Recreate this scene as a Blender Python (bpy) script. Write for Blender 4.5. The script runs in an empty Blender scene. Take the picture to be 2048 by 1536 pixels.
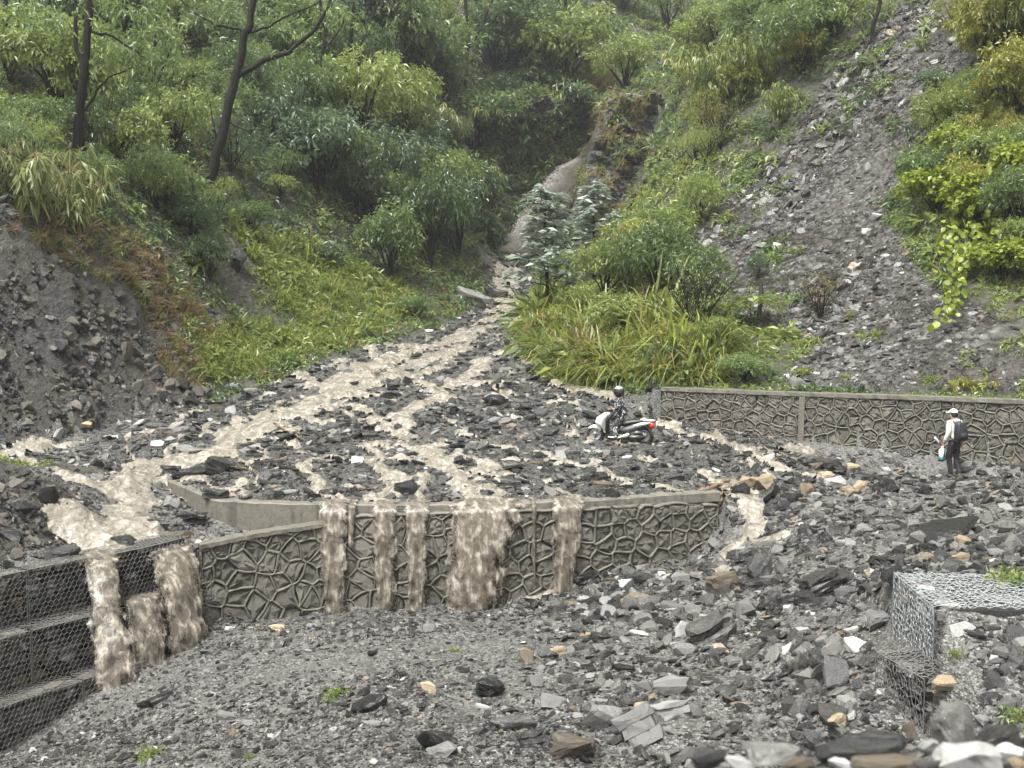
import bpy, bmesh, math, random
import numpy as np
from mathutils import Vector, Matrix, Euler

# ------------------------------------------------------------------ camera, sky, sun, exposure
S = bpy.context.scene
C = S.collection
F = 2200.0                                  # focal length in pixels of the 2048 px wide photograph
PITCH = math.atan((768 - 620) / F)
cam_d = bpy.data.cameras.new('camera')
cam_d.sensor_width = 36.0
cam_d.lens = F / 2048 * 36.0
cam_d.clip_start = 0.2
cam_d.clip_end = 600.0
cam_d.dof.use_dof = True
cam_d.dof.focus_distance = 26.0
cam_d.dof.aperture_fstop = 4.5
cam = bpy.data.objects.new('camera', cam_d)
cam.location = (0, 0, 0)
cam.rotation_euler = (math.pi / 2 - PITCH, 0, 0)
C.objects.link(cam)
S.camera = cam

SUN_ELEV, SUN_AZ = math.radians(68), math.radians(215)     # behind and to the left of the camera, thin cloud
w = bpy.data.worlds.new('World')
S.world = w
w.use_nodes = True
nt = w.node_tree
nt.nodes.clear()
sky = nt.nodes.new('ShaderNodeTexSky')
sky.sky_type = 'NISHITA'
sky.sun_disc = False
sky.sun_elevation = SUN_ELEV
sky.sun_rotation = SUN_AZ
sky.dust_density = 4.0
hs = nt.nodes.new('ShaderNodeHueSaturation')
hs.inputs['Saturation'].default_value = 0.0                # rain cloud: nearly white
bg = nt.nodes.new('ShaderNodeBackground')
bg.inputs['Strength'].default_value = 0.075
wo = nt.nodes.new('ShaderNodeOutputWorld')
nt.links.new(sky.outputs[0], hs.inputs['Color'])
tn = nt.nodes.new('ShaderNodeMix'); tn.data_type = 'RGBA'; tn.blend_type = 'MULTIPLY'; tn.inputs[0].default_value = 1.0; tn.inputs[7].default_value = (1.0, 0.995, 0.95, 1)
nt.links.new(hs.outputs[0], tn.inputs[6])
nt.links.new(tn.outputs[2], bg.inputs['Color'])
nt.links.new(bg.outputs[0], wo.inputs['Surface'])

sun_d = bpy.data.lights.new('sun', 'SUN')
sun_d.energy = 1.5
sun_d.angle = math.radians(15)
sun_d.color = (1.0, 0.98, 0.92)
sun = bpy.data.objects.new('sun', sun_d)
sdir = Vector((math.sin(SUN_AZ) * math.cos(SUN_ELEV), math.cos(SUN_AZ) * math.cos(SUN_ELEV), math.sin(SUN_ELEV)))
sun.rotation_euler = sdir.to_track_quat('Z', 'Y').to_euler()
sun.location = (0, 0, 60)
C.objects.link(sun)

S.view_settings.view_transform = 'Standard'
S.view_settings.look = 'None'
S.view_settings.exposure = 2.32
S.view_settings.gamma = 1.0
S.view_settings.use_curve_mapping = False
S.cycles.max_bounces = 8
S.cycles.diffuse_bounces = 3
S.cycles.glossy_bounces = 2
S.cycles.transmission_bounces = 4
S.cycles.transparent_max_bounces = 10
S.cycles.caustics_reflective = False
S.cycles.caustics_refractive = False

random.seed(7)
RNG = np.random.default_rng(11)

# ------------------------------------------------------------------ naming helpers
def tag(o, label=None, cat=None, group=None, kind=None):
    if label: o['label'] = label
    if cat: o['category'] = cat
    if group: o['group'] = group
    if kind: o['kind'] = kind
    return o

def empty(name, loc, rz=0.0):
    o = bpy.data.objects.new(name, None)
    o.empty_display_size = 0.2
    o.location = loc
    o.rotation_euler = (0, 0, rz)
    C.objects.link(o)
    return o

def link(name, me, mat=None, parent=None, loc=None):
    o = bpy.data.objects.new(name, me)
    if mat is not None and not me.materials:
        me.materials.append(mat)
    C.objects.link(o)
    if parent is not None: o.parent = parent
    if loc is not None: o.location = loc
    return o

def np_mesh(name, V, Q, smooth=False, attrs=None):
    """mesh from numpy vertices and equal sized faces; attrs: name -> (domain, values)"""
    V = np.asarray(V, dtype=np.float32); Q = np.asarray(Q, dtype=np.int32)
    me = bpy.data.meshes.new(name)
    me.vertices.add(len(V)); me.vertices.foreach_set('co', V.ravel())
    n, k = Q.shape
    me.loops.add(n * k); me.loops.foreach_set('vertex_index', Q.ravel())
    me.polygons.add(n)
    me.polygons.foreach_set('loop_start', np.arange(0, n * k, k, dtype=np.int32))
    me.polygons.foreach_set('use_smooth', np.full(n, smooth))
    for an, (dom, val) in (attrs or {}).items():
        a = me.attributes.new(an, 'FLOAT', dom)
        a.data.foreach_set('value', np.asarray(val, dtype=np.float32).ravel())
    me.update(calc_edges=True)
    me.validate()
    return me

# ------------------------------------------------------------------ noise on numpy arrays
def _h(i, j, k, s):
    with np.errstate(over='ignore'):
        n = (i.astype(np.int64) * 374761393 + j.astype(np.int64) * 668265263 + k.astype(np.int64) * 2147483647 + s * 974634777)
        n = (n ^ (n >> 13)) * 1274126177
        n = n ^ (n >> 16)
    return (n & 0xffffff) / float(0xffffff)

def vnoise(x, y, s=0):
    x = np.asarray(x, float); y = np.asarray(y, float)
    i = np.floor(x); j = np.floor(y); fx = x - i; fy = y - j
    fx = fx * fx * fx * (fx * (fx * 6 - 15) + 10); fy = fy * fy * fy * (fy * (fy * 6 - 15) + 10)
    z = np.zeros_like(i)
    a = _h(i, j, z, s); b = _h(i + 1, j, z, s); c = _h(i, j + 1, z, s); d = _h(i + 1, j + 1, z, s)
    return (a * (1 - fx) + b * fx) * (1 - fy) + (c * (1 - fx) + d * fx) * fy - 0.5

def fbm(x, y, s=0, oct=4, gain=0.5):
    v = 0; a = 1.0; t = 0.0
    for o in range(oct):
        v = v + a * vnoise(x * 2 ** o + 17.3 * o, y * 2 ** o - 9.1 * o, s + o); t += a; a *= gain
    return v / t

def sstep(a, b, x):
    t = np.clip((np.asarray(x, float) - a) / (b - a), 0, 1)
    return t * t * (3 - 2 * t)

# ------------------------------------------------------------------ a point of the place from a point of the photograph and its distance
_cp, _sp = math.cos(PITCH), math.sin(PITCH)
def at(px, py, Y):
    dx = px - 1024; dy = F * _cp + (768 - py) * _sp; dz = -F * _sp + (768 - py) * _cp
    k = Y / dy
    return np.array((dx * k, Y, dz * k))

# ------------------------------------------------------------------ terrain: three sheets of surveyed points joined at the walls
def tps(ctrl, lam=0.002):
    P = np.array([at(*c) for c in ctrl])
    X = P[:, :2]; n = len(X)
    d2 = ((X[:, None] - X[None]) ** 2).sum(-1)
    K = np.where(d2 > 0, 0.5 * d2 * np.log(np.maximum(d2, 1e-12)), 0) + lam * n * np.eye(n)
    A = np.zeros((n + 3, n + 3)); A[:n, :n] = K; A[:n, n] = 1; A[:n, n + 1:] = X
    A[n, :n] = 1; A[n + 1:, :n] = X.T
    b = np.zeros(n + 3); b[:n] = P[:, 2]
    wgt = np.linalg.solve(A, b)
    def f(x, y):
        x = np.asarray(x, float); y = np.asarray(y, float); sh = x.shape
        x = x.ravel(); y = y.ravel(); out = np.empty(len(x))
        for k in range(0, len(x), 40000):
            e = (x[k:k + 40000, None] - X[None, :, 0]) ** 2 + (y[k:k + 40000, None] - X[None, :, 1]) ** 2
            out[k:k + 40000] = (0.5 * e * np.log(np.maximum(e, 1e-12))) @ wgt[:n] + wgt[n] + wgt[n + 1] * x[k:k + 40000] + wgt[n + 2] * y[k:k + 40000]
        return out.reshape(sh)
    return f

EAST = [(1500, 985, 24.9), (1600, 978, 25.2), (1750, 975, 25.4), (1900, 970, 25.8), (2048, 966, 26.0), (2500, 960, 26.0), (2900, 960, 26)]
UP = EAST + [
    # just inside the cap
    (335, 958, 26.4), (430, 999, 23.6), (560, 1004, 23.3), (700, 1006, 23.2), (850, 1004, 23.2), (1000, 1000, 23.3), (1200, 996, 23.7), (1350, 988, 24.4), (1440, 985, 24.7),
    # debris fan
    (500, 930, 27), (650, 930, 26.8), (850, 935, 26.6), (1050, 935, 26.8), (1250, 940, 27), (1400, 940, 27.2), (300, 890, 29.5), (500, 850, 31.5), (650, 865, 30.4), (800, 850, 31), (1000, 880, 29.5), (1100, 830, 32.2),
    (1240, 883, 30), (1400, 890, 29.4), (1500, 900, 28.9), (700, 770, 36.5), (900, 780, 35.8), (1060, 765, 37), (900, 700, 43), (1040, 700, 42), (960, 655, 49.5), (1040, 655, 49), (1000, 610, 57), (1050, 610, 56), (1010, 560, 64), (1000, 515, 70),
    # right, foot of the wall and road
    (1330, 828, 33.0), (1450, 845, 32.3), (1600, 868, 31.0), (1750, 892, 30.2), (1900, 915, 29.4), (2048, 928, 28.4), (2400, 945, 27), (1900, 957, 27), (1700, 940, 27.6), (1600, 915, 28.8),
    # behind the wall and the right hand slope
    (1330, 772, 33.9), (1450, 772, 33.4), (1600, 776, 32.2), (1750, 782, 31.3), (1900, 788, 30.3), (2048, 792, 29.4), (2400, 792, 27.6), (1200, 768, 36.3), (1120, 735, 39),
    (2048, 600, 33), (2048, 430, 37), (2048, 300, 40), (2048, 0, 46), (2300, 500, 33), (2300, 0, 42), (1800, 600, 36), (1800, 450, 40.5), (1800, 300, 45.5), (1800, 50, 53), (1650, 700, 34.5), (1500, 640, 40), (1500, 520, 45), (1500, 400, 49.5), (1500, 200, 57), (1650, 200, 52.5), (1500, 0, 68),
    (1650, 450, 44.5), (1350, 640, 41.5), (1350, 500, 49), (1350, 380, 57), (1400, 200, 64), (1400, 60, 72), (1200, 620, 46), (1180, 560, 53), (1280, 430, 62), (1120, 590, 54), (1220, 480, 66),
    # head of the gully
    (960, 500, 71), (1040, 470, 76), (1090, 400, 80), (1050, 300, 82), (1000, 200, 83), (1160, 480, 72), (1170, 400, 74.5), (1190, 300, 76.5), (1220, 215, 78), (1300, 330, 73), (1310, 215, 77.5), (1300, 180, 84), (1250, 185, 80), (1250, 130, 92), (1290, 60, 100), (1180, 60, 95), (1100, 100, 87), (1050, 0, 92),
    # left hillside
    (900, 560, 60), (870, 500, 63), (900, 420, 67), (900, 300, 72), (900, 150, 79), (900, 0, 86), (830, 605, 54), (760, 660, 47), (640, 715, 41), (560, 740, 38.5), (700, 560, 52), (600, 480, 52), (500, 440, 50.5), (700, 430, 59), (700, 300, 63), (700, 150, 70), (600, 0, 78), (560, 600, 44.5), (450, 560, 43), (420, 680, 39.5), (430, 745, 37.5),
    (560, 300, 58.5), (450, 330, 51), (410, 370, 47), (300, 200, 54), (300, 0, 66), (300, 400, 44), (330, 520, 40), (370, 640, 38.4), (360, 760, 36.5), (150, 300, 41), (100, 150, 47), (0, 200, 44), (0, 0, 55), (-300, 200, 40), (-300, 0, 50),
    # earth cut on the left
    (300, 560, 37.6), (250, 520, 37), (200, 470, 36.6), (100, 430, 35.2), (0, 430, 33.5), (330, 700, 36.2), (250, 700, 34.8), (150, 620, 33.5), (0, 600, 31.6), (0, 750, 30.2), (150, 760, 32), (280, 800, 33.5), (0, 880, 29), (150, 868, 30.2), (300, 845, 31.5), (-400, 880, 26), (-400, 500, 30), (-400, 750, 27.5), (420, 815, 33.5),
    (0, 935, 24.8), (150, 940, 25.4), (250, 950, 26), (-400, 960, 22),
]
MID = [(-600, 1130, 15.4), (-300, 1150, 17.2), (0, 1150, 18.6), (160, 1115, 19.8), (290, 1095, 20.9), (395, 1090, 22.1), (520, 1075, 22.75), (640, 1052, 23.0),
       (0, 962, 20.8), (90, 968, 21.2), (150, 1010, 21.5), (-300, 962, 19.5), (0, 1060, 19.3), (120, 1090, 20.2), (430, 1052, 23.3), (380, 1020, 24.4), (330, 985, 25.6),
       (0, 935, 24.8), (150, 940, 25.2), (250, 955, 25.4), (300, 1040, 22.6), (230, 1030, 22.8), (-400, 960, 22), (335, 965, 26.2)]
LOW = EAST + [(-600, 1536, 15), (-300, 1536, 16.2), (0, 1498, 17.3), (170, 1390, 18.6), (210, 1335, 19.7), (400, 1262, 21.4), (530, 1242, 22.1), (660, 1220, 22.6), (800, 1212, 22.7), (900, 1210, 22.8), (1010, 1205, 22.9), (1120, 1180, 23), (1200, 1150, 23.3), (1320, 1138, 23.5), (1400, 1120, 23.9), (1450, 1060, 24.2),
       (0, 1536, 16.2), (350, 1536, 14.2), (700, 1536, 12.8), (1100, 1536, 12), (1400, 1536, 11.8), (1700, 1510, 11.6), (1830, 1500, 11.6), (2048, 1500, 10.6), (2400, 1500, 10),
       (400, 1400, 17), (700, 1350, 16.8), (1000, 1350, 16), (1300, 1350, 15.3), (1600, 1350, 14.2), (600, 1270, 20.3), (1000, 1260, 19.6), (1300, 1230, 19.0), (1600, 1230, 17.2), (1500, 1110, 21.9), (1700, 1150, 18.6),
       (1600, 1050, 22.6), (1750, 1080, 20.5), (1900, 1100, 18.4), (2048, 1100, 17.5), (2048, 1020, 22), (1800, 1010, 23.5), (1900, 1180, 15), (2048, 1300, 12.6), (1880, 1330, 12.5), (1750, 1250, 14.5), (2400, 1100, 16), (2400, 1300, 12)]
zU, zM, zL0 = tps(UP), tps(MID, 0.001), tps(LOW)
def zL(x, y):
    z = zL0(x, y)
    near = -1.75 - 0.30 * np.maximum(np.asarray(y, float), 0)           # bank below the road edge the camera stands on
    z = near + (z - near) * sstep(6.5, 11.5, y)
    berm = np.exp(-((np.asarray(x) - 1.9) / 1.25) ** 4 - ((np.asarray(y) - 3.5) / 0.9) ** 2)
    # gravel filled up behind the new gabions on the right
    y_ = np.asarray(y, float); x_ = np.asarray(x, float)
    xf = np.interp(y_, [9.5, 10.8, 11.7, 12.2, 12.45, 14.0, 15.5, 17], [4.0, 4.25, 4.5, 4.80, 4.86, 4.96, 5.2, 5.4])
    zt = np.interp(y_, [9.0, 10.6, 11.6, 12.3, 14.4, 15.2, 16.5], [-4.2, -4.02, -3.74, -3.385, -3.47, -3.50, -3.60])
    wid = np.interp(y_, [9.5, 11.4, 11.8], [1.6, 0.5, 0.10])
    pf = sstep(0, 1, (x_ - xf) / wid) * sstep(8.8, 10.5, y_) * (1 - sstep(14.4, 16.8, y_))
    z = z * (1 - pf) + zt * pf
    return np.maximum(z, z * (1 - berm) + (-1.42) * berm)

CAP_PX = [(335, 962, 26.2), (395, 985, 24.4), (430, 1003, 23.4), (560, 1009, 23.05), (700, 1011, 22.9), (850, 1009, 22.9), (1000, 1005, 23.05), (1200, 1000, 23.5), (1350, 991, 24.2), (1440, 987, 24.6)]
CAPW = np.array([at(*c) for c in CAP_PX])
CAP_Z = -4.08
LEDGE_PX = [(-700, 14.0), (0, 18.3), (170, 19.55), (290, 20.6), (392, 21.8), (520, 22.35), (640, 22.68), (700, 22.72), (850, 22.72), (1000, 22.87), (1200, 23.3), (1350, 24.0), (1440, 24.4)]
LEDW = np.array([((p - 1024) / F * Y, Y) for p, Y in LEDGE_PX])
_ux = np.concatenate(([-40, at(-700, 960, 20)[0], at(0, 935, 24.6)[0]], CAPW[:, 0], [at(1500, 985, 24.9)[0], at(1600, 978, 25.2)[0], at(2048, 966, 26)[0], 60]))
_uy = np.concatenate(([18, 20, 24.6], CAPW[:, 1] + 0.17, [24.9, 25.2, 26.0, 26.0]))
_mx = np.concatenate(([-40], LEDW[:, 0], [at(1500, 985, 24.9)[0], at(1600, 978, 25.2)[0], at(2048, 966, 26)[0], 60]))
_my = np.concatenate(([10], LEDW[:, 1] + 0.30, [24.9, 25.2, 26.0, 26.0]))
XW0, XW1 = CAPW[0, 0], CAPW[-1, 0]

# streams on the fan, in photograph points, with half widths in metres
STREAMS_PX = [
    (0.95, [(1020, 535), (1008, 575), (1012, 615), (965, 655), (870, 690), (790, 712), (720, 745), (650, 785), (580, 825), (480, 870), (425, 908), (330, 935), (260, 952)]),
    (0.5, [(1040, 620), (1040, 690), (965, 725), (915, 765), (860, 800), (800, 830), (780, 870), (850, 910), (915, 940), (955, 975), (970, 1003)]),
    (0.75, [(900, 700), (820, 730), (760, 760), (690, 790)]),
    (0.45, [(960, 665), (900, 720), (820, 755), (900, 790), (870, 805)]),
    (0.22, [(1045, 700), (1080, 755), (1140, 775), (1230, 800)]),
    (0.24, [(870, 892), (980, 890), (1080, 905), (1180, 940), (1235, 960)]),
    (0.25, [(1330, 850), (1440, 880), (1520, 910), (1570, 935), (1640, 955)]),
    (0.22, [(1440, 880), (1500, 930), (1540, 955)]),
    (0.25, [(400, 818), (330, 858), (150, 884), (0, 897), (-200, 905)]),
    (0.28, [(-60, 910), (60, 915), (110, 945), (200, 965)]),
    (0.18, [(600, 830), (700, 800), (760, 790)]),
    (0.2, [(580, 830), (640, 850), (760, 835)]),
    (0.25, [(600, 930), (640, 965), (665, 1003)]),
    (0.22, [(760, 900), (790, 960), (772, 1003)]),
    (0.2, [(840, 950), (835, 1003)]),
    (0.3, [(955, 965), (1010, 985), (1020, 1001)]),
    (0.22, [(1060, 965), (1130, 985), (1145, 998)]),
    (0.3, [(480, 960), (440, 975), (410, 992)]),
]
STREAMS_M_PX = [(0.75, [(262, 955), (240, 985), (265, 1020), (230, 1060), (215, 1085), (205, 1106)]), (0.45, [(260, 1030), (320, 1060), (345, 1095)]), (0.35, [(150, 1010), (120, 1040), (190, 1075)])]
STREAMS_L_PX = [(0.4, [(1440, 984), (1490, 1010), (1520, 1045), (1545, 1075)]), (0.35, [(1520, 1050), (1455, 1105), (1410, 1150)]), (0.3, [(1180, 1172), (1080, 1190), (1000, 1207)]), (0.35, [(330, 1290), (240, 1325), (205, 1345)])]

def ray_hit(zf, px, py, y0=9.0, y1=110.0):
    Y = np.concatenate((np.arange(2.2, 10, 0.05), np.arange(10, y1, 0.08)))
    Y = Y[Y >= y0]
    P = np.stack([at(px, py, q) for q in (1.0,)])[0]
    x = P[0] * Y; z = P[2] * Y
    g = zf(x, Y)
    k = np.nonzero(z <= g)[0]
    if len(k) == 0: return None
    return np.array((x[k[0]], Y[k[0]], g[k[0]]))

def base(x, y):
    """smooth ground"""
    x = np.asarray(x, float); y = np.asarray(y, float)
    capd = y - np.interp(x, _ux, _uy)
    hard = (x > XW0 - 0.1) & (x < XW1 + 0.1)
    sU = np.where(hard, sstep(-0.1, 0.1, capd), sstep(-1.2, 0.6, capd))
    ledd = y - np.interp(x, _mx, _my)
    sM = np.where(x < XW1 + 0.1, sstep(-0.1, 0.1, ledd), sstep(-0.8, 0.8, ledd))
    lo = zL(x, y); mi = np.where(x < at(700, 1000, 23)[0], zM(x, y), CAP_Z - 0.5)
    z = lo * (1 - sM) + mi * sM
    z = z * (1 - sU) + zU(x, y) * sU
    # the platform behind the stone wall on the right: step at the wall line
    return z

def seg_dist(x, y, pts):
    d = np.full(x.shape, 1e9)
    for a, b in zip(pts[:-1], pts[1:]):
        vx, vy = b[0] - a[0], b[1] - a[1]; L = vx * vx + vy * vy + 1e-9
        t = np.clip(((x - a[0]) * vx + (y - a[1]) * vy) / L, 0, 1)
        d = np.minimum(d, np.hypot(x - a[0] - t * vx, y - a[1] - t * vy))
    return d

STREAMS = []
for lst, zf in ((STREAMS_PX, zU), (STREAMS_M_PX, zM), (STREAMS_L_PX, zL)):
    for hw, pl in lst:
        q = [ray_hit(zf, *p, y0=14.0) for p in pl]
        STREAMS.append((hw, [p[:2] for p in q if p is not None]))
def wet(x, y):
    """0 away from the streams, 1 in mid stream"""
    x = np.asarray(x, float); y = np.asarray(y, float)
    m = np.zeros(x.shape)
    jx = x + 0.8 * fbm(x * 0.9, y * 0.9, 5, 3); jy = y + 0.7 * fbm(x * 0.9, y * 0.9, 9, 3)
    for hw, pts in STREAMS:
        d = seg_dist(jx, jy, pts)
        m = np.maximum(m, np.clip(1 - d / (1.12 * hw), 0, 1))
    ex = np.abs(fbm(x * 0.75 + 0.35 * y, y * 0.42, 15, 4)) 
    thr = np.clip(1 - ex / 0.070, 0, 1) * 0.78 * sstep(22.5, 24, y) * sstep(64, 50, y)
    inf = in_poly(x, y, FAN) if FAN is not None else 0
    return np.maximum(m, thr * inf)
FAN = None

def poly_w(pl, zf=None, y0=9.0):
    """ground polygon (x, y) under a polygon of the photograph"""
    out = []
    for p in pl:
        h = ray_hit(zf or base, p[0], p[1], y0)
        if h is not None: out.append((h[0], h[1]))
    return np.array(out)

def in_poly(x, y, P):
    x = np.asarray(x); y = np.asarray(y)
    r = np.zeros(x.shape, bool); n = len(P); j = n - 1
    for i in range(n):
        xi, yi = P[i]; xj, yj = P[j]
        c = ((yi > y) != (yj > y)) & (x < (xj - xi) * (y - yi) / (yj - yi + 1e-12) + xi)
        r ^= c; j = i
    return r

BACKWALL_PX = [(1322, 775, 33.25), (1600, 785, 31.1), (1900, 795, 29.5), (2048, 800, 28.5), (2500, 805, 26.5)]
BW = np.array([at(*c) for c in BACKWALL_PX])
BW_Z = -2.33

FAN = poly_w([(330, 962), (260, 950), (0, 930), (-150, 930), (-150, 895), (0, 885), (200, 855), (400, 800), (560, 755), (740, 690), (890, 650), (950, 610), (980, 540), (960, 515), (1050, 510), (1070, 560), (1065, 640), (1050, 700), (1085, 755), (1200, 785), (1330, 800), (1330, 835), (1500, 860), (1650, 900), (1700, 960), (1560, 985), (1440, 985), (1350, 990), (1200, 997), (1000, 1002), (700, 1007), (430, 1000)], zU, 20.0)
CUT = poly_w([(-300, 430), (0, 420), (120, 430), (230, 500), (320, 560), (370, 660), (375, 760), (430, 790), (380, 812), (200, 856), (0, 886), (-300, 890)], zU, 20.0)
BANK = poly_w([(-80, 950), (95, 958), (165, 1012), (165, 1060), (110, 1085), (50, 1112), (-80, 1145)], zM, 14.0)
SCREE = poly_w([(1380, 480), (1450, 400), (1560, 300), (1650, 180), (1800, 20), (1990, -60), (1960, 120), (1830, 330), (1760, 420), (1850, 560), (2048, 650), (2048, 790), (1560, 778), (1640, 690), (1480, 640), (1400, 560)], zU, 20.0)

def ground(x, y):
    """ground with its own roughness"""
    x = np.asarray(x, float); y = np.asarray(y, float)
    z = base(x, y)
    fan = in_poly(x, y, FAN)
    cut = in_poly(x, y, CUT)
    up = (y - np.interp(x, _ux, _uy)) > 0.1
    low = ~up
    scree = in_poly(x, y, SCREE)
    hill = up & ~fan & ~cut
    wallz = (x > BW[0, 0] - 0.3)
    bwy = np.interp(x, BW[:, 0], BW[:, 1])
    road = up & wallz & (y < bwy + 0.2)
    # step at the stone wall on the right
    onwall = wallz & (y > 26.2)
    zc = np.minimum(z, -3.40 - 0.075 * np.clip(x - 4.4, 0, 9))
    z = np.where(onwall & (y < bwy + 0.12) , np.where(y > bwy - 3.0, zc, z), np.where(onwall & (y < bwy + 2.5), np.maximum(z, BW_Z - 0.08), z))
    rough = fbm(x * 1.3, y * 1.3, 21, 4)
    rough2 = fbm(x * 5.0, y * 5.0, 31, 3)
    mo = wet(x, y)
    z = z + np.where(fan, 0.16 * rough * (1 - 0.6 * mo) + 0.05 * rough2 - 0.06 * mo, 0)
    z = z + np.where(low, 0.22 * rough + 0.05 * rough2 - 0.05 * mo, 0) * sstep(0, 6, y)
    z = z + np.where(road & ~fan, 0.10 * rough + 0.03 * rough2, 0)
    far = np.clip((y - 28) / 30, 0.3, 1)
    z = z + np.where(hill & ~road, (1.4 * fbm(x * 0.25, y * 0.25, 41, 4) * far + 0.35 * rough * np.where(scree, 0.6, 1)), 0) * np.where(wallz, sstep(0.3, 4, y - bwy), 1)
    rid = np.abs(fbm(x * 0.8, y * 1.6, 51, 4)) * 2
    z = z + np.where(cut, 1.2 * (rid - 0.3) + 0.8 * rough + 0.40 * rough2 + 0.25 * np.abs(fbm(x * 3.1, y * 5.0, 55, 3)), 0)
    bk = in_poly(x, y, BANK)
    z = z + np.where(bk, 0.35 * (rid - 0.3) + 0.2 * rough, 0)
    return z

def gz(x, y): return float(ground(np.array([x]), np.array([y]))[0])
_HU = np.linspace(-0.80, 0.80, 641)
_HY = np.exp(np.arange(math.log(2.2), math.log(112), 0.0050))
_HZ = ground(_HU[None] * _HY[:, None], np.repeat(_HY[:, None], len(_HU), 1))
def hit(px, py, y0=9.0):
    """where the line of sight through a photograph point meets the ground beyond y0"""
    d = at(px, py, 1.0); t = (d[0] - _HU[0]) / (_HU[1] - _HU[0]); i = int(np.clip(t, 0, len(_HU) - 2)); t = min(max(t - i, 0), 1)
    z = _HZ[:, i] * (1 - t) + _HZ[:, i + 1] * t; e = z - d[2] * _HY
    k = np.nonzero((e >= 0) & (_HY >= y0))[0]
    if len(k) == 0: return None
    k = k[0]; Y = _HY[k]
    if k > 0 and e[k - 1] < 0 and _HY[k - 1] >= y0: Y = _HY[k - 1] + (_HY[k] - _HY[k - 1]) * (-e[k - 1]) / (e[k] - e[k - 1])
    return np.array((d[0] * Y, Y, d[2] * Y if e[k - 1] < 0 else z[k]))

# ------------------------------------------------------------------ material helpers
class NT:
    def __init__(s, name, rough=0.5, spec=0.5):
        s.m = bpy.data.materials.new(name); s.m.use_nodes = True
        s.t = s.m.node_tree; s.b = s.t.nodes['Principled BSDF']; s.out = s.t.nodes['Material Output']
        s.b.inputs['Roughness'].default_value = rough
        s.b.inputs['Specular IOR Level'].default_value = spec
        s._c = None
    def n(s, typ, **kw):
        nd = s.t.nodes.new(typ)
        for k, v in kw.items():
            if k.startswith('_'): setattr(nd, k[1:], v)
            else: s.put(nd, k.replace('__', ' '), v)
        return nd
    def put(s, nd, k, v):
        i = nd.inputs[int(k[1:])] if k[0] == 'i' and k[1:].isdigit() else nd.inputs[k]
        if isinstance(v, bpy.types.NodeSocket): s.t.links.new(v, i)
        elif hasattr(v, 'outputs'): s.t.links.new(v.outputs[0], i)
        else: i.default_value = v
    def co(s, scale=(1, 1, 1), obj=True):
        if s._c is None: s._c = s.n('ShaderNodeTexCoord')
        o = s._c.outputs['Object']
        if tuple(scale) == (1, 1, 1): return o
        return s.n('ShaderNodeMapping', Vector=o, Scale=scale).outputs[0]
    def noise(s, scale, detail=4, rough=0.55, vec=None, dist=0.0):
        return s.n('ShaderNodeTexNoise', Vector=vec or s.co(), Scale=scale, Detail=detail, Roughness=rough, Distortion=dist).outputs['Fac']
    def voro(s, scale, feat='F1', vec=None, rnd=1.0):
        return s.n('ShaderNodeTexVoronoi', _feature=feat, Vector=vec or s.co(), Scale=scale, Randomness=rnd)
    def ramp(s, fac, stops, interp='LINEAR'):
        r = s.n('ShaderNodeValToRGB', Fac=fac); e = r.color_ramp.elements; r.color_ramp.interpolation = interp
        while len(e) < len(stops): e.new(0.5)
        for k, (p, c) in zip(e, stops):
            k.position = p
            k.color = (c, c, c, 1) if isinstance(c, (int, float)) else (*c, 1)
        return r.outputs[0]
    def mix(s, fac, a, b, blend='MIX'):
        nd = s.n('ShaderNodeMix', _data_type='RGBA', _blend_type=blend)
        s.put(nd, 'i0', fac)
        for i, v in ((6, a), (7, b)):
            if isinstance(v, tuple): v = (*v, 1) if len(v) == 3 else v
            s.put(nd, 'i%d' % i, v)
        return nd.outputs[2]
    def math(s, op, a, b=0.0, clamp=False):
        nd = s.n('ShaderNodeMath', _operation=op, i0=a, i1=b); nd.use_clamp = clamp
        return nd.outputs[0]
    def attr(s, name, typ='GEOMETRY'):
        return s.n('ShaderNodeAttribute', _attribute_name=name, _attribute_type=typ)
    def rnd(s): return s.n('ShaderNodeObjectInfo').outputs['Random']
    def bump(s, h, strength=0.5, dist=0.05, normal=None):
        nd = s.n('ShaderNodeBump', Height=h, Strength=strength, Distance=dist)
        if normal is not None: s.put(nd, 'Normal', normal)
        return nd.outputs[0]
    def set(s, **kw):
        for k, v in kw.items():
            k = k.replace('__', ' ')
            if isinstance(v, tuple) and len(v) == 3 and k.endswith('Color'): v = (*v, 1)
            s.put(s.b, k, v)
        return s.m

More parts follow.
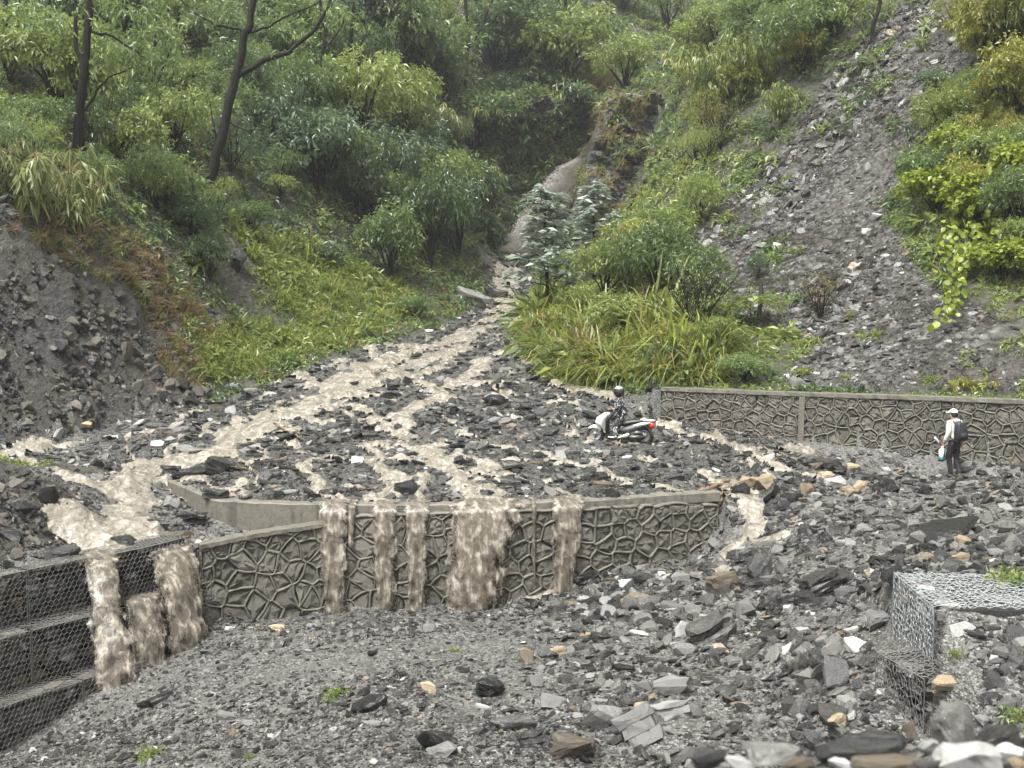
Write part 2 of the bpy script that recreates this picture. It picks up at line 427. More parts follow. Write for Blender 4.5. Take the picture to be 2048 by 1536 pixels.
def gravel_mat(name, lo, hi, mud, rough=(0.22, 0.5), cell=9.0, mudamt=0.45):
    n = NT(name)
    v1 = n.voro(cell, vec=n.co((1, 1, 2.2))); v2 = n.voro(cell * 2.7, vec=n.co((1, 1, 2.2)))
    c1 = n.n('ShaderNodeSeparateColor', Color=v1.outputs['Color']).outputs[0]
    c2 = n.n('ShaderNodeSeparateColor', Color=v2.outputs['Color']).outputs[0]
    c3 = n.n('ShaderNodeSeparateColor', Color=n.voro(cell * 6.5, vec=n.co((1, 1, 2.2))).outputs['Color']).outputs[0]
    g = n.math('ADD', n.math('MULTIPLY', c1, 0.12), n.math('ADD', n.math('MULTIPLY', c2, 0.5), n.math('MULTIPLY', c3, 0.38)))
    col = n.ramp(g, [(0.22, lo), (0.5, tuple(0.7 * a + 0.3 * b for a, b in zip(lo, hi))), (0.68, tuple(0.35 * a + 0.65 * b for a, b in zip(lo, hi))), (0.82, tuple(1.6 * b for b in hi))])
    big = n.noise(0.55, 5, 0.6)
    col = n.mix(n.ramp(big, [(0.5 - mudamt * 0.2, 0), (0.75, 0.55)]), col, mud)
    h = n.math('ADD', n.math('MULTIPLY', n.math('SUBTRACT', 1.0, v1.outputs['Distance']), 0.7), n.math('MULTIPLY', n.math('SUBTRACT', 1.0, v2.outputs['Distance']), 0.35))
    h = n.math('ADD', h, n.math('MULTIPLY', n.noise(14, 5), 0.5))
    r = n.ramp(c2, [(0, rough[0]), (1, rough[1])])
    return n.set(Base__Color=col, Roughness=r, Normal=n.bump(h, 0.8, 0.06))

M = {}
M['fan'] = gravel_mat('dark_wet_gravel', (0.008, 0.008, 0.008), (0.085, 0.084, 0.080), (0.085, 0.078, 0.066), (0.25, 0.5), 10, 0.35)
M['ground'] = gravel_mat('grey_gravel', (0.016, 0.016, 0.0155), (0.15, 0.149, 0.143), (0.115, 0.110, 0.102), (0.28, 0.55), 11, 0.5)

def hill_mat():
    n = NT('hillside_soil', 0.6)
    big = n.noise(0.35, 6, 0.62); fine = n.noise(4.0, 6, 0.65)
    col = n.ramp(fine, [(0.25, (0.012, 0.011, 0.009)), (0.55, (0.045, 0.038, 0.030)), (0.8, (0.085, 0.075, 0.062))])
    gr = n.ramp(fine, [(0.3, (0.010, 0.016, 0.007)), (0.7, (0.040, 0.060, 0.018))])
    col = n.mix(n.ramp(big, [(0.42, 0), (0.6, 0.85)]), col, gr)
    sc = n.attr('scree').outputs['Fac']
    v1 = n.voro(4.0, vec=n.co((1, 1, 1.6))); c1 = n.n('ShaderNodeSeparateColor', Color=v1.outputs['Color']).outputs[0]
    st = n.ramp(c1, [(0.1, (0.016, 0.016, 0.0155)), (0.6, (0.045, 0.044, 0.042)), (0.95, (0.13, 0.128, 0.122))])
    st = n.mix(n.ramp(big, [(0.36, 0), (0.62, 0.85)]), st, (0.040, 0.034, 0.027))
    col = n.mix(sc, col, st)
    shaded_rk = n.attr('rock').outputs['Fac']  # rock of the gully head, recess shade put into its dark colour
    dk = n.ramp(n.noise(1.6, 6, 0.7, vec=n.co((1, 1, 3))), [(0.35, (0.008, 0.008, 0.008)), (0.6, (0.030, 0.029, 0.027)), (0.8, (0.075, 0.072, 0.066))])
    col = n.mix(shaded_rk, col, dk)
    h = n.math('ADD', n.math('SUBTRACT', 1.0, v1.outputs['Distance']), fine)
    return n.set(Base__Color=col, Roughness=n.ramp(sc, [(0, 0.7), (1, 0.4)]), Normal=n.bump(h, 0.9, 0.15))
M['hill'] = hill_mat()

def cut_mat():
    n = NT('earth_cut', 0.6)
    str_ = n.noise(1.3, 6, 0.7, vec=n.co((1, 1, 2.5)), dist=0.6); fine = n.noise(7, 6, 0.65)
    col = n.ramp(fine, [(0.28, (0.014, 0.013, 0.012)), (0.55, (0.050, 0.046, 0.041)), (0.8, (0.105, 0.096, 0.084))])
    col = n.mix(n.ramp(str_, [(0.45, 0), (0.62, 0.8)]), col, (0.018, 0.017, 0.016))
    col = n.mix(n.ramp(n.noise(0.5, 4), [(0.5, 0), (0.7, 0.5)]), col, (0.085, 0.070, 0.050))
    h = n.math('ADD', n.math('MULTIPLY', str_, 0.8), fine)
    return n.set(Base__Color=col, Roughness=n.ramp(fine, [(0.3, 0.35), (0.7, 0.75)]), Normal=n.bump(h, 1.0, 0.22))
M['cut'] = cut_mat()

# ------------------------------------------------------------------ ground mesh, finer towards where one stands
SHADED_ROCKP = poly_w([(930, 230), (1000, 150), (1180, 130), (1300, 180), (1340, 240), (1320, 330), (1270, 420), (1200, 480), (1060, 515), (950, 520), (900, 400)], zU, 20.0)  # gully head, where the rock is coloured darker to carry the recess shade
def land():
    U = np.linspace(-0.82, 0.82, 440)
    Ys = [2.0]
    while Ys[-1] < 122:
        y = Ys[-1]; Ys.append(y + (0.014 * y if y < 18 else 0.0085 * y if y < 31 else 0.0065 * y))
    Ys = np.array([q for q in Ys if q < 113])
    # left and right of the view the sheet goes on a little
    uu, yy = np.meshgrid(U, Ys)
    xx = uu * yy
    zz = ground(xx, yy)
    V = np.stack((xx, yy, zz), -1).reshape(-1, 3)
    ny, nx = uu.shape
    a = (np.arange(ny - 1)[:, None] * nx + np.arange(nx - 1)[None]).ravel()
    Q = np.stack((a, a + 1, a + nx + 1, a + nx), -1)
    cx = V[Q].mean(1)
    fan = in_poly(cx[:, 0], cx[:, 1], FAN); cut = (in_poly(cx[:, 0], cx[:, 1], CUT) | in_poly(cx[:, 0], cx[:, 1], BANK)) & ~fan
    capd = cx[:, 1] - np.interp(cx[:, 0], _ux, _uy)
    bwy = np.interp(cx[:, 0], BW[:, 0], BW[:, 1])
    road = (cx[:, 0] > BW[0, 0] - 0.3) & (cx[:, 1] < bwy + 0.2)
    low = ((capd < 0) | road) & ~fan & ~cut
    hill = ~(fan | cut | low)
    scr = in_poly(V[:, 0], V[:, 1], SCREE).astype(float)
    sc2 = np.clip(scr, 0, 1)
    shaded_rk_ = (in_poly(V[:, 0], V[:, 1], SHADED_ROCKP) * 1.0)
    for name, msk, mt in (('debris_fan', fan, 'fan'), ('ground', low, 'ground'), ('earth_bank', cut, 'cut'), ('hillside', hill, 'hill')):
        q = Q[msk]; used = np.unique(q); mp = np.full(len(V), -1); mp[used] = np.arange(len(used))
        me = np_mesh(name, V[used], mp[q], True, {'scree': ('POINT', sc2[used]), 'rock': ('POINT', shaded_rk_[used])})
        o = link(name, me, M[mt]); tag(o, kind='structure')
land()

# ------------------------------------------------------------------ muddy flood water, braided between the stones
def mud_water(name, alpha=None):
    n = NT(name, 0.16, 0.5)
    fl = n.co((1, 0.5, 1)); big = n.noise(0.9, 4, 0.6); f = n.noise(3.2, 5, 0.65, vec=fl, dist=1.6); ff = n.noise(9, 4, 0.65, vec=fl, dist=1.0)
    mix = n.math('ADD', n.math('MULTIPLY', f, 0.6), n.math('MULTIPLY', ff, 0.4))
    col = n.ramp(mix, [(0.36, (0.075, 0.066, 0.054)), (0.5, (0.20, 0.182, 0.155)), (0.64, (0.40, 0.374, 0.333))])
    col = n.mix(n.ramp(big, [(0.3, 0.3), (0.7, 0)]), col, (0.17, 0.147, 0.118))
    return n.set(Base__Color=col, Roughness=n.ramp(mix, [(0.35, 0.06), (0.65, 0.3)]), Normal=n.bump(mix, 0.75, 0.10))
M['water'] = mud_water('muddy_water')

def flood():
    U = np.arange(-0.62, 0.40, 0.0017)
    Ys = [13.5]
    while Ys[-1] < 74: Ys.append(Ys[-1] * 1.0045)
    uu, yy = np.meshgrid(U, np.array(Ys)); xx = uu * yy
    b = base(xx, yy)
    m = wet(xx, yy)
    # channels thread between the stones
    rag = fbm(xx * 2.2, yy * 1.4, 61, 4)
    side = fbm(xx * 0.55, yy * 0.4, 71, 3)
    lvl = -0.165 + 0.215 * np.sqrt(m) + 0.25 * rag + 0.08 * side
    rip = 0.10 * (0.25 - np.abs(fbm(xx * 2.6, yy * 1.9, 81, 3))) + 0.03 * vnoise(xx * 9, yy * 7, 91)
    z = b + lvl + rip * np.clip(m * 3, 0, 1)
    g = ground(xx, yy)
    ok = (z > g - 0.05) & (m > 0.02)
    V = np.stack((xx, yy, z), -1).reshape(-1, 3)
    ny, nx = uu.shape
    a = (np.arange(ny - 1)[:, None] * nx + np.arange(nx - 1)[None]).ravel()
    Q = np.stack((a, a + 1, a + nx + 1, a + nx), -1)
    okf = ok.ravel()[Q].all(1)
    # nothing may bridge the drop at the walls
    zq = V[Q][:, :, 2]; okf &= (zq.max(1) - zq.min(1)) < 0.35
    Q = Q[okf]; used = np.unique(Q); mp = np.full(len(V), -1); mp[used] = np.arange(len(used))
    me = np_mesh('water', V[used], mp[Q], True)
    tag(link('water', me, M['water']), kind='structure')
flood()

# ------------------------------------------------------------------ stone and concrete materials
def slate_mat(name, dark, light, warm=0.0, rough=(0.18, 0.45), lam=26.0, relief=0.55):
    n = NT(name)
    r = n.rnd()
    st = n.noise(3.0, 6, 0.65, vec=n.co((1, 1, 6)))
    tone = n.math('ADD', n.math('MULTIPLY', r, 0.72), n.math('MULTIPLY', st, 0.38))
    col = n.ramp(tone, [(0.2, dark), (0.52, tuple(0.8 * a + 0.2 * b for a, b in zip(dark, light))), (0.74, tuple(0.5 * a + 0.5 * b for a, b in zip(dark, light))), (0.96, light)])
    if warm:
        r2 = n.math('FRACT', n.math('MULTIPLY', r, 37.7))
        f = n.ramp(r2, [(1 - warm - 0.01, 0), (1 - warm, 1)])
        f = n.math('MULTIPLY', f, n.ramp(n.noise(4, 4), [(0.35, 0.35), (0.6, 1)]))
        col = n.mix(f, col, (0.22, 0.165, 0.105))
    veins = n.n('ShaderNodeTexWave', Vector=n.co(), Scale=lam, Distortion=4.0, Detail=3.0)
    veins.bands_direction = 'Z'
    h = n.math('ADD', n.math('MULTIPLY', veins.outputs['Fac'], 0.35), n.noise(9, 6, 0.7))
    return n.set(Base__Color=col, Roughness=n.ramp(n.noise(5, 3), [(0.3, rough[0]), (0.7, rough[1])]), Normal=n.bump(h, relief, 0.03 if relief < 0.8 else 0.07))
M['slate'] = slate_mat('wet_slate', (0.008, 0.0078, 0.0074), (0.19, 0.186, 0.176), 0.010, (0.10, 0.36))
M['slate_dark'] = slate_mat('dark_wet_slate', (0.004, 0.004, 0.004), (0.060, 0.060, 0.060), 0.012, (0.06, 0.30))
M['slate_light'] = slate_mat('pale_slate', (0.10, 0.10, 0.098), (0.36, 0.36, 0.355), 0.03, (0.3, 0.6))
M['wallstone'] = slate_mat('wall_stone', (0.115, 0.105, 0.089), (0.235, 0.216, 0.182), 0.0, (0.35, 0.65), 26.0, 0.85)
M['tan'] = slate_mat('tan_stone', (0.20, 0.155, 0.10), (0.44, 0.36, 0.25), 0.0, (0.35, 0.6))
M['white'] = slate_mat('white_stone', (0.42, 0.42, 0.42), (0.66, 0.66, 0.64), 0.0, (0.4, 0.6))
M['brown'] = slate_mat('brown_stone', (0.06, 0.048, 0.036), (0.17, 0.135, 0.095), 0.0, (0.3, 0.6))

def concrete(name, a, b, moss=0.25):
    n = NT(name, 0.6)
    f = n.noise(9, 7, 0.7); big = n.noise(1.1, 4, 0.6); drip = n.noise(4.0, 4, 0.6, vec=n.co((1.4, 1.4, 0.12)))
    col = n.ramp(f, [(0.3, a), (0.7, b)])
    col = n.mix(n.ramp(drip, [(0.5, 0), (0.72, 0.75)]), col, tuple(x * 0.42 for x in a))
    col = n.mix(n.ramp(big, [(0.52, 0), (0.7, moss)]), col, (0.06, 0.062, 0.035))
    pit = n.voro(28.0).outputs['Distance']
    h = n.math('ADD', f, n.math('MULTIPLY', n.ramp(pit, [(0.1, 0), (0.3, 1)]), 0.5))
    return n.set(Base__Color=col, Roughness=n.ramp(f, [(0.3, 0.4), (0.7, 0.75)]), Normal=n.bump(h, 0.7, 0.02))
M['concrete'] = concrete('weathered_concrete', (0.085, 0.078, 0.066), (0.165, 0.153, 0.130))
M['mortar'] = concrete('old_mortar', (0.075, 0.069, 0.057), (0.140, 0.129, 0.107), 0.45)
M['bed'] = concrete('wall_bed', (0.045, 0.042, 0.037), (0.095, 0.088, 0.076), 0.3)

def wire_mat(name, c, metal, rough):
    n = NT(name, rough)
    return n.set(Base__Color=c, Metallic=metal)
M['wire_rust'] = wire_mat('weathered_wire', (0.15, 0.147, 0.14), 0.2, 0.5)
M['wire'] = wire_mat('galvanised_wire', (0.36, 0.385, 0.395), 0.4, 0.42)

# ------------------------------------------------------------------ curves in plan, walls that follow them
class Curve2:
    def __init__(s, pts, n=400):
        P = np.array(pts, float)
        d = np.concatenate(([0], np.cumsum(np.hypot(*np.diff(P, axis=0).T))))
        t = np.linspace(0, d[-1], n)
        x = np.interp(t, d, P[:, 0]); y = np.interp(t, d, P[:, 1])
        k = 17; ker = np.ones(k) / k
        xs = np.convolve(np.pad(x, k // 2, mode='reflect', reflect_type='odd'), ker, 'valid'); ys = np.convolve(np.pad(y, k // 2, mode='reflect', reflect_type='odd'), ker, 'valid')
        s.P = np.stack((xs, ys), 1)
        s.d = np.concatenate(([0], np.cumsum(np.hypot(*np.diff(s.P, axis=0).T)))); s.L = s.d[-1]
    def at(s, q, off=0.0):
        q = np.asarray(q, float)
        x = np.interp(q, s.d, s.P[:, 0]); y = np.interp(q, s.d, s.P[:, 1])
        e = 0.15
        tx = np.interp(q + e, s.d, s.P[:, 0]) - np.interp(q - e, s.d, s.P[:, 0]); ty = np.interp(q + e, s.d, s.P[:, 1]) - np.interp(q - e, s.d, s.P[:, 1])
        l = np.hypot(tx, ty) + 1e-9
        return x + ty / l * off, y - tx / l * off          # off > 0: towards the camera side
    def s_of_x(s, x): return np.interp(x, s.P[:, 0], s.d)

def clip_half(poly, nx, ny, c):
    """keep nx*x + ny*y <= c"""
    out = []
    for i in range(len(poly)):
        a = poly[i]; b = poly[(i + 1) % len(poly)]
        da = nx * a[0] + ny * a[1] - c; db = nx * b[0] + ny * b[1] - c
        if da <= 0: out.append(a)
        if (da < 0 < db) or (db < 0 < da):
            t = da / (da - db); out.append((a[0] + t * (b[0] - a[0]), a[1] + t * (b[1] - a[1])))
    return out

def voronoi(sites, box):
    cells = []
    A = np.array(sites)
    for i, p in enumerate(sites):
        poly = [(box[0], box[1]), (box[2], box[1]), (box[2], box[3]), (box[0], box[3])]
        dd = np.hypot(*(A - A[i]).T)
        for j in np.argsort(dd)[1:26]:
            q = sites[j]; nx, ny = q[0] - p[0], q[1] - p[1]
            poly = clip_half(poly, nx, ny, (q[0] ** 2 + q[1] ** 2 - p[0] ** 2 - p[1] ** 2) / 2)
            if len(poly) < 3: break
        cells.append(poly)
    return cells

def rubble_wall(name, curve, s0, s1, top, zb, size, jit, label, cat, batter=0.08, rib=0.024, coping=None, backdepth=0.35, thick=0.3, low=None):
    """top, low: functions of s (height of the face's upper edge and of the ground in front)"""
    root_s = (s0 + s1) / 2
    rx, ry = curve.at(root_s)
    root = empty(name, (float(rx), float(ry), zb)); tag(root, label, cat)
    O = np.array((float(rx), float(ry), zb))
    def W(s, t, d):
        x, y = curve.at(s, d + batter * (top(s) - t))
        return np.stack((x, y, np.asarray(t, float) + 0 * x), -1) - O
    rg = np.random.default_rng(len(name) + 5)
    sites = []
    hs = float(np.max(top(np.linspace(s0, s1, 30)))) - zb
    rows = max(2, int(hs / (size * 0.82)))
    for r in range(rows + 1):
        q = s0 - size * rg.random()
        while q < s1 + size:
            j = jit(q)
            w_ = size * (0.75 + 0.6 * rg.random())
            sites.append((q + (rg.random() - 0.5) * size * j, zb + (r + 0.5) * hs / rows + (rg.random() - 0.5) * size * j))
            q += w_
    cells = voronoi(sites, (s0, zb, s1, zb + hs + 1.0))
    ribs = {}
    for (px, pz), poly in zip(sites, cells):
        if len(poly) < 3: continue
        sc = min(max(px, s0), s1); e = 0.2
        k = float(top(sc + e) - top(sc - e)) / (2 * e); c0 = float(top(sc)) - k * sc - 0.02
        poly = clip_half(poly, -k, 1.0, c0)
        if len(poly) < 3: continue
        P = np.array(poly); area = 0.5 * abs(np.sum(P[:, 0] * np.roll(P[:, 1], -1) - P[:, 1] * np.roll(P[:, 0], -1)))
        if area < 0.008: continue
        if low is not None and P[:, 1].max() < float(low(sc)) - 0.1: continue
        for a, b in zip(poly, poly[1:] + poly[:1]):
            if math.hypot(a[0] - b[0], a[1] - b[1]) < 0.05: continue
            ka = (round(a[0], 2), round(a[1], 2)); kb = (round(b[0], 2), round(b[1], 2))
            ribs[(min(ka, kb), max(ka, kb))] = (a, b)
        # the stone: inset outline, rough domed face
        cen = P.mean(0)
        ring = []
        for a, b in zip(P, np.roll(P, -1, axis=0)):
            for t in (0.06, 0.5):
                q = a + (b - a) * t; v = cen - q; l = np.hypot(*v) + 1e-9
                ring.append(q + v / l * min(0.035, l * 0.3) + (rg.random(2) - 0.5) * 0.012)
        ring = np.array(ring); m = len(ring)
        dep = -0.012 + 0.035 * (rg.random() - 0.45)
        r2 = cen + (ring - cen) * 0.62 + (rg.random((m, 2)) - 0.5) * 0.03
        V = [W(ring[:, 0], ring[:, 1], -0.14 + 0 * ring[:, 0]), W(ring[:, 0], ring[:, 1], dep - 0.015 + 0.02 * (rg.random(m) - 0.5)), W(r2[:, 0], r2[:, 1], dep + 0.065 * (rg.random(m) - 0.4)), W(cen[0:1], cen[1:2], np.array([dep + 0.02 * rg.random()]))]
        off = V[3][0].copy()
        V = np.concatenate(V) - off
        T = []
        for i in range(m):
            j = (i + 1) % m
            T += [(i, j, m + j), (i, m + j, m + i), (m + i, m + j, 2 * m + j), (m + i, 2 * m + j, 2 * m + i), (2 * m + i, 2 * m + j, 3 * m)]
        T = np.array(T)
        if np.sum(P[:, 0] * np.roll(P[:, 1], -1) - P[:, 1] * np.roll(P[:, 0], -1)) < 0: T = T[:, ::-1]
        o = link('stone', np_mesh('stone', V, T), M['wallstone'], root); o.location = off
    # mortar ribs, one joined mesh
    V = []; T = []
    for a, b in ribs.values():
        a = np.array(a); b = np.array(b); L = np.hypot(*(b - a)); nseg = max(2, int(L / 0.09))
        if rg.random() < 0.05: continue
        tt = np.linspace(-0.01, 1.01, nseg + 1); bow = (rg.random() - 0.5) * 0.16 * L
        dirv = (b - a) / L; nrm = np.array((-dirv[1], dirv[0]))
        c = a[None] + (b - a)[None] * tt[:, None] + nrm[None] * (bow * np.sin(np.pi * np.clip(tt, 0, 1)))[:, None]
        wr = rib * (0.7 + 0.35 * rg.random() + 0.55 * rg.random(nseg + 1))
        o0 = len(V) and sum(len(x) for x in V)
        prof = [(-1.25, -0.09), (-0.95, -0.008), (-0.45, 0.010), (0.45, 0.010), (0.95, -0.008), (1.25, -0.09)]
        lift = 0.008 * (rg.random(nseg + 1) - 0.5) + rg.random() * 0.004
        blk = np.stack([W(c[:, 0] + nrm[0] * u * wr, c[:, 1] + nrm[1] * u * wr, v + lift) for u, v in prof], 1).reshape(-1, 3)
        V.append(blk); m = len(prof)
        for i in range(nseg):
            for j in range(m - 1):
                k = o0 + i * m + j; T.append((k, k + m, k + m + 1, k + 1))
    link('mortar', np_mesh('mortar', np.concatenate(V), np.array(T), True), M['mortar'], root)
    # body behind the stones
    q = np.linspace(s0, s1, 60); tp = top(q)
    rows_ = [W(q, np.full(60, zb), -0.10), W(q, tp - 0.01, -0.10), W(q, tp - 0.01, -thick), W(q, np.full(60, zb), -thick)]
    V = np.stack(rows_, 1).reshape(-1, 3); T = []
    for i in range(59):
        for j in range(4):
            T.append((i * 4 + j, (i + 1) * 4 + j, (i + 1) * 4 + (j + 1) % 4, i * 4 + (j + 1) % 4))
    T += [(0, 1, 2, 3), (236 + 3, 236 + 2, 236 + 1, 236)]
    link('wall_core', np_mesh('wall_core', V, np.array(T)[:, ::-1]), M['bed'], root)
    return root, W, O

def bar_along(W, O_, q, prof, name, mat, root, wob=0.0, seed=3):
    """prof(s) -> list of (t, d) corners, closed loop swept along s"""
    rg = np.random.default_rng(seed)
    V = []; m = None
    for s_ in q:
        pr = prof(s_); m = len(pr)
        for t, d in pr:
            V.append(W(np.array([s_]), np.array([t + wob * (rg.random() - 0.5)]), np.array([d + wob * (rg.random() - 0.5)]))[0])
    T = []
    for i in range(len(q) - 1):
        for j in range(m):
            T.append((i * m + j, (i + 1) * m + j, (i + 1) * m + (j + 1) % m, i * m + (j + 1) % m))
    me = np_mesh(name, np.array(V), np.array(T)[:, ::-1])
    bm = bmesh.new(); bm.from_mesh(me)
    bm.verts.ensure_lookup_table()
    for b in (0, (len(q) - 1) * m):
        try: bm.faces.new([bm.verts[b + j] for j in (range(m) if b else reversed(range(m)))])
        except ValueError: pass
    bmesh.ops.recalc_face_normals(bm, faces=bm.faces); bm.to_mesh(me); bm.free()
    return link(name, me, mat, root)

# ---- the retaining wall below the road fan
LC = Curve2(LEDW[4:])
sLx = lambda px, Y: float(LC.s_of_x((px - 1024) / F * Y))
_ts = np.array([0, sLx(520, 22.35), sLx(640, 22.68), sLx(655, 22.7), sLx(760, 22.75), sLx(900, 22.75), sLx(1200, 23.3), sLx(1350, 24), LC.L])
_tz = np.array([-4.74, -4.59, -4.47, -4.36, -4.27, -4.22, -4.22, -4.25, -4.36])
wall_top = lambda s: np.interp(s, _ts, _tz)
_gs = np.linspace(0, LC.L, 40); _gx, _gy = LC.at(_gs, 0.35); _gg = ground(_gx, _gy)
wall_low = lambda s: np.interp(s, _gs, _gg)
root_wall, WW, OW = rubble_wall('retaining_wall', LC, 0.02, LC.L - 0.02, wall_top, -6.9, 0.40, lambda q: 0.95 if q < 5.5 else 0.42,
    'muddy rubble stone retaining wall with raised mortar joints and concrete cap under the waterfalls', 'wall', batter=0.06, low=wall_low, thick=0.34)
# ledge on the lower left part
qq = np.linspace(0.0, sLx(648, 22.7), 26)
bar_along(WW, OW, qq, lambda s: [(float(wall_top(s)) - 0.05, 0.035), (float(wall_top(s)) + 0.035, 0.03), (float(wall_top(s)) + 0.04, -0.32), (float(wall_top(s)) - 0.05, -0.33)], 'ledge', M['mortar'], root_wall, 0.02)
# cap of concrete, turning back at the left end
CC = Curve2([tuple(CAPW[0, :2])] + [tuple(c) for c in CAPW[1:, :2]], 500)
_cs = np.array([0, CC.s_of_x(CAPW[2, 0]), CC.s_of_x(CAPW[3, 0]), CC.s_of_x(at(660, 1011, 22.9)[0]), CC.s_of_x(at(760, 1011, 22.9)[0]), CC.s_of_x(at(900, 1011, 22.9)[0]), CC.L])
_cb = np.array([-4.95, -4.75, -4.70, -4.52, -4.36, -4.27, -4.30])
def Wc(s, t, d):
    x, y = CC.at(s, d)
    return np.stack((x, y, t), -1) - OW
capb = lambda s: float(np.interp(s, _cs, _cb))
bar_along(Wc, OW, np.linspace(0, CC.L, 90), lambda s: [(capb(s), 0.02), (CAP_Z - 0.025, 0.0), (CAP_Z, -0.03), (CAP_Z + 0.004, -0.33), (CAP_Z - 0.03, -0.36), (capb(s), -0.36)], 'concrete_cap', M['concrete'], root_wall, 0.016)

# ---- the wall at the back of the road
BC = Curve2(BW[:, :2])
root_bw, WB, OB = rubble_wall('roadside_wall', BC, 0.0, BC.L, lambda s: np.full(np.shape(s), BW_Z - 0.10) if np.ndim(s) else BW_Z - 0.10, -4.35, 0.33, lambda q: 0.38 if q < 4.2 else 0.75,
    'long grey rubble wall with raised mortar ribs behind the walker and the scooter', 'wall', batter=0.07, rib=0.021, low=lambda s: -4.2)
bar_along(WB, OB, np.linspace(0, BC.L, 80), lambda s: [(BW_Z - 0.11, 0.03), (BW_Z - 0.01, 0.025), (BW_Z, 0.0), (BW_Z + 0.003, -0.33), (BW_Z - 0.10, -0.34)], 'coping', M['mortar'], root_bw, 0.014, 5)
bar_along(WB, OB, np.array([4.22, 4.30, 4.38]), lambda s: [(-4.3, -0.05), (-4.3, 0.045), (BW_Z - 0.12, 0.034), (BW_Z - 0.12, -0.05)], 'joint_pier', M['mortar'], root_bw, 0.01, 6)

# ------------------------------------------------------------------ stones: shared meshes of split slate
def hull_mesh(name, pts, smooth=False):
    bm = bmesh.new()
    for p in pts: bm.verts.new(p)
    r = bmesh.ops.convex_hull(bm, input=bm.verts)
    bmesh.ops.delete(bm, geom=[v for v in bm.verts if not v.link_faces], context='VERTS')
    bmesh.ops.recalc_face_normals(bm, faces=bm.faces)
    me = bpy.data.meshes.new(name); bm.to_mesh(me); bm.free()
    for p in me.polygons: p.use_smooth = smooth
    return me

def slab_pts(rg, flat, n=7, taper=0.85):
    """irregular plate, unit size across, thickness flat"""
    a0 = rg.random() * 6.28; asp = 0.55 + 0.4 * rg.random()
    pts = []
    for k in range(n):
        a = a0 + (k + 0.7 * (rg.random() - 0.5)) * 2 * math.pi / n
        r = 0.40 + 0.16 * rg.random()
        x, y = r * math.cos(a), r * asp * math.sin(a)
        h = flat * (0.36 + 0.2 * rg.random())
        sh = 0.72 + 0.3 * rg.random()
        pts.append((x * sh, y * sh, h + 0.25 * flat * x)); pts.append((x, y, h * 0.35)); pts.append((x * (0.7 + 0.3 * rg.random()), y * 0.85, -h))
    return pts

def block_pts(rg, flat):
    n = 16; pts = []
    for k in range(n):
        v = rg.normal(size=3); v /= np.abs(v).max() ** 0.75 * np.linalg.norm(v) ** 0.25
        pts.append((v[0] * 0.48, v[1] * 0.40, v[2] * flat * 0.5))
    return pts

def layered(name, rg, flat, nl=3):
    """a split block: plates of slate one on another, slightly shifted"""
    bm = bmesh.new(); z = -flat / 2
    P = slab_pts(rg, 1.0, 8)
    out = [(p[0], p[1]) for p in P[1::3]]
    for k in range(nl):
        h = flat / nl * (0.75 + 0.5 * rg.random()); sx, sy = (rg.random(2) - 0.5) * 0.10; s_ = 0.86 + 0.16 * rg.random()
        vs = []
        for x, y in out:
            j = (rg.random(4) - 0.5) * 0.15
            vs.append(bm.verts.new((x * s_ + sx + j[0], y * s_ + sy + j[1], z))); vs.append(bm.verts.new((x * s_ + sx + j[2], y * s_ + sy + j[3], z + h * 0.97)))
        r = bmesh.ops.convex_hull(bm, input=vs)
        bmesh.ops.delete(bm, geom=[v for v in vs if v.is_valid and not v.link_faces], context='VERTS')
        z += h
    bmesh.ops.recalc_face_normals(bm, faces=bm.faces)
    me = bpy.data.meshes.new(name); bm.to_mesh(me); bm.free()
    return me

_rg = np.random.default_rng(77)
def roughen(me, rg, cuts, amp):
    """break up the flat faces of a stone"""
    bm = bmesh.new(); bm.from_mesh(me)
    bmesh.ops.triangulate(bm, faces=bm.faces)
    bmesh.ops.subdivide_edges(bm, edges=bm.edges, cuts=cuts, use_grid_fill=True)
    sd = rg.random(3) * 50
    for v in bm.verts:
        c = v.co
        a = vnoise(np.array([c.x * 3.5 + sd[0] + c.z * 2]), np.array([c.y * 3.5 + sd[1] - c.z * 3]), 5)[0]; b = vnoise(np.array([c.x * 9 + sd[2]]), np.array([c.y * 9 + c.z * 14]), 6)[0]
        st = math.floor(c.z * 22 + a * 3) / 22 - c.z
        f = 1 + amp * (1.3 * a + 0.7 * b); v.co = Vector((c.x * f, c.y * f, c.z * (1 + amp * a) + amp * 0.25 * st))
    bm.to_mesh(me); bm.free()
    return me
SLABS = [hull_mesh('slab', slab_pts(_rg, 0.10 + 0.12 * _rg.random(), 6 + int(3 * _rg.random()))) for _ in range(10)]
BLOCKS = [hull_mesh('block', block_pts(_rg, 0.55 + 0.25 * _rg.random())) for _ in range(8)]
LAYERS = [layered('layered', _rg, 0.26 + 0.16 * _rg.random(), 3 + k % 2) for k in range(6)]
HSLABS = [roughen(m.copy(), _rg, 3, 0.16) for m in SLABS]
HBLOCKS = [roughen(m.copy(), _rg, 3, 0.22) for m in BLOCKS]
HLAYERS = [roughen(m.copy(), _rg, 2, 0.20) for m in LAYERS]
for m in HSLABS + HBLOCKS + HLAYERS:
    for p_ in m.polygons: p_.use_smooth = False
def variant(me, key, cache={}):
    """the same mesh wearing another material; one copy per pair"""
    k = (me.name, key)
    if k not in cache:
        c = me.copy(); c.materials.clear(); c.materials.append(M[key]); cache[k] = c
    return cache[k]

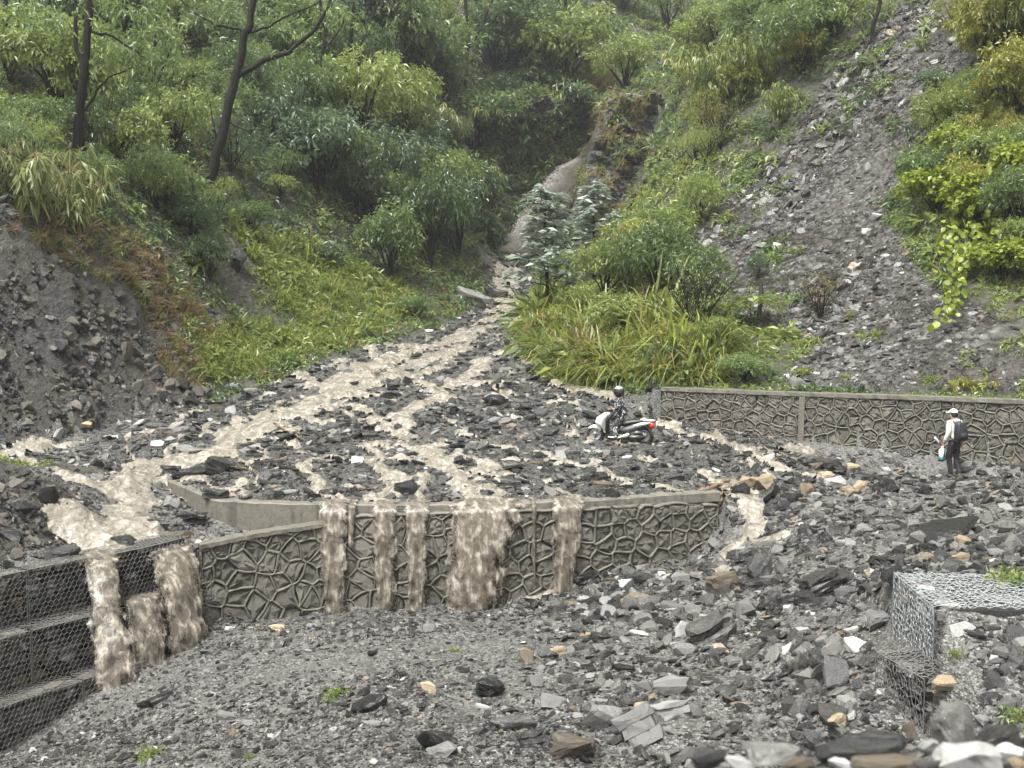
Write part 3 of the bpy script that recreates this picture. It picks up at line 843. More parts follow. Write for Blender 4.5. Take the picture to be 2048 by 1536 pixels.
# ------------------------------------------------------------------ gabions
def hex_edges(s0, s1, t0, t1, w_, h_):
    """edges of a twisted hexagonal net"""
    E = []; a = h_ / 3.0
    nr = int((t1 - t0) / (h_ * 2 / 3.0)) + 1
    nc = int((s1 - s0) / w_) + 1
    for r in range(nr):
        for c in range(nc):
            ox = s0 + c * w_ + (w_ / 2 if r % 2 else 0); oz = t0 + r * h_ * 2 / 3.0
            p0 = (ox, oz); p1 = (ox, oz + a); p2 = (ox + w_ / 2, oz + a * 2); p3 = (ox - w_ / 2, oz + a * 2)
            for a_, b_ in ((p0, p1), (p1, p2), (p1, p3)):
                if max(a_[0], b_[0]) <= s1 and min(a_[0], b_[0]) >= s0 and max(a_[1], b_[1]) <= t1: E.append((a_, b_))
    return E

def wires(name, segs, rad, mat, root, seed=1, wob=0.0):
    """segs: array (n, 2, 3); three sided rods in one mesh"""
    A = np.array(segs, float); n = len(A)
    if wob:
        rg = np.random.default_rng(seed)
        key = np.round(A.reshape(-1, 3), 3); u, inv = np.unique(key, axis=0, return_inverse=True)
        A = A + ((rg.random((len(u), 3)) - 0.5) * wob)[inv.ravel()].reshape(n, 2, 3)
    d = A[:, 1] - A[:, 0]; d /= np.linalg.norm(d, axis=1, keepdims=True) + 1e-9
    up = np.where(np.abs(d[:, 2:3]) > 0.8, np.array([[1.0, 0, 0]]), np.array([[0, 0, 1.0]]))
    a = np.cross(d, up); a /= np.linalg.norm(a, axis=1, keepdims=True); b = np.cross(d, a)
    V = []
    rad = np.broadcast_to(np.asarray(rad, float), (n,))[:, None]
    for e in (0, 1):
        for k in range(3):
            an = k * 2.0944
            V.append(A[:, e] + (a * math.cos(an) + b * math.sin(an)) * rad)
    V = np.stack(V, 1).reshape(-1, 3)
    o = np.arange(n)[:, None] * 6
    T = np.concatenate([o + np.array([[k, (k + 1) % 3, 3 + (k + 1) % 3, 3 + k]]) for k in range(3)])
    return link(name, np_mesh(name, V, T, True), mat, root)

def gabion(W, s0, s1, zb, zt, depth, label, group, wire, cell, seed, stonekey, rows=5, rad=0.0055, topmesh=True, frontwob=0.012, dens=1.0, box=True):
    rg = np.random.default_rng(seed)
    c = W((s0 + s1) / 2, zb, -depth / 2)
    root = empty('gabion_basket', tuple(c)); tag(root, label, 'gabion', group)
    Wl = lambda s, t, d: np.asarray(W(s, t, d)) - np.asarray(c)
    # packed stones on the face and on top
    z = zb; k = 0
    while z < zt - 0.03:
        h = min((zt - zb) / rows * (0.7 + 0.6 * rg.random()), zt - z)
        s_ = s0
        while s_ < s1 - 0.04:
            w_ = min((0.16 + 0.3 * rg.random()) * dens, s1 - s_)
            me = (BLOCKS + LAYERS)[int(rg.random() * 14)]
            o = link('stone', variant(me, stonekey if rg.random() > 0.12 else 'brown'), None, root)
            p0 = Wl(s_ + w_ / 2, z + h / 2, -0.215 + 0.04 * rg.random()); e = Wl(s_ + w_ / 2 + 0.1, z + h / 2, -0.17) - Wl(s_ + w_ / 2, z + h / 2, -0.17)
            o.location = p0; o.scale = (w_ * 1.15, 0.30, h * 1.5 if me in BLOCKS else h * 2.6)
            o.rotation_euler = ((rg.random() - 0.5) * 0.2, (rg.random() - 0.5) * 0.25, math.atan2(e[1], e[0]) + (rg.random() - 0.5) * 0.3)
            s_ += w_
        z += h
    n = max(2, int((s1 - s0) / 0.3)); q = np.linspace(s0, s1, n + 1)
    ring = lambda s: [Wl(s, zb, -0.2), Wl(s, zt - 0.03, -0.2), Wl(s, zt - 0.03, -depth), Wl(s, zb, -depth)]
    V = np.array([p for s in q for p in ring(s)]); T = []
    for i in range(n):
        for j in range(4): T.append((i * 4 + j, (i + 1) * 4 + j, (i + 1) * 4 + (j + 1) % 4, i * 4 + (j + 1) % 4))
    T += [(0, 1, 2, 3), (n * 4 + 3, n * 4 + 2, n * 4 + 1, n * 4)]
    link('stone_fill', np_mesh('stone_fill', V, np.array(T)[:, ::-1]), M['slate_dark'], root)
    segs = [(Wl(a[0], a[1], 0.0), Wl(b[0], b[1], 0.0)) for a, b in hex_edges(s0, s1, zb, zt, *cell)]
    if topmesh: segs += [(Wl(a[0], zt, -a[1]), Wl(b[0], zt, -b[1])) for a, b in hex_edges(s0, s1, 0.0, depth, *cell)]
    wires('wire_mesh', segs, rad, wire, root, seed, frontwob)
    fr = []
    for a, b in (((s0, zb), (s0, zt)), ((s1, zb), (s1, zt)), ((s0, zt), (s1, zt))):
        m = 8
        for i in range(m):
            u = [(a[0] + (b[0] - a[0]) * t / m, a[1] + (b[1] - a[1]) * t / m) for t in (i, i + 1)]
            fr.append((Wl(u[0][0], u[0][1], 0.004), Wl(u[1][0], u[1][1], 0.004)))
    wires('frame_wire', fr, rad * 1.5, wire, root, seed, 0.004)
    return root

GC = Curve2(LEDW[:5])
def Wg(off):
    def f(s, t, d):
        x, y = GC.at(s, d + off)
        return np.stack(np.broadcast_arrays(x, y, t), -1)
    return f
gs = lambda px, Y: float(GC.s_of_x((px - 1024) / F * Y))
e0, e1, e2, e3 = gs(-260, 16.6), gs(0, 18.3), gs(168, 19.5), gs(300, 20.7)
GR = 'wire gabions stepping down on the left'
gabion(Wg(0.0), e0, e1 + 0.35, -5.40, -4.45, 1.0, 'top tier gabion of dark stone at the left edge of the photo', GR, M['wire_rust'], (0.10, 0.13), 11, 'wallstone')
gabion(Wg(0.0), e1 + 0.38, e2, -5.40, -4.44, 1.0, 'top tier dark gabion just left of the left waterfall', GR, M['wire_rust'], (0.10, 0.13), 12, 'slate')
gabion(Wg(0.0), e2 + 0.03, e3 + 0.9, -5.40, -4.47, 1.0, 'top tier gabion with brown water pouring over it', GR, M['wire_rust'], (0.10, 0.13), 13, 'slate_dark')
gabion(Wg(0.48), e0, e1 + 0.1, -6.32, -5.36, 1.0, 'middle tier gabion at the left edge of the photo', GR, M['wire_rust'], (0.10, 0.13), 14, 'wallstone')
gabion(Wg(0.48), e1 + 0.13, e2 + 0.35, -6.32, -5.36, 1.0, 'middle tier gabion left of the splash pool', GR, M['wire_rust'], (0.10, 0.13), 15, 'slate')
gabion(Wg(0.48), e2 + 0.38, e3 + 1.0, -6.32, -5.34, 1.0, 'middle tier gabion behind the left waterfall spray', GR, M['wire_rust'], (0.10, 0.13), 16, 'slate_dark')
gabion(Wg(0.95), e0, e1 + 0.75, -7.35, -6.30, 1.0, 'lowest tier gabion at the bottom left edge with tan stones', GR, M['wire_rust'], (0.10, 0.13), 17, 'wallstone')
gabion(Wg(0.95), e1 + 0.78, e2 + 0.55, -7.35, -6.28, 1.0, 'lowest tier gabion running into the gravel slope', GR, M['wire_rust'], (0.10, 0.13), 18, 'wallstone')

# bright new gabions on the right
def Wline(p, q, side):
    p = np.array(p, float); q = np.array(q, float); L = np.hypot(*(q - p)); t = (q - p) / L; nrm = np.array((t[1], -t[0])) * side
    def f(s, tt, d):
        s = np.asarray(s, float); bul = 0.06 * np.sin(np.clip(s / L, 0, 1) * math.pi)
        return np.stack(np.broadcast_arrays(p[0] + t[0] * s + nrm[0] * (np.asarray(d) + 0 * s), p[1] + t[1] * s + nrm[1] * (np.asarray(d) + 0 * s), np.asarray(tt, float)), -1)
    return f, L
pa, pb = at(1788, 1152, 14.0), at(1868, 1222, 12.35)
f1, L1 = Wline(pa[:2], pb[:2], 1.0)
gabion(f1, 0.0, L1, -4.50, -3.38, 3.2, 'bright galvanised wire gabion of pale stone at the right edge', 'new gabions on the right', M['wire'], (0.055, 0.11), 21, 'slate_light', 8, 0.0036, True, 0.03, 0.6)
pc, pd = at(1752, 1325, 12.75), at(1850, 1352, 11.75)
f2, L2 = Wline(pc[:2], pd[:2], 1.0)
gabion(f2, 0.0, L2, -5.0, -4.02, 1.4, 'lower dull wire gabion half buried in the gravel below the bright one', 'new gabions on the right', M['wire_rust'], (0.06, 0.12), 22, 'slate', 7, 0.0045, True, 0.03, 0.6)

# ------------------------------------------------------------------ scatter with geometry nodes (for what nobody could count)
PROTO = {}
def proto_coll(key, meshes):
    if key not in PROTO:
        c = bpy.data.collections.new(key)
        for i, me in enumerate(meshes):
            o = bpy.data.objects.new('%s.%03d' % (key, i), me); c.objects.link(o)
        PROTO[key] = c
    return PROTO[key]

def scatter(name, key, meshes, P, R, SC, idx, kind='stuff', label=None):
    me = bpy.data.meshes.new(name)
    me.vertices.add(len(P)); me.vertices.foreach_set('co', np.asarray(P, np.float32).ravel())
    for an, v in (('rot', R), ('scl', SC)):
        a = me.attributes.new(an, 'FLOAT_VECTOR', 'POINT'); a.data.foreach_set('vector', np.asarray(v, np.float32).ravel())
    a = me.attributes.new('pick', 'INT', 'POINT'); a.data.foreach_set('value', np.asarray(idx, np.int32))
    o = link(name, me); tag(o, label, kind=kind)
    g = bpy.data.node_groups.new(name, 'GeometryNodeTree')
    g.interface.new_socket('Geometry', in_out='INPUT', socket_type='NodeSocketGeometry')
    g.interface.new_socket('Geometry', in_out='OUTPUT', socket_type='NodeSocketGeometry')
    N = g.nodes.new; gi = N('NodeGroupInput'); go = N('NodeGroupOutput')
    ci = N('GeometryNodeCollectionInfo'); ci.inputs['Collection'].default_value = proto_coll(key, meshes)
    ci.inputs['Separate Children'].default_value = True; ci.inputs['Reset Children'].default_value = True
    ip = N('GeometryNodeInstanceOnPoints'); ip.inputs['Pick Instance'].default_value = True
    def na(nm, t):
        q = N('GeometryNodeInputNamedAttribute'); q.data_type = t; q.inputs['Name'].default_value = nm; return q.outputs['Attribute']
    L = g.links.new
    L(gi.outputs[0], ip.inputs['Points']); L(ci.outputs[0], ip.inputs['Instance'])
    L(na('pick', 'INT'), ip.inputs['Instance Index']); L(na('rot', 'FLOAT_VECTOR'), ip.inputs['Rotation']); L(na('scl', 'FLOAT_VECTOR'), ip.inputs['Scale'])
    L(ip.outputs[0], go.inputs[0])
    md = o.modifiers.new('scatter', 'NODES'); md.node_group = g
    return o

def normals(x, y, e=0.12):
    gx = (ground(x + e, y) - ground(x - e, y)) / (2 * e); gy = (ground(x, y + e) - ground(x, y - e)) / (2 * e)
    n = np.stack((-gx, -gy, np.ones_like(gx)), -1); return n / np.linalg.norm(n, axis=1, keepdims=True)

def euler_from(nrm, yaw):
    a = np.stack((np.cos(yaw), np.sin(yaw), np.zeros_like(yaw)), -1)
    zx = nrm; yx = np.cross(zx, a); yx /= np.linalg.norm(yx, axis=1, keepdims=True) + 1e-9; xx = np.cross(yx, zx)
    # columns xx, yx, zx
    return np.stack((np.arctan2(yx[:, 2], zx[:, 2]), -np.arcsin(np.clip(xx[:, 2], -1, 1)), np.arctan2(xx[:, 1], xx[:, 0])), -1)

def screen_samples(n, y0, y1, u0=-0.62, u1=0.62, rg=RNG):
    u = u0 + (u1 - u0) * rg.random(n); y = np.exp(math.log(y0) + (math.log(y1) - math.log(y0)) * rg.random(n))
    return u * y, y

FLATM = [variant(m, 'slate') for m in SLABS] + [variant(m, 'slate_light') for m in SLABS[3:5]] + [variant(m, 'slate') for m in SLABS[5:8]] + [variant(m, 'slate_dark') for m in SLABS[1:8]] + [variant(m, 'slate') for m in BLOCKS[:3]] + [variant(BLOCKS[3], 'slate_dark'), variant(BLOCKS[4], 'slate')]
HFLAT = [variant(m, k) for m in HSLABS[:6] for k in ('slate', 'slate_light')] + [variant(m, 'slate_dark') for m in HSLABS[6:]] + [variant(m, 'slate_light') for m in HSLABS[6:]] + [variant(m, 'slate') for m in HBLOCKS[:4]]
HDARK = [variant(m, 'slate_dark') for m in HSLABS + HLAYERS[:3]] + [variant(m, 'slate') for m in HSLABS[:4]]
DARKM = [variant(m, 'slate_dark') for m in SLABS] + [variant(m, 'slate_dark') for m in LAYERS[:3]] + [variant(SLABS[k], 'slate') for k in range(6)] + [variant(SLABS[k], 'slate_light') for k in (2, 5)]  # the few pale slates put white wet gleams into stone colour
PALEM = [variant(m, 'slate') for m in SLABS] + [variant(m, 'slate_dark') for m in SLABS[3:]] + [variant(m, 'slate_dark') for m in SLABS] + [variant(m, 'slate_light') for m in SLABS[:5]]

def stones(name, key, meshes, n, y0, y1, keep, size, tilt, flat=(0.8, 1.4), sink=0.15, u0=-0.62, u1=0.62, seed=1, label=None):
    rg = np.random.default_rng(seed)
    x, y = screen_samples(n, y0, y1, u0, u1, rg)
    k = keep(x, y, rg); x, y = x[k], y[k]; n = len(x)
    s = size(x, y, rg)
    nr = normals(x, y) + tilt * rg.normal(size=(n, 3)); nr /= np.linalg.norm(nr, axis=1, keepdims=True)
    R = euler_from(nr, rg.random(n) * 6.283)
    SC = np.stack((s, s * (0.7 + 0.5 * rg.random(n)), s * (flat[0] + (flat[1] - flat[0]) * rg.random(n))), -1)
    P = np.stack((x, y, ground(x, y) + s * (0.08 - sink * rg.random(n))), -1)
    return scatter(name, key, meshes, P, R, SC, rg.integers(0, len(meshes), n), label=label)

def low_mask(x, y):
    capd = y - np.interp(x, _ux, _uy)
    bwy = np.interp(x, BW[:, 0], BW[:, 1])
    road = (x > BW[0, 0] - 0.3) & (y < bwy - 0.1)
    return ((capd < -0.15) | road) & ~in_poly(x, y, FAN)
_gab = lambda x, y: (y > 10.9) & (y < 14.2) & (x > np.interp(y, [10.9, 11.7, 12.2, 14.1], [4.3, 4.5, 4.6, 4.6])) & (x < np.interp(y, [10.9, 12.2, 12.35, 14.1], [4.9, 5.0, 9.0, 9.0]))
_left = lambda x, y: (y - np.interp(x, LEDW[:, 0], LEDW[:, 1]) > -0.75) & (y - np.interp(x, _ux, _uy) < 0.2) & (x < -6.9) & (y > np.interp(x, LEDW[:, 0], LEDW[:, 1]) - 0.7) & (y < np.interp(x, LEDW[:, 0], LEDW[:, 1]) + 0.7)
def ok_low(x, y): return low_mask(x, y) & ~in_poly(x, y, BANK) & ~_gab(x, y) & ~_left(x, y)

MUDA = poly_w([(1560, 990), (1800, 985), (2070, 965), (2070, 1060), (1800, 1045), (1650, 1030)], zL, 14.0)
MUDB = poly_w([(480, 1345), (760, 1275), (980, 1262), (1040, 1290), (780, 1340), (540, 1385)], zL, 10.0)
stones('gravel', 'gravel_stone', FLATM, 175000, 8.5, 30.0, lambda x, y, rg: ok_low(x, y) & (rg.random(len(x)) < np.where(in_poly(x, y, MUDA) | in_poly(x, y, MUDB), 0.32, 1.0) * np.clip(0.68 + 1.6 * fbm(x * 0.45, y * 0.45, 201, 3), 0.15, 1.0) * np.where(wet(x, y) > 0.45, 0.3, 1)),
       lambda x, y, rg: np.clip(y * 0.0042 * np.where(x + 0.12 * (y - 16) < 0.8, 0.78, 1.05) * np.exp(np.where(x < 0.8, 0.5, 0.68) * rg.normal(size=len(x))), 0.018, 0.36), 0.36, seed=101)
stones('rubble', 'rubble_stone', DARKM, 85000, 22.0, 72.0, lambda x, y, rg: in_poly(x, y, FAN) & (y - np.interp(x, _ux, _uy) > -0.05) & (rg.random(len(x)) < np.where(wet(x, y) > 0.5, np.where(y > 33, 0.7, 0.5), np.clip(0.75 + 1.4 * fbm(x * 0.5, y * 0.5, 202, 3), 0.2, 1))),
       lambda x, y, rg: np.clip(y * 0.0040 * np.exp(0.6 * rg.normal(size=len(x))) * np.where(wet(x, y) > 0.4, 0.8, 1.1), 0.05, 0.55), 0.32, seed=102)
def scree_keep(x, y, rg):
    f = fbm(x * 0.35, y * 0.35, 203, 4)
    return in_poly(x, y, SCREE) & (y > np.interp(x, BW[:, 0], BW[:, 1]) + 0.5) & (rg.random(len(x)) < np.clip(0.55 + 2.2 * f, 0.12, 1))
stones('scree', 'scree_stone', PALEM, 60000, 27.0, 75.0, scree_keep, lambda x, y, rg: np.clip(y * 0.0030 * np.exp(0.55 * rg.normal(size=len(x))), 0.05, 0.45), 0.35, u0=0.12, u1=0.62, seed=103)
BANDS = [[ray_hit(zU, *q, y0=26.0)[:2] for q in b] for b in ([(1840, 20), (1740, 130), (1650, 210), (1560, 330), (1480, 430), (1420, 490)], [(1780, 110), (1700, 240), (1600, 370), (1540, 480)], [(1700, 560), (1640, 640), (1590, 740)])]
stones('scree_shards', 'scree_shard', [variant(m, k) for m in SLABS for k in ('slate_dark', 'slate', 'slate')] + [variant(m, 'slate_light') for m in SLABS[:4]], 30000, 27.0, 75.0, lambda x, y, rg: (np.min([seg_dist(x + 1.2 * fbm(x * 0.4, y * 0.4, 209, 2), y, b) for b in BANDS], 0) < 1.1 * np.abs(rg.normal(size=len(x)))) & in_poly(x, y, SCREE), lambda x, y, rg: np.clip(y * 0.0062 * np.exp(0.5 * rg.normal(size=len(x))), 0.08, 0.8), 0.4, u0=0.12, u1=0.55, seed=109)
def slope_keep(x, y, rg):
    f = fbm(x * 0.3, y * 0.3, 204, 4)
    up = (y - np.interp(x, _ux, _uy) > 0.3) & ~in_poly(x, y, FAN) & ~in_poly(x, y, SCREE) & ((x < BW[0, 0]) | (y > np.interp(x, BW[:, 0], BW[:, 1]) + 0.4))
    return up & (rg.random(len(x)) < np.where(in_poly(x, y, CUT), np.clip(0.35 + 2.5 * f, 0.08, 1), np.clip(0.1 + f, 0, 0.5)))
stones('earth_clods', 'earth_clod', [variant(m, k) for m in BLOCKS[:5] for k in ('wallstone', 'slate_dark')], 90000, 19.0, 42.0, lambda x, y, rg: (in_poly(x, y, CUT) | in_poly(x, y, BANK)) & (rg.random(len(x)) < np.clip(0.4 + 3.0 * fbm(x * 1.1, y * 1.1, 207, 3), 0.0, 1)), lambda x, y, rg: np.clip(y * 0.0036 * np.exp(0.6 * rg.normal(size=len(x))), 0.04, 0.5), 0.5, sink=0.6, u0=-0.62, u1=-0.2, seed=107)
stones('slope_rubble', 'slope_stone', [variant(m, 'slate') for m in BLOCKS] + DARKM[:6], 34000, 22.0, 80.0, slope_keep, lambda x, y, rg: np.clip(y * 0.0040 * np.exp(0.5 * rg.normal(size=len(x))), 0.06, 0.5), 0.4, sink=0.35, seed=104)

# ------------------------------------------------------------------ stones one can point at
KIND = {'s': HSLABS, 'b': HBLOCKS, 'l': HLAYERS + HSLABS[:4]}
KM = {'d': 'slate_dark', 'g': 'slate', 'p': 'slate_light', 't': 'tan', 'w': 'white', 'n': 'brown'}
_hr = random.Random(5)
def stone(px, py, w_, h_, code, label, group=None, tilt=None, Y=None, yaw=None):
    kind, mk = code[0], code[1]
    h0 = hit(px, py + h_ * 0.3, 9.0) if Y is None else at(px, py + h_ * 0.3, Y)
    if h0 is None: return None
    Y = h0[1]; W_, H_ = w_ / F * Y, h_ / F * Y
    me = variant(_hr.choice(KIND[kind]), KM[mk])
    dz = max(v.co.z for v in me.vertices) - min(v.co.z for v in me.vertices)
    o = link('slate_stone' if mk in 'dgp' else 'stone_block', me)
    th = H_ * (0.8 if kind == 's' else 0.95)
    o.scale = (W_ * 1.08, W_ * (0.75 if w_ > h_ else 0.9), max(th / dz, 0.1 * W_ / dz))
    t = tilt if tilt is not None else (_hr.uniform(-0.2, 0.25), _hr.uniform(-0.2, 0.2))
    o.rotation_euler = (t[0], t[1], _hr.uniform(-0.5, 0.5) + (math.pi if _hr.random() < 0.5 else 0) if yaw is None else yaw)
    o.location = (h0[0], h0[1] + 0.1 * W_, h0[2] + th * 0.28)
    tag(o, label, 'stone', group)
    return o
T0 = (0.05, 0.0)
HERO = [
    # foreground
    (1105, 1402, 60, 40, 'sp', 'pale blue grey flat slab split by a crack in the foreground', (0.35, 0.0)), (1071, 1361, 38, 30, 'sp', 'smooth oval grey stone just behind the cracked pale slab', (0.4, 0.1)),
    (982, 1378, 64, 46, 'ld', 'dark slate block with worn pale face left of the oval stone', (0.3, 0.25)), (1028, 1447, 88, 38, 'sd', 'long flat dark slate lying below the cracked slab', (0.2, 0)),
    (1210, 1437, 74, 66, 'lp', 'pale split block leaning left beside the big wedge block', (0.35, 0.45)), (1281, 1458, 84, 84, 'lp', 'large wedge shaped pale block with a tan stone on it', (0.45, 0.4)),
    (1283, 1417, 34, 26, 'bt', 'tan stone sitting on top of the large wedge block', T0), (1345, 1424, 92, 42, 'lp', 'long slab with pale blue top and black underside right of wedge block', (0.25, 0.05)),
    (1346, 1373, 78, 52, 'bp', 'angular pale grey boulder in the lower middle of the gravel', (0.2, 0.2)), (1145, 1496, 92, 62, 'bn', 'layered brown boulder with orange streaks at the bottom edge', (0.3, 0.1)),
    (1116, 1303, 38, 22, 'bt', 'tan rounded stone lying right of the brown upright stone', T0), (1052, 1312, 30, 40, 'bn', 'brown upright stone next to the tan rounded stone', T0),
    (857, 1377, 38, 28, 'bt', 'yellowish stone alone on the gravel left of the dark block', T0), (872, 1478, 70, 78, 'sd', 'pointed dark slate standing up near the bottom edge', (0.9, 0.5)),
    (890, 1502, 74, 36, 'bp', 'pale grey stone in front of the pointed dark slate', T0), (1062, 1482, 64, 40, 'ld', 'blackish split block between long flat slate and brown boulder', (0.2, 0.2)),
    (1252, 1168, 28, 30, 'bw', 'white chalky stone near the foot of the retaining wall', T0), (1179, 1162, 54, 36, 'ld', 'dark layered slate heap piece at the wall foot left of white stone', (0.1, -0.4)),
    (1285, 1158, 40, 36, 'bd', 'black block just right of the white chalky stone', T0), (1361, 1160, 42, 38, 'bp', 'bluish pale stone with white veins right of the black block', T0),
    (1276, 1198, 46, 30, 'bn', 'greyish brown boulder below the white chalky stone', T0), (745, 1448, 46, 20, 'sp', 'small pale slate lying flat left of the pointed dark slate', T0),
    (735, 1410, 80, 30, 'sd', 'long thin dark slate pointing right in the middle foreground', (0.1, -0.35)), (1180, 1420, 36, 20, 'sg', 'grey slate chip between cracked slab and leaning pale block', T0),
    (966, 1415, 34, 16, 'sp', 'small white topped slate left of the cracked slab', T0), (860, 1255, 34, 26, 'sp', 'curved pale slate on the upper gravel slope', (0.4, 0.2)),
    # pile right of the wall
    (1520, 1134, 62, 62, 'bd', 'big smooth black block on the rubble pile right of the wall', (0.1, 0.05)), (1447, 1166, 72, 52, 'bn', 'brown grey block left of the big black block', T0),
    (1512, 1168, 64, 28, 'sd', 'dark slab under the big black block', T0), (1542, 1192, 46, 40, 'bg', 'grey angular stone below the black block', T0), (1493, 1218, 44, 46, 'bp', 'pale blue wedge stone below the brown grey block', (0.5, 0.3)),
    (1548, 1220, 36, 36, 'bg', 'small grey stone right of the pale blue wedge', T0), (1420, 1262, 98, 60, 'lg', 'long greenish grey slab with a pale left end', (0.25, 0.35)), (1440, 1243, 46, 34, 'bp', 'rough pale lump above the long greenish slab', T0),
    (1608, 1195, 42, 38, 'bg', 'grey brown stone between black block and large grey slab', T0), (1652, 1172, 104, 56, 'lg', 'large grey slab sloping right above the gravel hollow', (0.2, 0.3)), (1576, 1217, 20, 18, 'bw', 'little cream white stone near the small grey stone', T0),
    (1756, 1240, 60, 48, 'bp', 'pale rounded stone beside the bright wire gabion', T0), (1712, 1291, 46, 36, 'bw', 'white greenish stone left of the wire gabions', T0), (1703, 1261, 32, 22, 'sp', 'flat pale stone above the white greenish one', T0),
    (1672, 1338, 46, 108, 'sd', 'long dark plate leaning down the hollow left of the gabions', (1.0, 0.25)), (1468, 1324, 38, 28, 'bg', 'grey pyramid shaped stone alone in the gravel hollow', T0), (1543, 1272, 58, 28, 'sg', 'grey flat stone below the small grey stone', T0),
    (1676, 1444, 42, 38, 'bt', 'pale tan lump at the bottom of the hollow', T0), (1635, 1420, 50, 24, 'sd', 'dark slab beside the pale tan lump', T0), (1620, 1332, 32, 22, 'bg', 'light grey chip left of the long leaning plate', T0),
    (1925, 1083, 32, 24, 'bt', 'tan stone in the rubble above the bright gabion', T0), (1924, 1117, 36, 26, 'bt', 'yellow tan stone just above the gabion top', T0), (1857, 1100, 48, 32, 'bd', 'dark boulder left of the tan stones above the gabion', T0), (1758, 1125, 46, 28, 'bd', 'black stone at the upper left of the bright gabion', T0),
    (1895, 1062, 150, 28, 'sd', 'long dark slate plank pointing up right beyond the gabion', (0.05, -0.22)), (1898, 1365, 62, 36, 'st', 'greenish tan striped slab right of the lower gabion', (0.3, 0)), (1876, 1385, 24, 16, 'bp', 'small grey pebble below the striped slab', T0), (1800, 1090, 40, 20, 'sp', 'pale flat stone on the gravel above the gabion corner', T0),
    (1690, 1085, 40, 16, 'sp', 'pale slate on the open gravel right of the rubble pile', T0), (1935, 1490, 44, 26, 'bn', 'rusty stone behind the blurred near stones', T0), (1968, 1440, 44, 24, 'bp', 'pale grey chip right of the rusty stone', T0),
    # rubble row at the road edge
    (1502, 966, 52, 30, 'bt', 'cream boulder at the left end of the roadside rubble row', T0), (1481, 984, 38, 42, 'bd', 'dark upright block before the cream boulder', T0), (1545, 990, 44, 40, 'ld', 'blue black slab leaning in the rubble row', (0.2, -0.6)), (1531, 966, 38, 40, 'bt', 'orange tan block right of the cream boulder', T0),
    (1584, 994, 54, 20, 'sd', 'dark flat slab in front of the rubble row', T0), (1611, 980, 32, 30, 'bn', 'rust brown block in the middle of the rubble row', T0), (1633, 992, 24, 16, 'bp', 'small pale stone before the rust brown block', T0), (1671, 966, 42, 32, 'bp', 'pale blocky stone in the right half of the rubble row', T0),
    (1720, 974, 34, 30, 'bt', 'pinkish tan stone right of the pale blocky stone', T0), (1773, 976, 56, 42, 'bg', 'large grey block at the right end of the rubble row', (0.1, 0.3)), (1698, 984, 36, 24, 'bg', 'grey stone below the pinkish tan stone', T0), (1635, 932, 32, 20, 'bn', 'brown rounded stone at the back of the rubble row', T0),
    (1662, 928, 46, 24, 'bd', 'black stone at the back of the rubble row', T0), (1615, 918, 42, 24, 'bp', 'pale slab farthest back in the rubble row', T0), (1707, 935, 28, 22, 'bt', 'tan square stone at the back right of the rubble row', T0), (1731, 954, 58, 20, 'sd', 'long dark slab behind the pinkish tan stone', T0),
    (1654, 950, 32, 18, 'bt', 'tan flat stone in the centre of the rubble row', T0), (1775, 942, 24, 20, 'bp', 'small pale stone behind the large grey block', T0), (1580, 960, 30, 18, 'bp', 'whitish stone between orange block and rust block', T0), (1820, 965, 30, 14, 'sg', 'grey flat stone right of the rubble row', T0),
    (1936, 977, 52, 28, 'lp', 'cream topped slab on the road below the walker', T0), (2013, 974, 16, 14, 'bd', 'small black stone on the road at the right', T0), (2036, 922, 40, 24, 'bt', 'tan boulder at the right edge before the long wall', T0), (1898, 948, 28, 14, 'bp', 'pale grey stone at the feet of the walker', T0),
    # on the fan
    (988, 800, 46, 24, 'bd', 'dark boulder beside the water in the middle of the fan', T0), (953, 860, 42, 18, 'sd', 'dark slab on the fan left of the scooter', T0), (1083, 864, 24, 14, 'bp', 'pale stone on the fan just left of the front wheel', T0), (714, 920, 28, 22, 'sw', 'white slab tilted on the fan above the wall', (0.7, 0.2)),
    (735, 870, 38, 20, 'sd', 'dark slab by the water left of the fan centre', T0), (810, 976, 48, 36, 'bd', 'dark brown boulder near the cap above the narrow falls', T0), (1022, 964, 42, 20, 'sd', 'dark slate right of the main stream near the cap', T0), (1172, 957, 26, 22, 'bd', 'left of two dark blocks on the fan below the scooter', T0),
    (1200, 953, 36, 22, 'bd', 'right of two dark blocks on the fan below the scooter', T0), (1205, 968, 50, 14, 'sd', 'flat slab under the two dark blocks', T0), (1145, 905, 40, 14, 'sg', 'grey slab on the fan below the front wheel', T0), (1255, 915, 24, 12, 'sw', 'white flat stone below the rear of the scooter', T0),
    (376, 905, 44, 24, 'lg', 'upper slab of the dark pile at the left end of the cap', (0.2, 0.2)), (440, 934, 66, 38, 'ld', 'right hand slab of the dark pile sloping to the water', (0.2, 0.4)), (385, 950, 84, 26, 'ld', 'long ribbed slab at the bottom of the dark pile', (0.05, -0.15)), (342, 942, 46, 26, 'ld', 'left slab of the dark pile on the cap end', T0), (408, 901, 26, 16, 'sp', 'pale slate at the top of the dark pile', T0),
    (430, 990, 62, 24, 'ld', 'black layered slab lying on the concrete cap corner', T0), (345, 1006, 40, 28, 'sp', 'pale slab below the turn of the concrete cap', (0.6, -0.3)), (626, 784, 32, 28, 'bg', 'grey boulder on the far bank left of the main stream', T0), (499, 781, 30, 14, 'sp', 'pale flat stone on the left bank of the main stream', T0),
    (543, 788, 26, 13, 'sw', 'whitish slab next to the pale flat stone on the bank', T0), (465, 772, 36, 15, 'sp', 'light slab nearest the brown grass on the bank', T0), (140, 832, 28, 18, 'bg', 'grey stone at the foot of the earth cut', T0), (169, 849, 26, 15, 'bt', 'tan stone at the foot of the earth cut', T0),
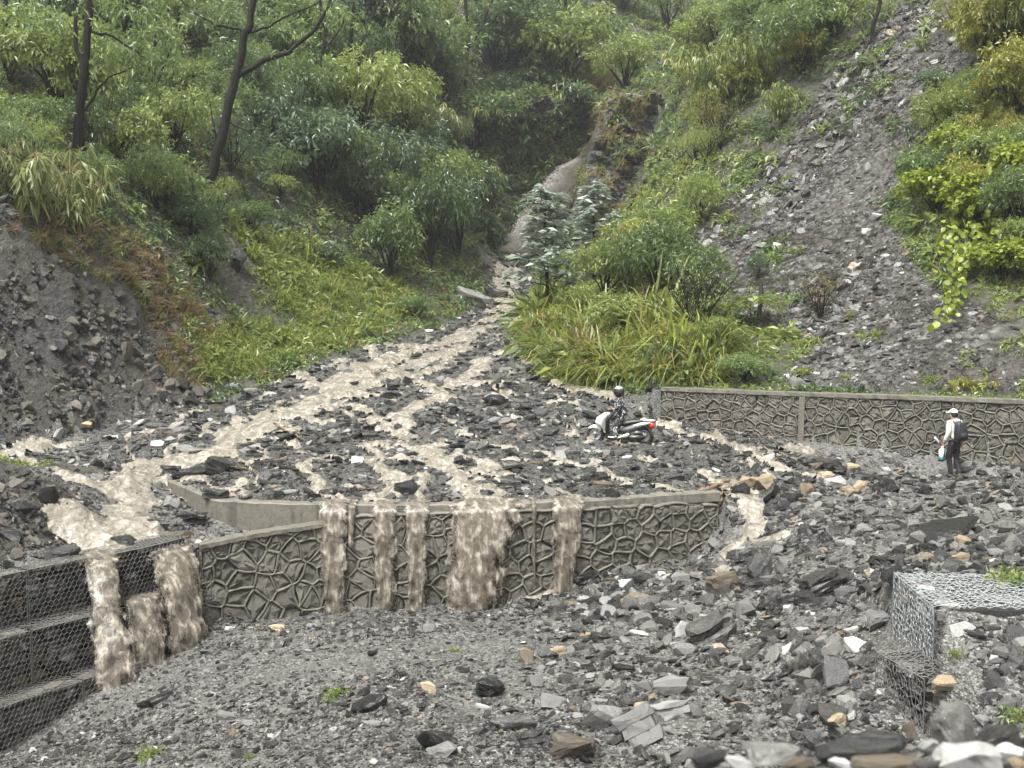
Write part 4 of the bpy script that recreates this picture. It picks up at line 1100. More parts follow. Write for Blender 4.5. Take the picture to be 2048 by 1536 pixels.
    (248, 698, 36, 42, 'bn', 'rounded brown stone stuck in the earth cut', T0), (56, 967, 30, 13, 'sd', 'dark slab by the left rivulet', T0), (331, 858, 40, 9, 'sp', 'pale thin plank like stone by the rivulet', T0), (410, 834, 32, 15, 'sd', 'dark slab by the little cascade on the left', T0), (580, 985, 34, 20, 'sp', 'pale stone on the cap between dark slates', (0.5, 0.1)), (545, 990, 40, 22, 'ld', 'dark slate on the cap left of the pale stone', T0), (665, 985, 50, 20, 'ld', 'dark slab above the first narrow fall', T0),
    # left stream and gabions
    (246, 1082, 48, 30, 'bd', 'black rock parting the stream above the gabions', T0), (348, 1073, 64, 28, 'sn', 'wet tan slab right of the black rock in the stream', (0.3, 0.1)), (308, 1047, 62, 22, 'sd', 'dark slab across the upper stream step', T0), (386, 1041, 52, 32, 'ld', 'dark layered pile below the cap corner', T0),
    (126, 1106, 74, 24, 'ld', 'long dark stone on the top gabion left of the stream', T0), (118, 1065, 54, 20, 'sp', 'long pale slab on the bank left of the stream', (0.1, 0.5)), (10, 1132, 34, 28, 'bd', 'dark block on the top gabion at the left edge', T0), (32, 1136, 22, 13, 'bp', 'small pale stone on the top gabion', T0),
    (395, 1088, 22, 20, 'bw', 'white stone at the left end of the wall ledge', T0), (133, 1346, 34, 20, 'bt', 'reddish stone on the middle gabion step', T0), (176, 1338, 52, 22, 'ld', 'dark slab by the splash pool on the gabion step', T0),
    (451, 1431, 48, 20, 'sp', 'pale slate lying flat on the left gravel slope', T0), (310, 1402, 80, 26, 'sd', 'long dark slate on the left gravel slope', (0.05, -0.35)), (366, 1412, 30, 14, 'sp', 'pale chip right of the long dark slate on left slope', T0), (555, 1256, 36, 15, 'bt', 'yellow stone near the foot of the wall at left', T0), (460, 1257, 20, 12, 'bw', 'little white stone near the foot of the wall at left', T0), (290, 1313, 38, 10, 'sp', 'pale thin slab beside the splash pool', T0),
    # far
    (946, 600, 80, 42, 'lg', 'large pale boulder at the bend of the stream', (0.25, 0.35)), (990, 588, 46, 28, 'ld', 'dark slab leaning right of the large pale boulder', (0.1, 0.35)), (1262, 196, 46, 22, 'lp', 'pale wet ledge stone at the lip of the gully waterfall', (0.1, 0.1)), (1302, 188, 34, 18, 'ld', 'dark stone at the right end of the gully waterfall lip', T0), (1236, 232, 40, 30, 'bg', 'grey knob of rock just below the gully waterfall lip', T0), (750, 432, 105, 64, 'ld', 'dark overhanging rock ledge on the left hillside', (0.1, 0.3)), (470, 520, 46, 50, 'bd', 'dark rock knob above the small grey slide on the left', T0), (440, 392, 26, 18, 'bp', 'pale stone at the foot of the leaning tree', T0),
    (1755, 433, 28, 22, 'sw', 'white slab tilted on the scree, largest of its white stones', (0.5, 0.3)), (1734, 461, 18, 13, 'bw', 'white round stone just below the tilted white slab', T0), (1558, 492, 32, 20, 'sw', 'white flat stone at the lower left of the scree', T0), (1516, 454, 30, 20, 'sg', 'grey slab upper left of the white flat stone on scree', T0), (1502, 394, 18, 15, 'bw', 'white stone on the dark patch of the scree', T0),
    (1594, 765, 34, 26, 'lp', 'pale broken rock on top of the long wall', T0), (1572, 754, 15, 13, 'bw', 'small white stone left of the pale broken rock', T0), (1633, 748, 15, 13, 'bw', 'small white stone right of the pale broken rock', T0), (1900, 645, 26, 16, 'sg', 'grey slab below the hanging vine', T0), (1835, 650, 30, 15, 'sp', 'pale slab left of the hanging vine foot', T0),
]
for px, py, w_, h_, code, lab, tl in HERO: stone(px, py, w_, h_, code, lab, tilt=tl)

# the heap in front of the lens, on the road edge the camera stands on
NEAR = [(1908, 1452, 84, 112, 'bg', 'tall grey stone standing out of the blurred near heap', (0.1, 0.15)), (1936, 1525, 140, 74, 'bp', 'broad purple grey stone at the bottom of the near heap', T0), (1990, 1478, 96, 70, 'bg', 'blurred greenish grey stone right of the tall near stone', (0.1, 0.3)),
        (1734, 1502, 210, 54, 'sd', 'long dark slab with brown edge across the near heap', (0.1, -0.08)), (1775, 1530, 140, 44, 'sn', 'olive tan slab below the long dark near slab', (0.2, 0.1)), (1540, 1505, 130, 58, 'sg', 'blurred dark grey slab at the left of the near heap', (0.2, 0.1)), (1420, 1518, 84, 50, 'bd', 'leftmost blurred dark stone of the near heap', T0),
        (1618, 1497, 34, 34, 'bd', 'small black stone between two near slabs', T0), (1680, 1526, 44, 26, 'bw', 'white pebble under the long dark near slab', T0), (1823, 1462, 24, 44, 'bn', 'rust brown shard sticking up from the near heap', (0.2, 0.4)), (1860, 1495, 44, 34, 'bp', 'pale blurred pebble right of the long near slab', T0), (2022, 1505, 54, 38, 'bw', 'white blurred stone at the right edge of the near heap', T0),
        (2038, 1530, 50, 34, 'bt', 'orange tan stone at the bottom right corner', T0), (1480, 1530, 60, 30, 'bp', 'pale blurred stone at the bottom left of the near heap', T0), (1600, 1532, 70, 34, 'bn', 'brown blurred stone at the bottom of the near heap', T0), (1860, 1535, 60, 34, 'bd', 'black stone between white pebble and purple grey stone', T0)]
for k, (px, py, w_, h_, code, lab, tl) in enumerate(NEAR): stone(px, py, w_, h_, code, lab, tilt=tl, Y=3.25 - 0.012 * (py - 1450) + 0.1 * (k % 3))
stones('near_rubble', 'near_stone', FLATM, 2600, 2.5, 5.0, lambda x, y, rg: np.exp(-((x - 1.9) / 1.3) ** 4 - ((y - 3.5) / 0.9) ** 2) > 0.45, lambda x, y, rg: np.clip(0.055 * np.exp(0.5 * rg.normal(size=len(x))), 0.02, 0.13), 0.5, u0=0.05, u1=0.95, seed=105)

# larger stones that nothing tells apart, one by one
def many(n, y0, y1, keep, size, meshes, label, group, seed, tilt=0.28):
    rg = np.random.default_rng(seed); c = 0
    x, y = screen_samples(n * 14, y0, y1, -0.5, 0.5, rg)
    k = keep(x, y); x, y = x[k][:n], y[k][:n]
    nr = normals(x, y) + tilt * rg.normal(size=(len(x), 3)); nr /= np.linalg.norm(nr, axis=1, keepdims=True)
    R = euler_from(nr, rg.random(len(x)) * 6.283); zz = ground(x, y)
    for i in range(len(x)):
        s = size(y[i], rg)
        o = link('slate_stone', meshes[int(rg.random() * len(meshes))])
        o.location = (x[i], y[i], zz[i] + 0.05 * s); o.rotation_euler = R[i]; o.scale = (s, s * rg.uniform(0.7, 1.1), s * rg.uniform(0.9, 1.5))
        tag(o, label.format({'wet_slate': 'grey', 'dark_wet_slate': 'black', 'pale_slate': 'pale'}.get(o.data.materials[0].name, 'grey')), 'stone', group)
many(50, 10.5, 18.5, lambda x, y: ok_low(x, y) & (x > 0.3) & (x < 5.2), lambda y, rg: y * rg.uniform(0.012, 0.030), HFLAT, 'loose {} slate stone on the gravel slope in the right foreground', 'slate stones on the right foreground slope', 301)
many(16, 11.0, 21.5, lambda x, y: ok_low(x, y) & (x <= 0.3), lambda y, rg: y * rg.uniform(0.009, 0.018), HFLAT, 'loose {} slate stone on the gravel slope in the left foreground', 'slate stones on the left foreground slope', 302)
many(28, 23.5, 34.0, lambda x, y: in_poly(x, y, FAN) & (wet(x, y) < 0.3) & (y - np.interp(x, _ux, _uy) > 0.5), lambda y, rg: y * rg.uniform(0.010, 0.020), HDARK, '{} wet slate slab lying among the streams on the debris fan', 'dark slabs on the debris fan', 303)
many(12, 19.0, 24.5, lambda x, y: ok_low(x, y) & (x > 4.2) & (x < 11), lambda y, rg: y * rg.uniform(0.009, 0.018), HFLAT, 'loose {} slate stone on the gravel between retaining wall and road', 'slate stones between wall and road', 304)
many(38, 14.5, 22.5, lambda x, y: ok_low(x, y) & (x > 1.3) & (x < 4.6) & (y > 14.5 + (4.6 - x) * 0.9), lambda y, rg: y * rg.uniform(0.014, 0.030), HFLAT, '{} slate slab in the heap between the retaining wall end and the gabions', 'slabs heaped right of the retaining wall', 305, 0.4)

# ------------------------------------------------------------------ leaves
def leaf_mat(name, cols, rough=0.4, trans=0.35, hue=0.5):
    n = NT(name, rough)
    v = n.attr('var').outputs['Fac']
    f = n.math('ADD', n.math('MULTIPLY', v, 0.75), n.math('MULTIPLY', n.rnd(), 0.25))
    k = len(cols)
    col = n.ramp(f, [(0.08 + 0.84 * i / (k - 1), c) for i, c in enumerate(cols)])
    n.set(Base__Color=col, Roughness=rough)
    tr = n.n('ShaderNodeBsdfTranslucent', Color=n.mix(0.5, col, tuple(min(1, c * 1.5) for c in cols[-1])))
    mx = n.n('ShaderNodeMixShader', i0=trans, i1=n.b.outputs[0], i2=tr.outputs[0])
    n.t.links.new(mx.outputs[0], n.out.inputs['Surface'])
    return n.m
M['leaf_dark'] = leaf_mat('dark_green_leaf', [(0.015, 0.028, 0.011), (0.046, 0.078, 0.026), (0.125, 0.185, 0.068)])
M['leaf_mid'] = leaf_mat('green_leaf', [(0.024, 0.042, 0.011), (0.082, 0.128, 0.038), (0.220, 0.290, 0.105)])
M['leaf_blue'] = leaf_mat('bluish_green_leaf', [(0.018, 0.034, 0.017), (0.056, 0.092, 0.048), (0.155, 0.210, 0.118)], 0.3)
M['leaf_light'] = leaf_mat('light_green_leaf', [(0.040, 0.062, 0.012), (0.130, 0.178, 0.040), (0.280, 0.340, 0.105)])
M['leaf_yellow'] = leaf_mat('yellow_green_leaf', [(0.075, 0.085, 0.012), (0.180, 0.190, 0.030), (0.300, 0.290, 0.060)])
M['leaf_vine'] = leaf_mat('vine_leaf', [(0.090, 0.130, 0.012), (0.170, 0.215, 0.022), (0.250, 0.290, 0.045)])
M['leaf_silver'] = leaf_mat('glossy_silver_leaf', [(0.075, 0.105, 0.080), (0.190, 0.235, 0.190), (0.420, 0.460, 0.400)], 0.22, 0.2)
M['leaf_bamboo'] = leaf_mat('pale_bamboo_leaf', [(0.060, 0.085, 0.022), (0.165, 0.195, 0.065), (0.350, 0.360, 0.165)], 0.4)
M['leaf_dry'] = leaf_mat('dry_leaf', [(0.060, 0.036, 0.018), (0.140, 0.085, 0.040), (0.260, 0.170, 0.085)], 0.6, 0.2)
M['grass_green'] = leaf_mat('bright_grass', [(0.050, 0.075, 0.012), (0.120, 0.165, 0.024), (0.210, 0.255, 0.050)], 0.45)
M['grass_yellow'] = leaf_mat('yellowish_tall_grass', [(0.065, 0.078, 0.014), (0.150, 0.170, 0.032), (0.270, 0.270, 0.075)], 0.45)
M['grass_dry'] = leaf_mat('dry_grass', [(0.060, 0.038, 0.018), (0.145, 0.100, 0.045), (0.270, 0.200, 0.100)], 0.6)
M['twig_red'] = leaf_mat('reddish_twigs', [(0.026, 0.021, 0.016), (0.056, 0.044, 0.033), (0.105, 0.084, 0.064)], 0.6, 0.05)

def bark():
    n = NT('dark_wet_bark', 0.9, 0.15)
    f = n.noise(9, 6, 0.7, vec=n.co((1, 1, 0.25)))
    return n.set(Base__Color=n.ramp(f, [(0.3, (0.006, 0.006, 0.005)), (0.7, (0.026, 0.024, 0.020))]), Normal=n.bump(f, 0.8, 0.04))
M['bark'] = bark()

def tube(pts, rad, sides=6):
    """tapered tube through points; returns vertices and quads"""
    P = np.array(pts, float); n = len(P); rad = np.broadcast_to(rad, (n,))
    d = np.gradient(P, axis=0); d /= np.linalg.norm(d, axis=1, keepdims=True) + 1e-9
    up = np.where(np.abs(d[:, 2:3]) > 0.9, np.array([[1.0, 0, 0]]), np.array([[0, 0, 1.0]]))
    a = np.cross(d, up); a /= np.linalg.norm(a, axis=1, keepdims=True) + 1e-9; b = np.cross(d, a)
    an = np.arange(sides) * 2 * math.pi / sides
    V = P[:, None] + (a[:, None] * np.cos(an)[None, :, None] + b[:, None] * np.sin(an)[None, :, None]) * rad[:, None, None]
    Q = []
    for i in range(n - 1):
        for k in range(sides): Q.append((i * sides + k, i * sides + (k + 1) % sides, (i + 1) * sides + (k + 1) % sides, (i + 1) * sides + k))
    return V.reshape(-1, 3), np.array(Q)

def join_vq(parts):
    V = []; Q = []; o = 0
    for v, q in parts: V.append(v); Q.append(q + o); o += len(v)
    return np.concatenate(V), np.concatenate(Q)

def leaves(B, D, L, Wd, rg, fold=0.2, curl=0.25):
    """one folded leaf (two triangles as a bent quad) per base point and direction"""
    n = len(B); D = D / (np.linalg.norm(D, axis=1, keepdims=True) + 1e-9)
    r = rg.normal(size=(n, 3)) * 0.5 + np.array([0, 0, 1.0])
    s = np.cross(D, r); s /= np.linalg.norm(s, axis=1, keepdims=True) + 1e-9; nn = np.cross(s, D)
    L = np.broadcast_to(L, (n,))[:, None] * (0.7 + 0.6 * rg.random((n, 1))); Wd = L * Wd
    m = B + D * L * 0.45 - nn * Wd * fold
    V = np.stack((B, m + s * Wd * 0.5 + nn * Wd * fold, B + D * L - np.array([0, 0, 1.0]) * L * curl, m - s * Wd * 0.5 + nn * Wd * fold), 1).reshape(-1, 3)
    o = np.arange(n)[:, None] * 4
    return V, o + np.array([[0, 1, 2, 3]])

def crown_parts(seed, R, H, lobes=7, clumps=26, per=9, L=0.25, Wd=0.3, droop=0.5, lobe_r=0.5, trunk_r=0.045, base_z=0.15):
    """leafy head of lobes; unit: radius R, height H"""
    rg = np.random.default_rng(seed)
    B = []; D = []; Vr = []; tr = []
    lc = []
    for k in range(lobes):
        a = k * 2.4 + rg.random(); q = math.sqrt((k + 0.5) / lobes)
        zz = base_z + (1 - base_z) * (0.30 + 0.62 * rg.random() * (1 - 0.45 * q * q))
        lc.append((R * 0.72 * q * math.cos(a), R * 0.72 * q * math.sin(a), H * zz))
    for c in lc:
        c = np.array(c); lr = R * lobe_r * (0.75 + 0.5 * rg.random()); lv = rg.random()
        v = rg.normal(size=(clumps, 3)); v[:, 2] = v[:, 2] * 0.8 + 0.25; v /= np.linalg.norm(v, axis=1, keepdims=True)
        cc = c + v * lr * (0.45 + 0.6 * rg.random((clumps, 1)) ** 0.6) * np.array([1, 1, 0.75])
        cv = rg.random(clumps)
        b = np.repeat(cc, per, 0) + rg.normal(size=(clumps * per, 3)) * 0.05 * R
        out = np.repeat(v, per, 0)
        d = out * 0.7 + rg.normal(size=(clumps * per, 3)) * 0.75 + np.array([0, 0, -droop])
        B.append(b); D.append(d)
        Vr.append(np.clip(0.34 * np.repeat(cv, per) + 0.42 * rg.random(clumps * per) + 0.24 * lv, 0, 1))
        mid = np.array((c[0] * 0.35, c[1] * 0.35, c[2] * 0.45))
        tr.append(tube([(0, 0, H * 0.02), mid + rg.normal(size=3) * 0.04 * R, c + rg.normal(size=3) * 0.05 * R], [trunk_r * R * 0.8, trunk_r * R * 0.55, trunk_r * R * 0.2], 4))
    tr.append(tube([(0, 0, -0.25 * H), (0.02 * R, 0, 0.2 * H), (0, 0.03 * R, H * 0.55)], [trunk_r * R * 1.4, trunk_r * R, trunk_r * R * 0.5], 6))
    V, Q = leaves(np.concatenate(B), np.concatenate(D), L, Wd, rg)
    return np_mesh('crown', V, Q, False, {'var': ('FACE', np.concatenate(Vr))}), np_mesh('trunk', *join_vq(tr), True)

def silver_parts(seed):
    """young tree of open whorls"""
    rg = np.random.default_rng(seed); H = 1.0
    B = []; D = []; tr = [tube([(0, 0, -0.05), (0.012, 0, 0.3), (-0.008, 0.01, 0.65), (0.0, 0, 0.98)], [0.016, 0.013, 0.009, 0.004], 6)]; var = []
    for k in range(26):
        z = 0.24 + 0.74 * (k / 25) ** 0.9; ln = 0.30 * (1.12 - z) ** 0.55 * (0.6 + 0.5 * rg.random()); a = k * 2.4 + rg.random() * 0.6
        e = np.array((math.cos(a) * ln, math.sin(a) * ln, z + ln * 0.28)); s = np.array((0, 0, z))
        tr.append(tube([s, s * 0.45 + e * 0.55 + np.array((0, 0, -0.01)), e], [0.006, 0.004, 0.002], 4))
        for t in (0.45, 0.7, 0.88, 1.0):
            c = s + (e - s) * t; m = 11; lv = rg.random()
            an = rg.random(m) * 6.28
            d = np.stack((np.cos(an), np.sin(an), 0.02 + 0.22 * rg.normal(size=m)), 1) + (e - s) / ln * 0.4
            B.append(np.repeat(c[None], m, 0) + rg.normal(size=(m, 3)) * 0.02); D.append(d); var.append(np.clip(0.5 * lv + 0.5 * rg.random(m), 0, 1))
    V, Q = leaves(np.concatenate(B), np.concatenate(D), 0.074, 0.38, rg)
    return np_mesh('crown', V, Q, False, {'var': ('FACE', np.concatenate(var))}), np_mesh('trunk', *join_vq(tr), True)

def bamboo_parts(seed, canes=16, leaf=0.12, spread=0.75):
    """arching canes, whorls of long leaves hanging from their ends; unit height"""
    rg = np.random.default_rng(seed); B = []; D = []; var = []; tr = []; B2 = []; D2 = []
    for k in range(canes):
        a = rg.random() * 6.28; sp = spread * (0.35 + 0.65 * rg.random()); h = 0.55 + 0.45 * rg.random()
        p = []
        for t in np.linspace(0, 1, 7): p.append((math.cos(a) * sp * t ** 1.5 * 0.62, math.sin(a) * sp * t ** 1.5 * 0.62, h * (1.55 * t - 0.75 * t ** 2.6)))
        p = np.array(p); tr.append(tube(p, np.linspace(0.007, 0.0025, 7), 4))
        for t in np.linspace(0.3, 1.0, 6):
            i = min(int(t * 6), 5); c = p[i] + (p[i + 1] - p[i]) * (t * 6 - i); m = 6; lv = rg.random()
            an = rg.random(m) * 6.28
            d = np.stack((np.cos(an) * 0.7, np.sin(an) * 0.7, -0.75 + 0.4 * rg.normal(size=m)), 1) + np.array((math.cos(a), math.sin(a), 0)) * 0.3
            bb = np.repeat((c + rg.normal(size=3) * 0.035)[None], m, 0)
            B.append(bb); D.append(d); var.append(np.clip(0.4 * lv + 0.6 * rg.random(m), 0, 1))
            if rg.random() < 0.35:
                q = 8; B2.append(np.repeat(c[None], q, 0) + np.array((0, 0, 0.01))); D2.append(rg.normal(size=(q, 3)) * 0.6 + np.array((0, 0, 0.1)))
    V, Q = leaves(np.concatenate(B), np.concatenate(D), leaf, 0.17, rg, curl=0.4)
    V2, Q2 = leaves(np.concatenate(B2), np.concatenate(D2), leaf * 0.4, 0.22, rg)
    return (np_mesh('foliage', V, Q, False, {'var': ('FACE', np.concatenate(var))}), np_mesh('canes', *join_vq(tr), True), np_mesh('dry_tips', V2, Q2, False, {'var': ('FACE', rg.random(len(Q2)))}))

def twiggy_parts(seed, n=26):
    rg = np.random.default_rng(seed); tr = []; B = []; D = []
    for k in range(n):
        a = rg.random() * 6.28; sp = 0.15 + 0.4 * rg.random(); h = 0.6 + 0.4 * rg.random()
        p = np.array([(math.cos(a) * sp * t ** 1.3 + 0.02 * rg.normal(), math.sin(a) * sp * t ** 1.3 + 0.02 * rg.normal(), h * t) for t in np.linspace(0, 1, 5)])
        tr.append(tube(p, np.linspace(0.010, 0.003, 5), 3))
        for j in range(4):
            i = rg.integers(2, 5); e = p[i] + rg.normal(size=3) * 0.11 + np.array((0, 0, 0.08)); tr.append(tube([p[i - 1], (p[i - 1] + e) / 2 + rg.normal(size=3) * 0.01, e], [0.004, 0.003, 0.0015], 3))
            m = 5; B.append(np.repeat(e[None], m, 0) + rg.normal(size=(m, 3)) * 0.03); D.append(rg.normal(size=(m, 3)))
    V, Q = leaves(np.concatenate(B), np.concatenate(D), 0.05, 0.35, rg)
    return np_mesh('crown', V, Q, False, {'var': ('FACE', rg.random(len(Q)))}), np_mesh('branches', *join_vq(tr), True)

def fern_parts(seed, n=13, L=0.55):
    """arching compound leaves"""
    rg = np.random.default_rng(seed); tr = []; B = []; D = []; var = []
    for k in range(n):
        a = k * 6.283 / n + rg.random() * 0.4; ln = L * (0.7 + 0.5 * rg.random()); lift = 0.75 + 0.3 * rg.random()
        p = np.array([(math.cos(a) * ln * t, math.sin(a) * ln * t, 0.45 + ln * (lift * t - 0.95 * t * t)) for t in np.linspace(0, 1, 9)])
        tr.append(tube(np.concatenate(([[0, 0, 0.0]], p)), np.linspace(0.008, 0.002, 10), 3))
        sd = np.array((-math.sin(a), math.cos(a), 0)); lv = rg.random()
        for t in np.linspace(0.15, 1, 15):
            i = min(int(t * 8), 7); c = p[i] + (p[i + 1] - p[i]) * (t * 8 - i)
            for s_ in (-1, 1): B.append(c); D.append(sd * s_ + (p[i + 1] - p[i]) * 3 + np.array((0, 0, -0.15))); var.append(0.4 * lv + 0.6 * rg.random())
    V, Q = leaves(np.array(B), np.array(D), 0.13, 0.3, rg)
    return np_mesh('fronds', V, Q, False, {'var': ('FACE', np.array(var))}), np_mesh('stems', *join_vq(tr), True)

def tuft(seed, n=34, L=0.8, wd=0.022, spread=0.5, arch=0.9):
    """grass tuft: blades of three segments"""
    rg = np.random.default_rng(seed); V = []; Q = []; var = []
    for k in range(n):
        a = rg.random() * 6.28; ln = L * (0.5 + 0.6 * rg.random()); sp = spread * (0.3 + 0.7 * rg.random()); b = np.array((rg.normal() * 0.07 * L, rg.normal() * 0.07 * L, -0.04))
        d = np.array((math.cos(a), math.sin(a), 0)); sd = np.array((-d[1], d[0], 0)); v = rg.random(); o = len(V)
        for j, t in enumerate((0, 0.4, 0.75, 1.0)):
            c = b + d * ln * sp * t ** 1.4 + np.array((0, 0, ln * (t - arch * 0.5 * sp * 1.6 * t ** 2.2)))
            w_ = wd * (1 - t) ** 0.6 * L + 0.001; V += [c - sd * w_, c + sd * w_]
        for j in range(3): Q.append((o + 2 * j, o + 2 * j + 1, o + 2 * j + 3, o + 2 * j + 2)); var.append(v)
    return np_mesh('tuft', np.array(V), np.array(Q), False, {'var': ('FACE', np.array(var))})

def clump_mesh(seed, n=46, L=0.34, Wd=0.3, flat=0.7):
    """unit sized sprig of undergrowth"""
    rg = np.random.default_rng(seed)
    v = rg.normal(size=(n, 3)); v[:, 2] = np.abs(v[:, 2]); v /= np.linalg.norm(v, axis=1, keepdims=True)
    B = v * (0.15 + 0.35 * rg.random((n, 1))) * np.array([1, 1, flat]); D = v * 0.8 + rg.normal(size=(n, 3)) * 0.6 + np.array((0, 0, -0.25))
    V, Q = leaves(B, D, L, Wd, rg)
    return np_mesh('sprig', V, Q, False, {'var': ('FACE', rg.random(n))})

def twig_mesh(seed, n=22):
    rg = np.random.default_rng(seed); P = []
    for k in range(n):
        e = rg.normal(size=3) * np.array((0.5, 0.5, 0.28)); e[2] = abs(e[2]); s = rg.normal(size=3) * 0.15; s[2] = 0
        P.append(tube([s, (s + e) / 2 + rg.normal(size=3) * 0.05, e], [0.012, 0.009, 0.004], 3))
    V, Q = join_vq(P)
    return np_mesh('twigs', V, Q, False, {'var': ('FACE', rg.random(len(Q)))})

# ------------------------------------------------------------------ prototypes shared by the plants
CROWNS = [crown_parts(500 + k, 1.0, 1.5 + 0.25 * (k % 3), 8 + k % 3, 34, 10, 0.125, (0.34, 0.30, 0.42)[k % 3], 0.1 + 0.15 * (k % 3)) for k in range(7)]
ROUND = [crown_parts(530 + k, 1.0, 1.6, 8, 22, 8, 0.15, 0.85, 0.3) for k in range(2)]
FINE = [crown_parts(540 + k, 1.0, 1.6, 8, 34, 9, 0.11, 0.16, 0.5) for k in range(3)]
SILVER = [silver_parts(560), silver_parts(561)]
BAMBOO = [bamboo_parts(570, 11, 0.15, 1.2), bamboo_parts(571, 26, 0.11, 0.85)]
TWIGGY = [twiggy_parts(580), twiggy_parts(581)]
FERN = [fern_parts(590), fern_parts(591)]

def plant(name, parts, names, mats, P, scale, rz, label, cat, group=None, tilt=0.0):
    r = empty(name, tuple(P), rz); r.scale = scale if hasattr(scale, '__len__') else (scale,) * 3
    r.rotation_euler = (tilt, 0, rz)
    tag(r, label, cat, group)
    for me, nm, mk in zip(parts, names, mats): tag(link(nm, variant(me, mk), None, r), kind='stuff' if nm == 'dry_tips' else None)
    return r

_pr = random.Random(21)
def bush(px, py, w_, h_, key, label, group=None, fine=False, cat='shrub', name='shrub', k=None):
    """a shrub whose foot is at the photograph point (px, py), w_ by h_ pixels"""
    h0 = hit(px, py, 20.0 if py < 800 else 9.0)
    if h0 is None: return None
    Y = h0[1]; lst = ROUND if key == 'leaf_vine' else FINE if fine else CROWNS
    pr = lst[_pr.randrange(len(lst)) if k is None else k % len(lst)]
    R = w_ / 2 / F * Y / 1.05; H = h_ / F * Y
    return plant(name, pr, ('crown', 'trunk'), (key, 'bark'), h0 + np.array((0, 0, -0.05)), (R, R, H / 1.75), _pr.uniform(0, 6.28), label, cat, group)

# ---- slender dark trunks in front of the wooded slope
def big_tree(label, stems, Y, rad, clumps, key, seed, per=120, cr=1.0, group=None):
    """stems: lists of photograph points, all about the distance Y; clumps: leaf heads (px, py, radius px)"""
    rg = np.random.default_rng(seed)
    foot = hit(stems[0][0][0], stems[0][0][1], 20.0)
    Y = foot[1]
    root = empty('forest_tree', tuple(foot)); tag(root, label, 'tree', group)
    tb = []
    for i, st in enumerate(stems):
        pts = np.array([at(x, y, Y + (0 if i == 0 else 0.5 * math.sin(i * 2.1) * j / len(st))) for j, (x, y) in enumerate(st)]) - foot
        if i == 0: pts[0, 2] -= 0.4
        t = np.linspace(0, 1, len(pts)); tt = np.linspace(0, 1, len(pts) * 3)
        p = np.stack([np.interp(tt, t, pts[:, c]) for c in range(3)], 1) + rg.normal(size=(len(tt), 3)) * 0.03
        r0, r1 = rad[i]; f = Y / F
        v, q = tube(p, np.linspace(r0 * f, r1 * f, len(tt)), 8)
        link('trunk' if i == 0 else 'limb', np_mesh('trunk', v, q, True), M['bark'], root)
    B = []; D = []; var = []
    for x, y, r in clumps:
        c = at(x, y, Y + rg.uniform(-1.2, 1.2)) - foot; R = r / F * Y; m = int(per * (r / 50) ** 1.5)
        g = max(3, m // 10); gc = rg.normal(size=(g, 3)) * R * np.array((0.45, 0.45, 0.33)); gi = rg.integers(0, g, m); gv = rg.random(g)
        B.append(c + gc[gi] + rg.normal(size=(m, 3)) * 0.10); D.append(rg.normal(size=(m, 3)) + np.array((0, 0, -0.45))); var.append(np.clip(0.5 * gv[gi] + 0.5 * rg.random(m), 0, 1))
    V, Q = leaves(np.concatenate(B), np.concatenate(D), 0.30 * cr, 0.28, rg)
    link('crown', np_mesh('crown', V, Q, False, {'var': ('FACE', np.concatenate(var))}), M[key], root)
    return root
big_tree('straight dark trunked tree forking high up at the upper left', [[(150, 312), (158, 250), (168, 150), (176, 60), (181, -60)], [(166, 135), (152, 90), (150, 20), (140, -60)], [(178, 62), (220, 70), (262, 95), (292, 118)], [(163, 235), (190, 185), (222, 150), (262, 135)]], 41, [(11, 7), (5, 3.5), (3, 1.2), (3, 1.2)],
         [(235, 40, 60), (310, 50, 60), (330, 110, 50), (285, 160, 55), (105, 45, 45), (225, 110, 45), (320, 10, 60), (60, 20, 50), (200, -10, 60), (265, 90, 50), (300, 130, 45)], 'leaf_mid', 31, per=150)
big_tree('leaning bare trunked tree with long limbs right of the straight tree', [[(408, 372), (436, 300), (466, 180), (482, 100), (500, 40), (516, -50)], [(470, 158), (520, 125), (575, 105), (625, 65), (655, 20), (668, -40)], [(486, 62), (455, 52), (430, 52), (395, 30), (360, 0)], [(489, 66), (530, 55), (580, 30), (640, 5)], [(437, 290), (425, 240), (418, 200)], [(450, 240), (490, 262), (530, 258)]], 46, [(11, 6), (6, 2.5), (3, 1.5), (3, 1.5), (2, 1), (2, 1)],
         [(560, 40, 45), (640, 60, 40), (420, 60, 40), (600, 110, 40), (380, 20, 45), (540, 150, 35), (460, 10, 45), (520, 260, 30)], 'leaf_mid', 32, per=70)
big_tree('thin dark trunk at the left edge of the photo', [[(6, 165), (7, 80), (12, 0), (16, -60)], [(8, 70), (30, 40), (40, 0)]], 45, [(6, 4), (3, 1)], [(20, 20, 40), (50, 60, 40)], 'leaf_mid', 33)
big_tree('thin tree with forked stem between straight trunk and left edge', [[(84, 120), (88, 60), (100, 0), (110, -60)], [(84, 100), (78, 50), (76, 0)]], 50, [(5, 3), (3, 2)], [(100, 30, 40), (60, 70, 35)], 'leaf_dark', 34)
big_tree('thin mossy stem above the dark rocks at top centre', [[(700, 215), (698, 120), (705, 40), (712, -40)], [(698, 120), (735, 70), (745, 20)]], 66, [(4, 2.5), (2, 1)], [(720, 40, 50), (690, 90, 40), (750, 60, 40)], 'leaf_mid', 35)
big_tree('slim tree with a crooked stem near the top of the right slope', [[(1742, 85), (1746, 50), (1760, 10), (1770, -40)]], 55, [(5, 3)], [(1740, 10, 40), (1700, 30, 40)], 'leaf_light', 36)

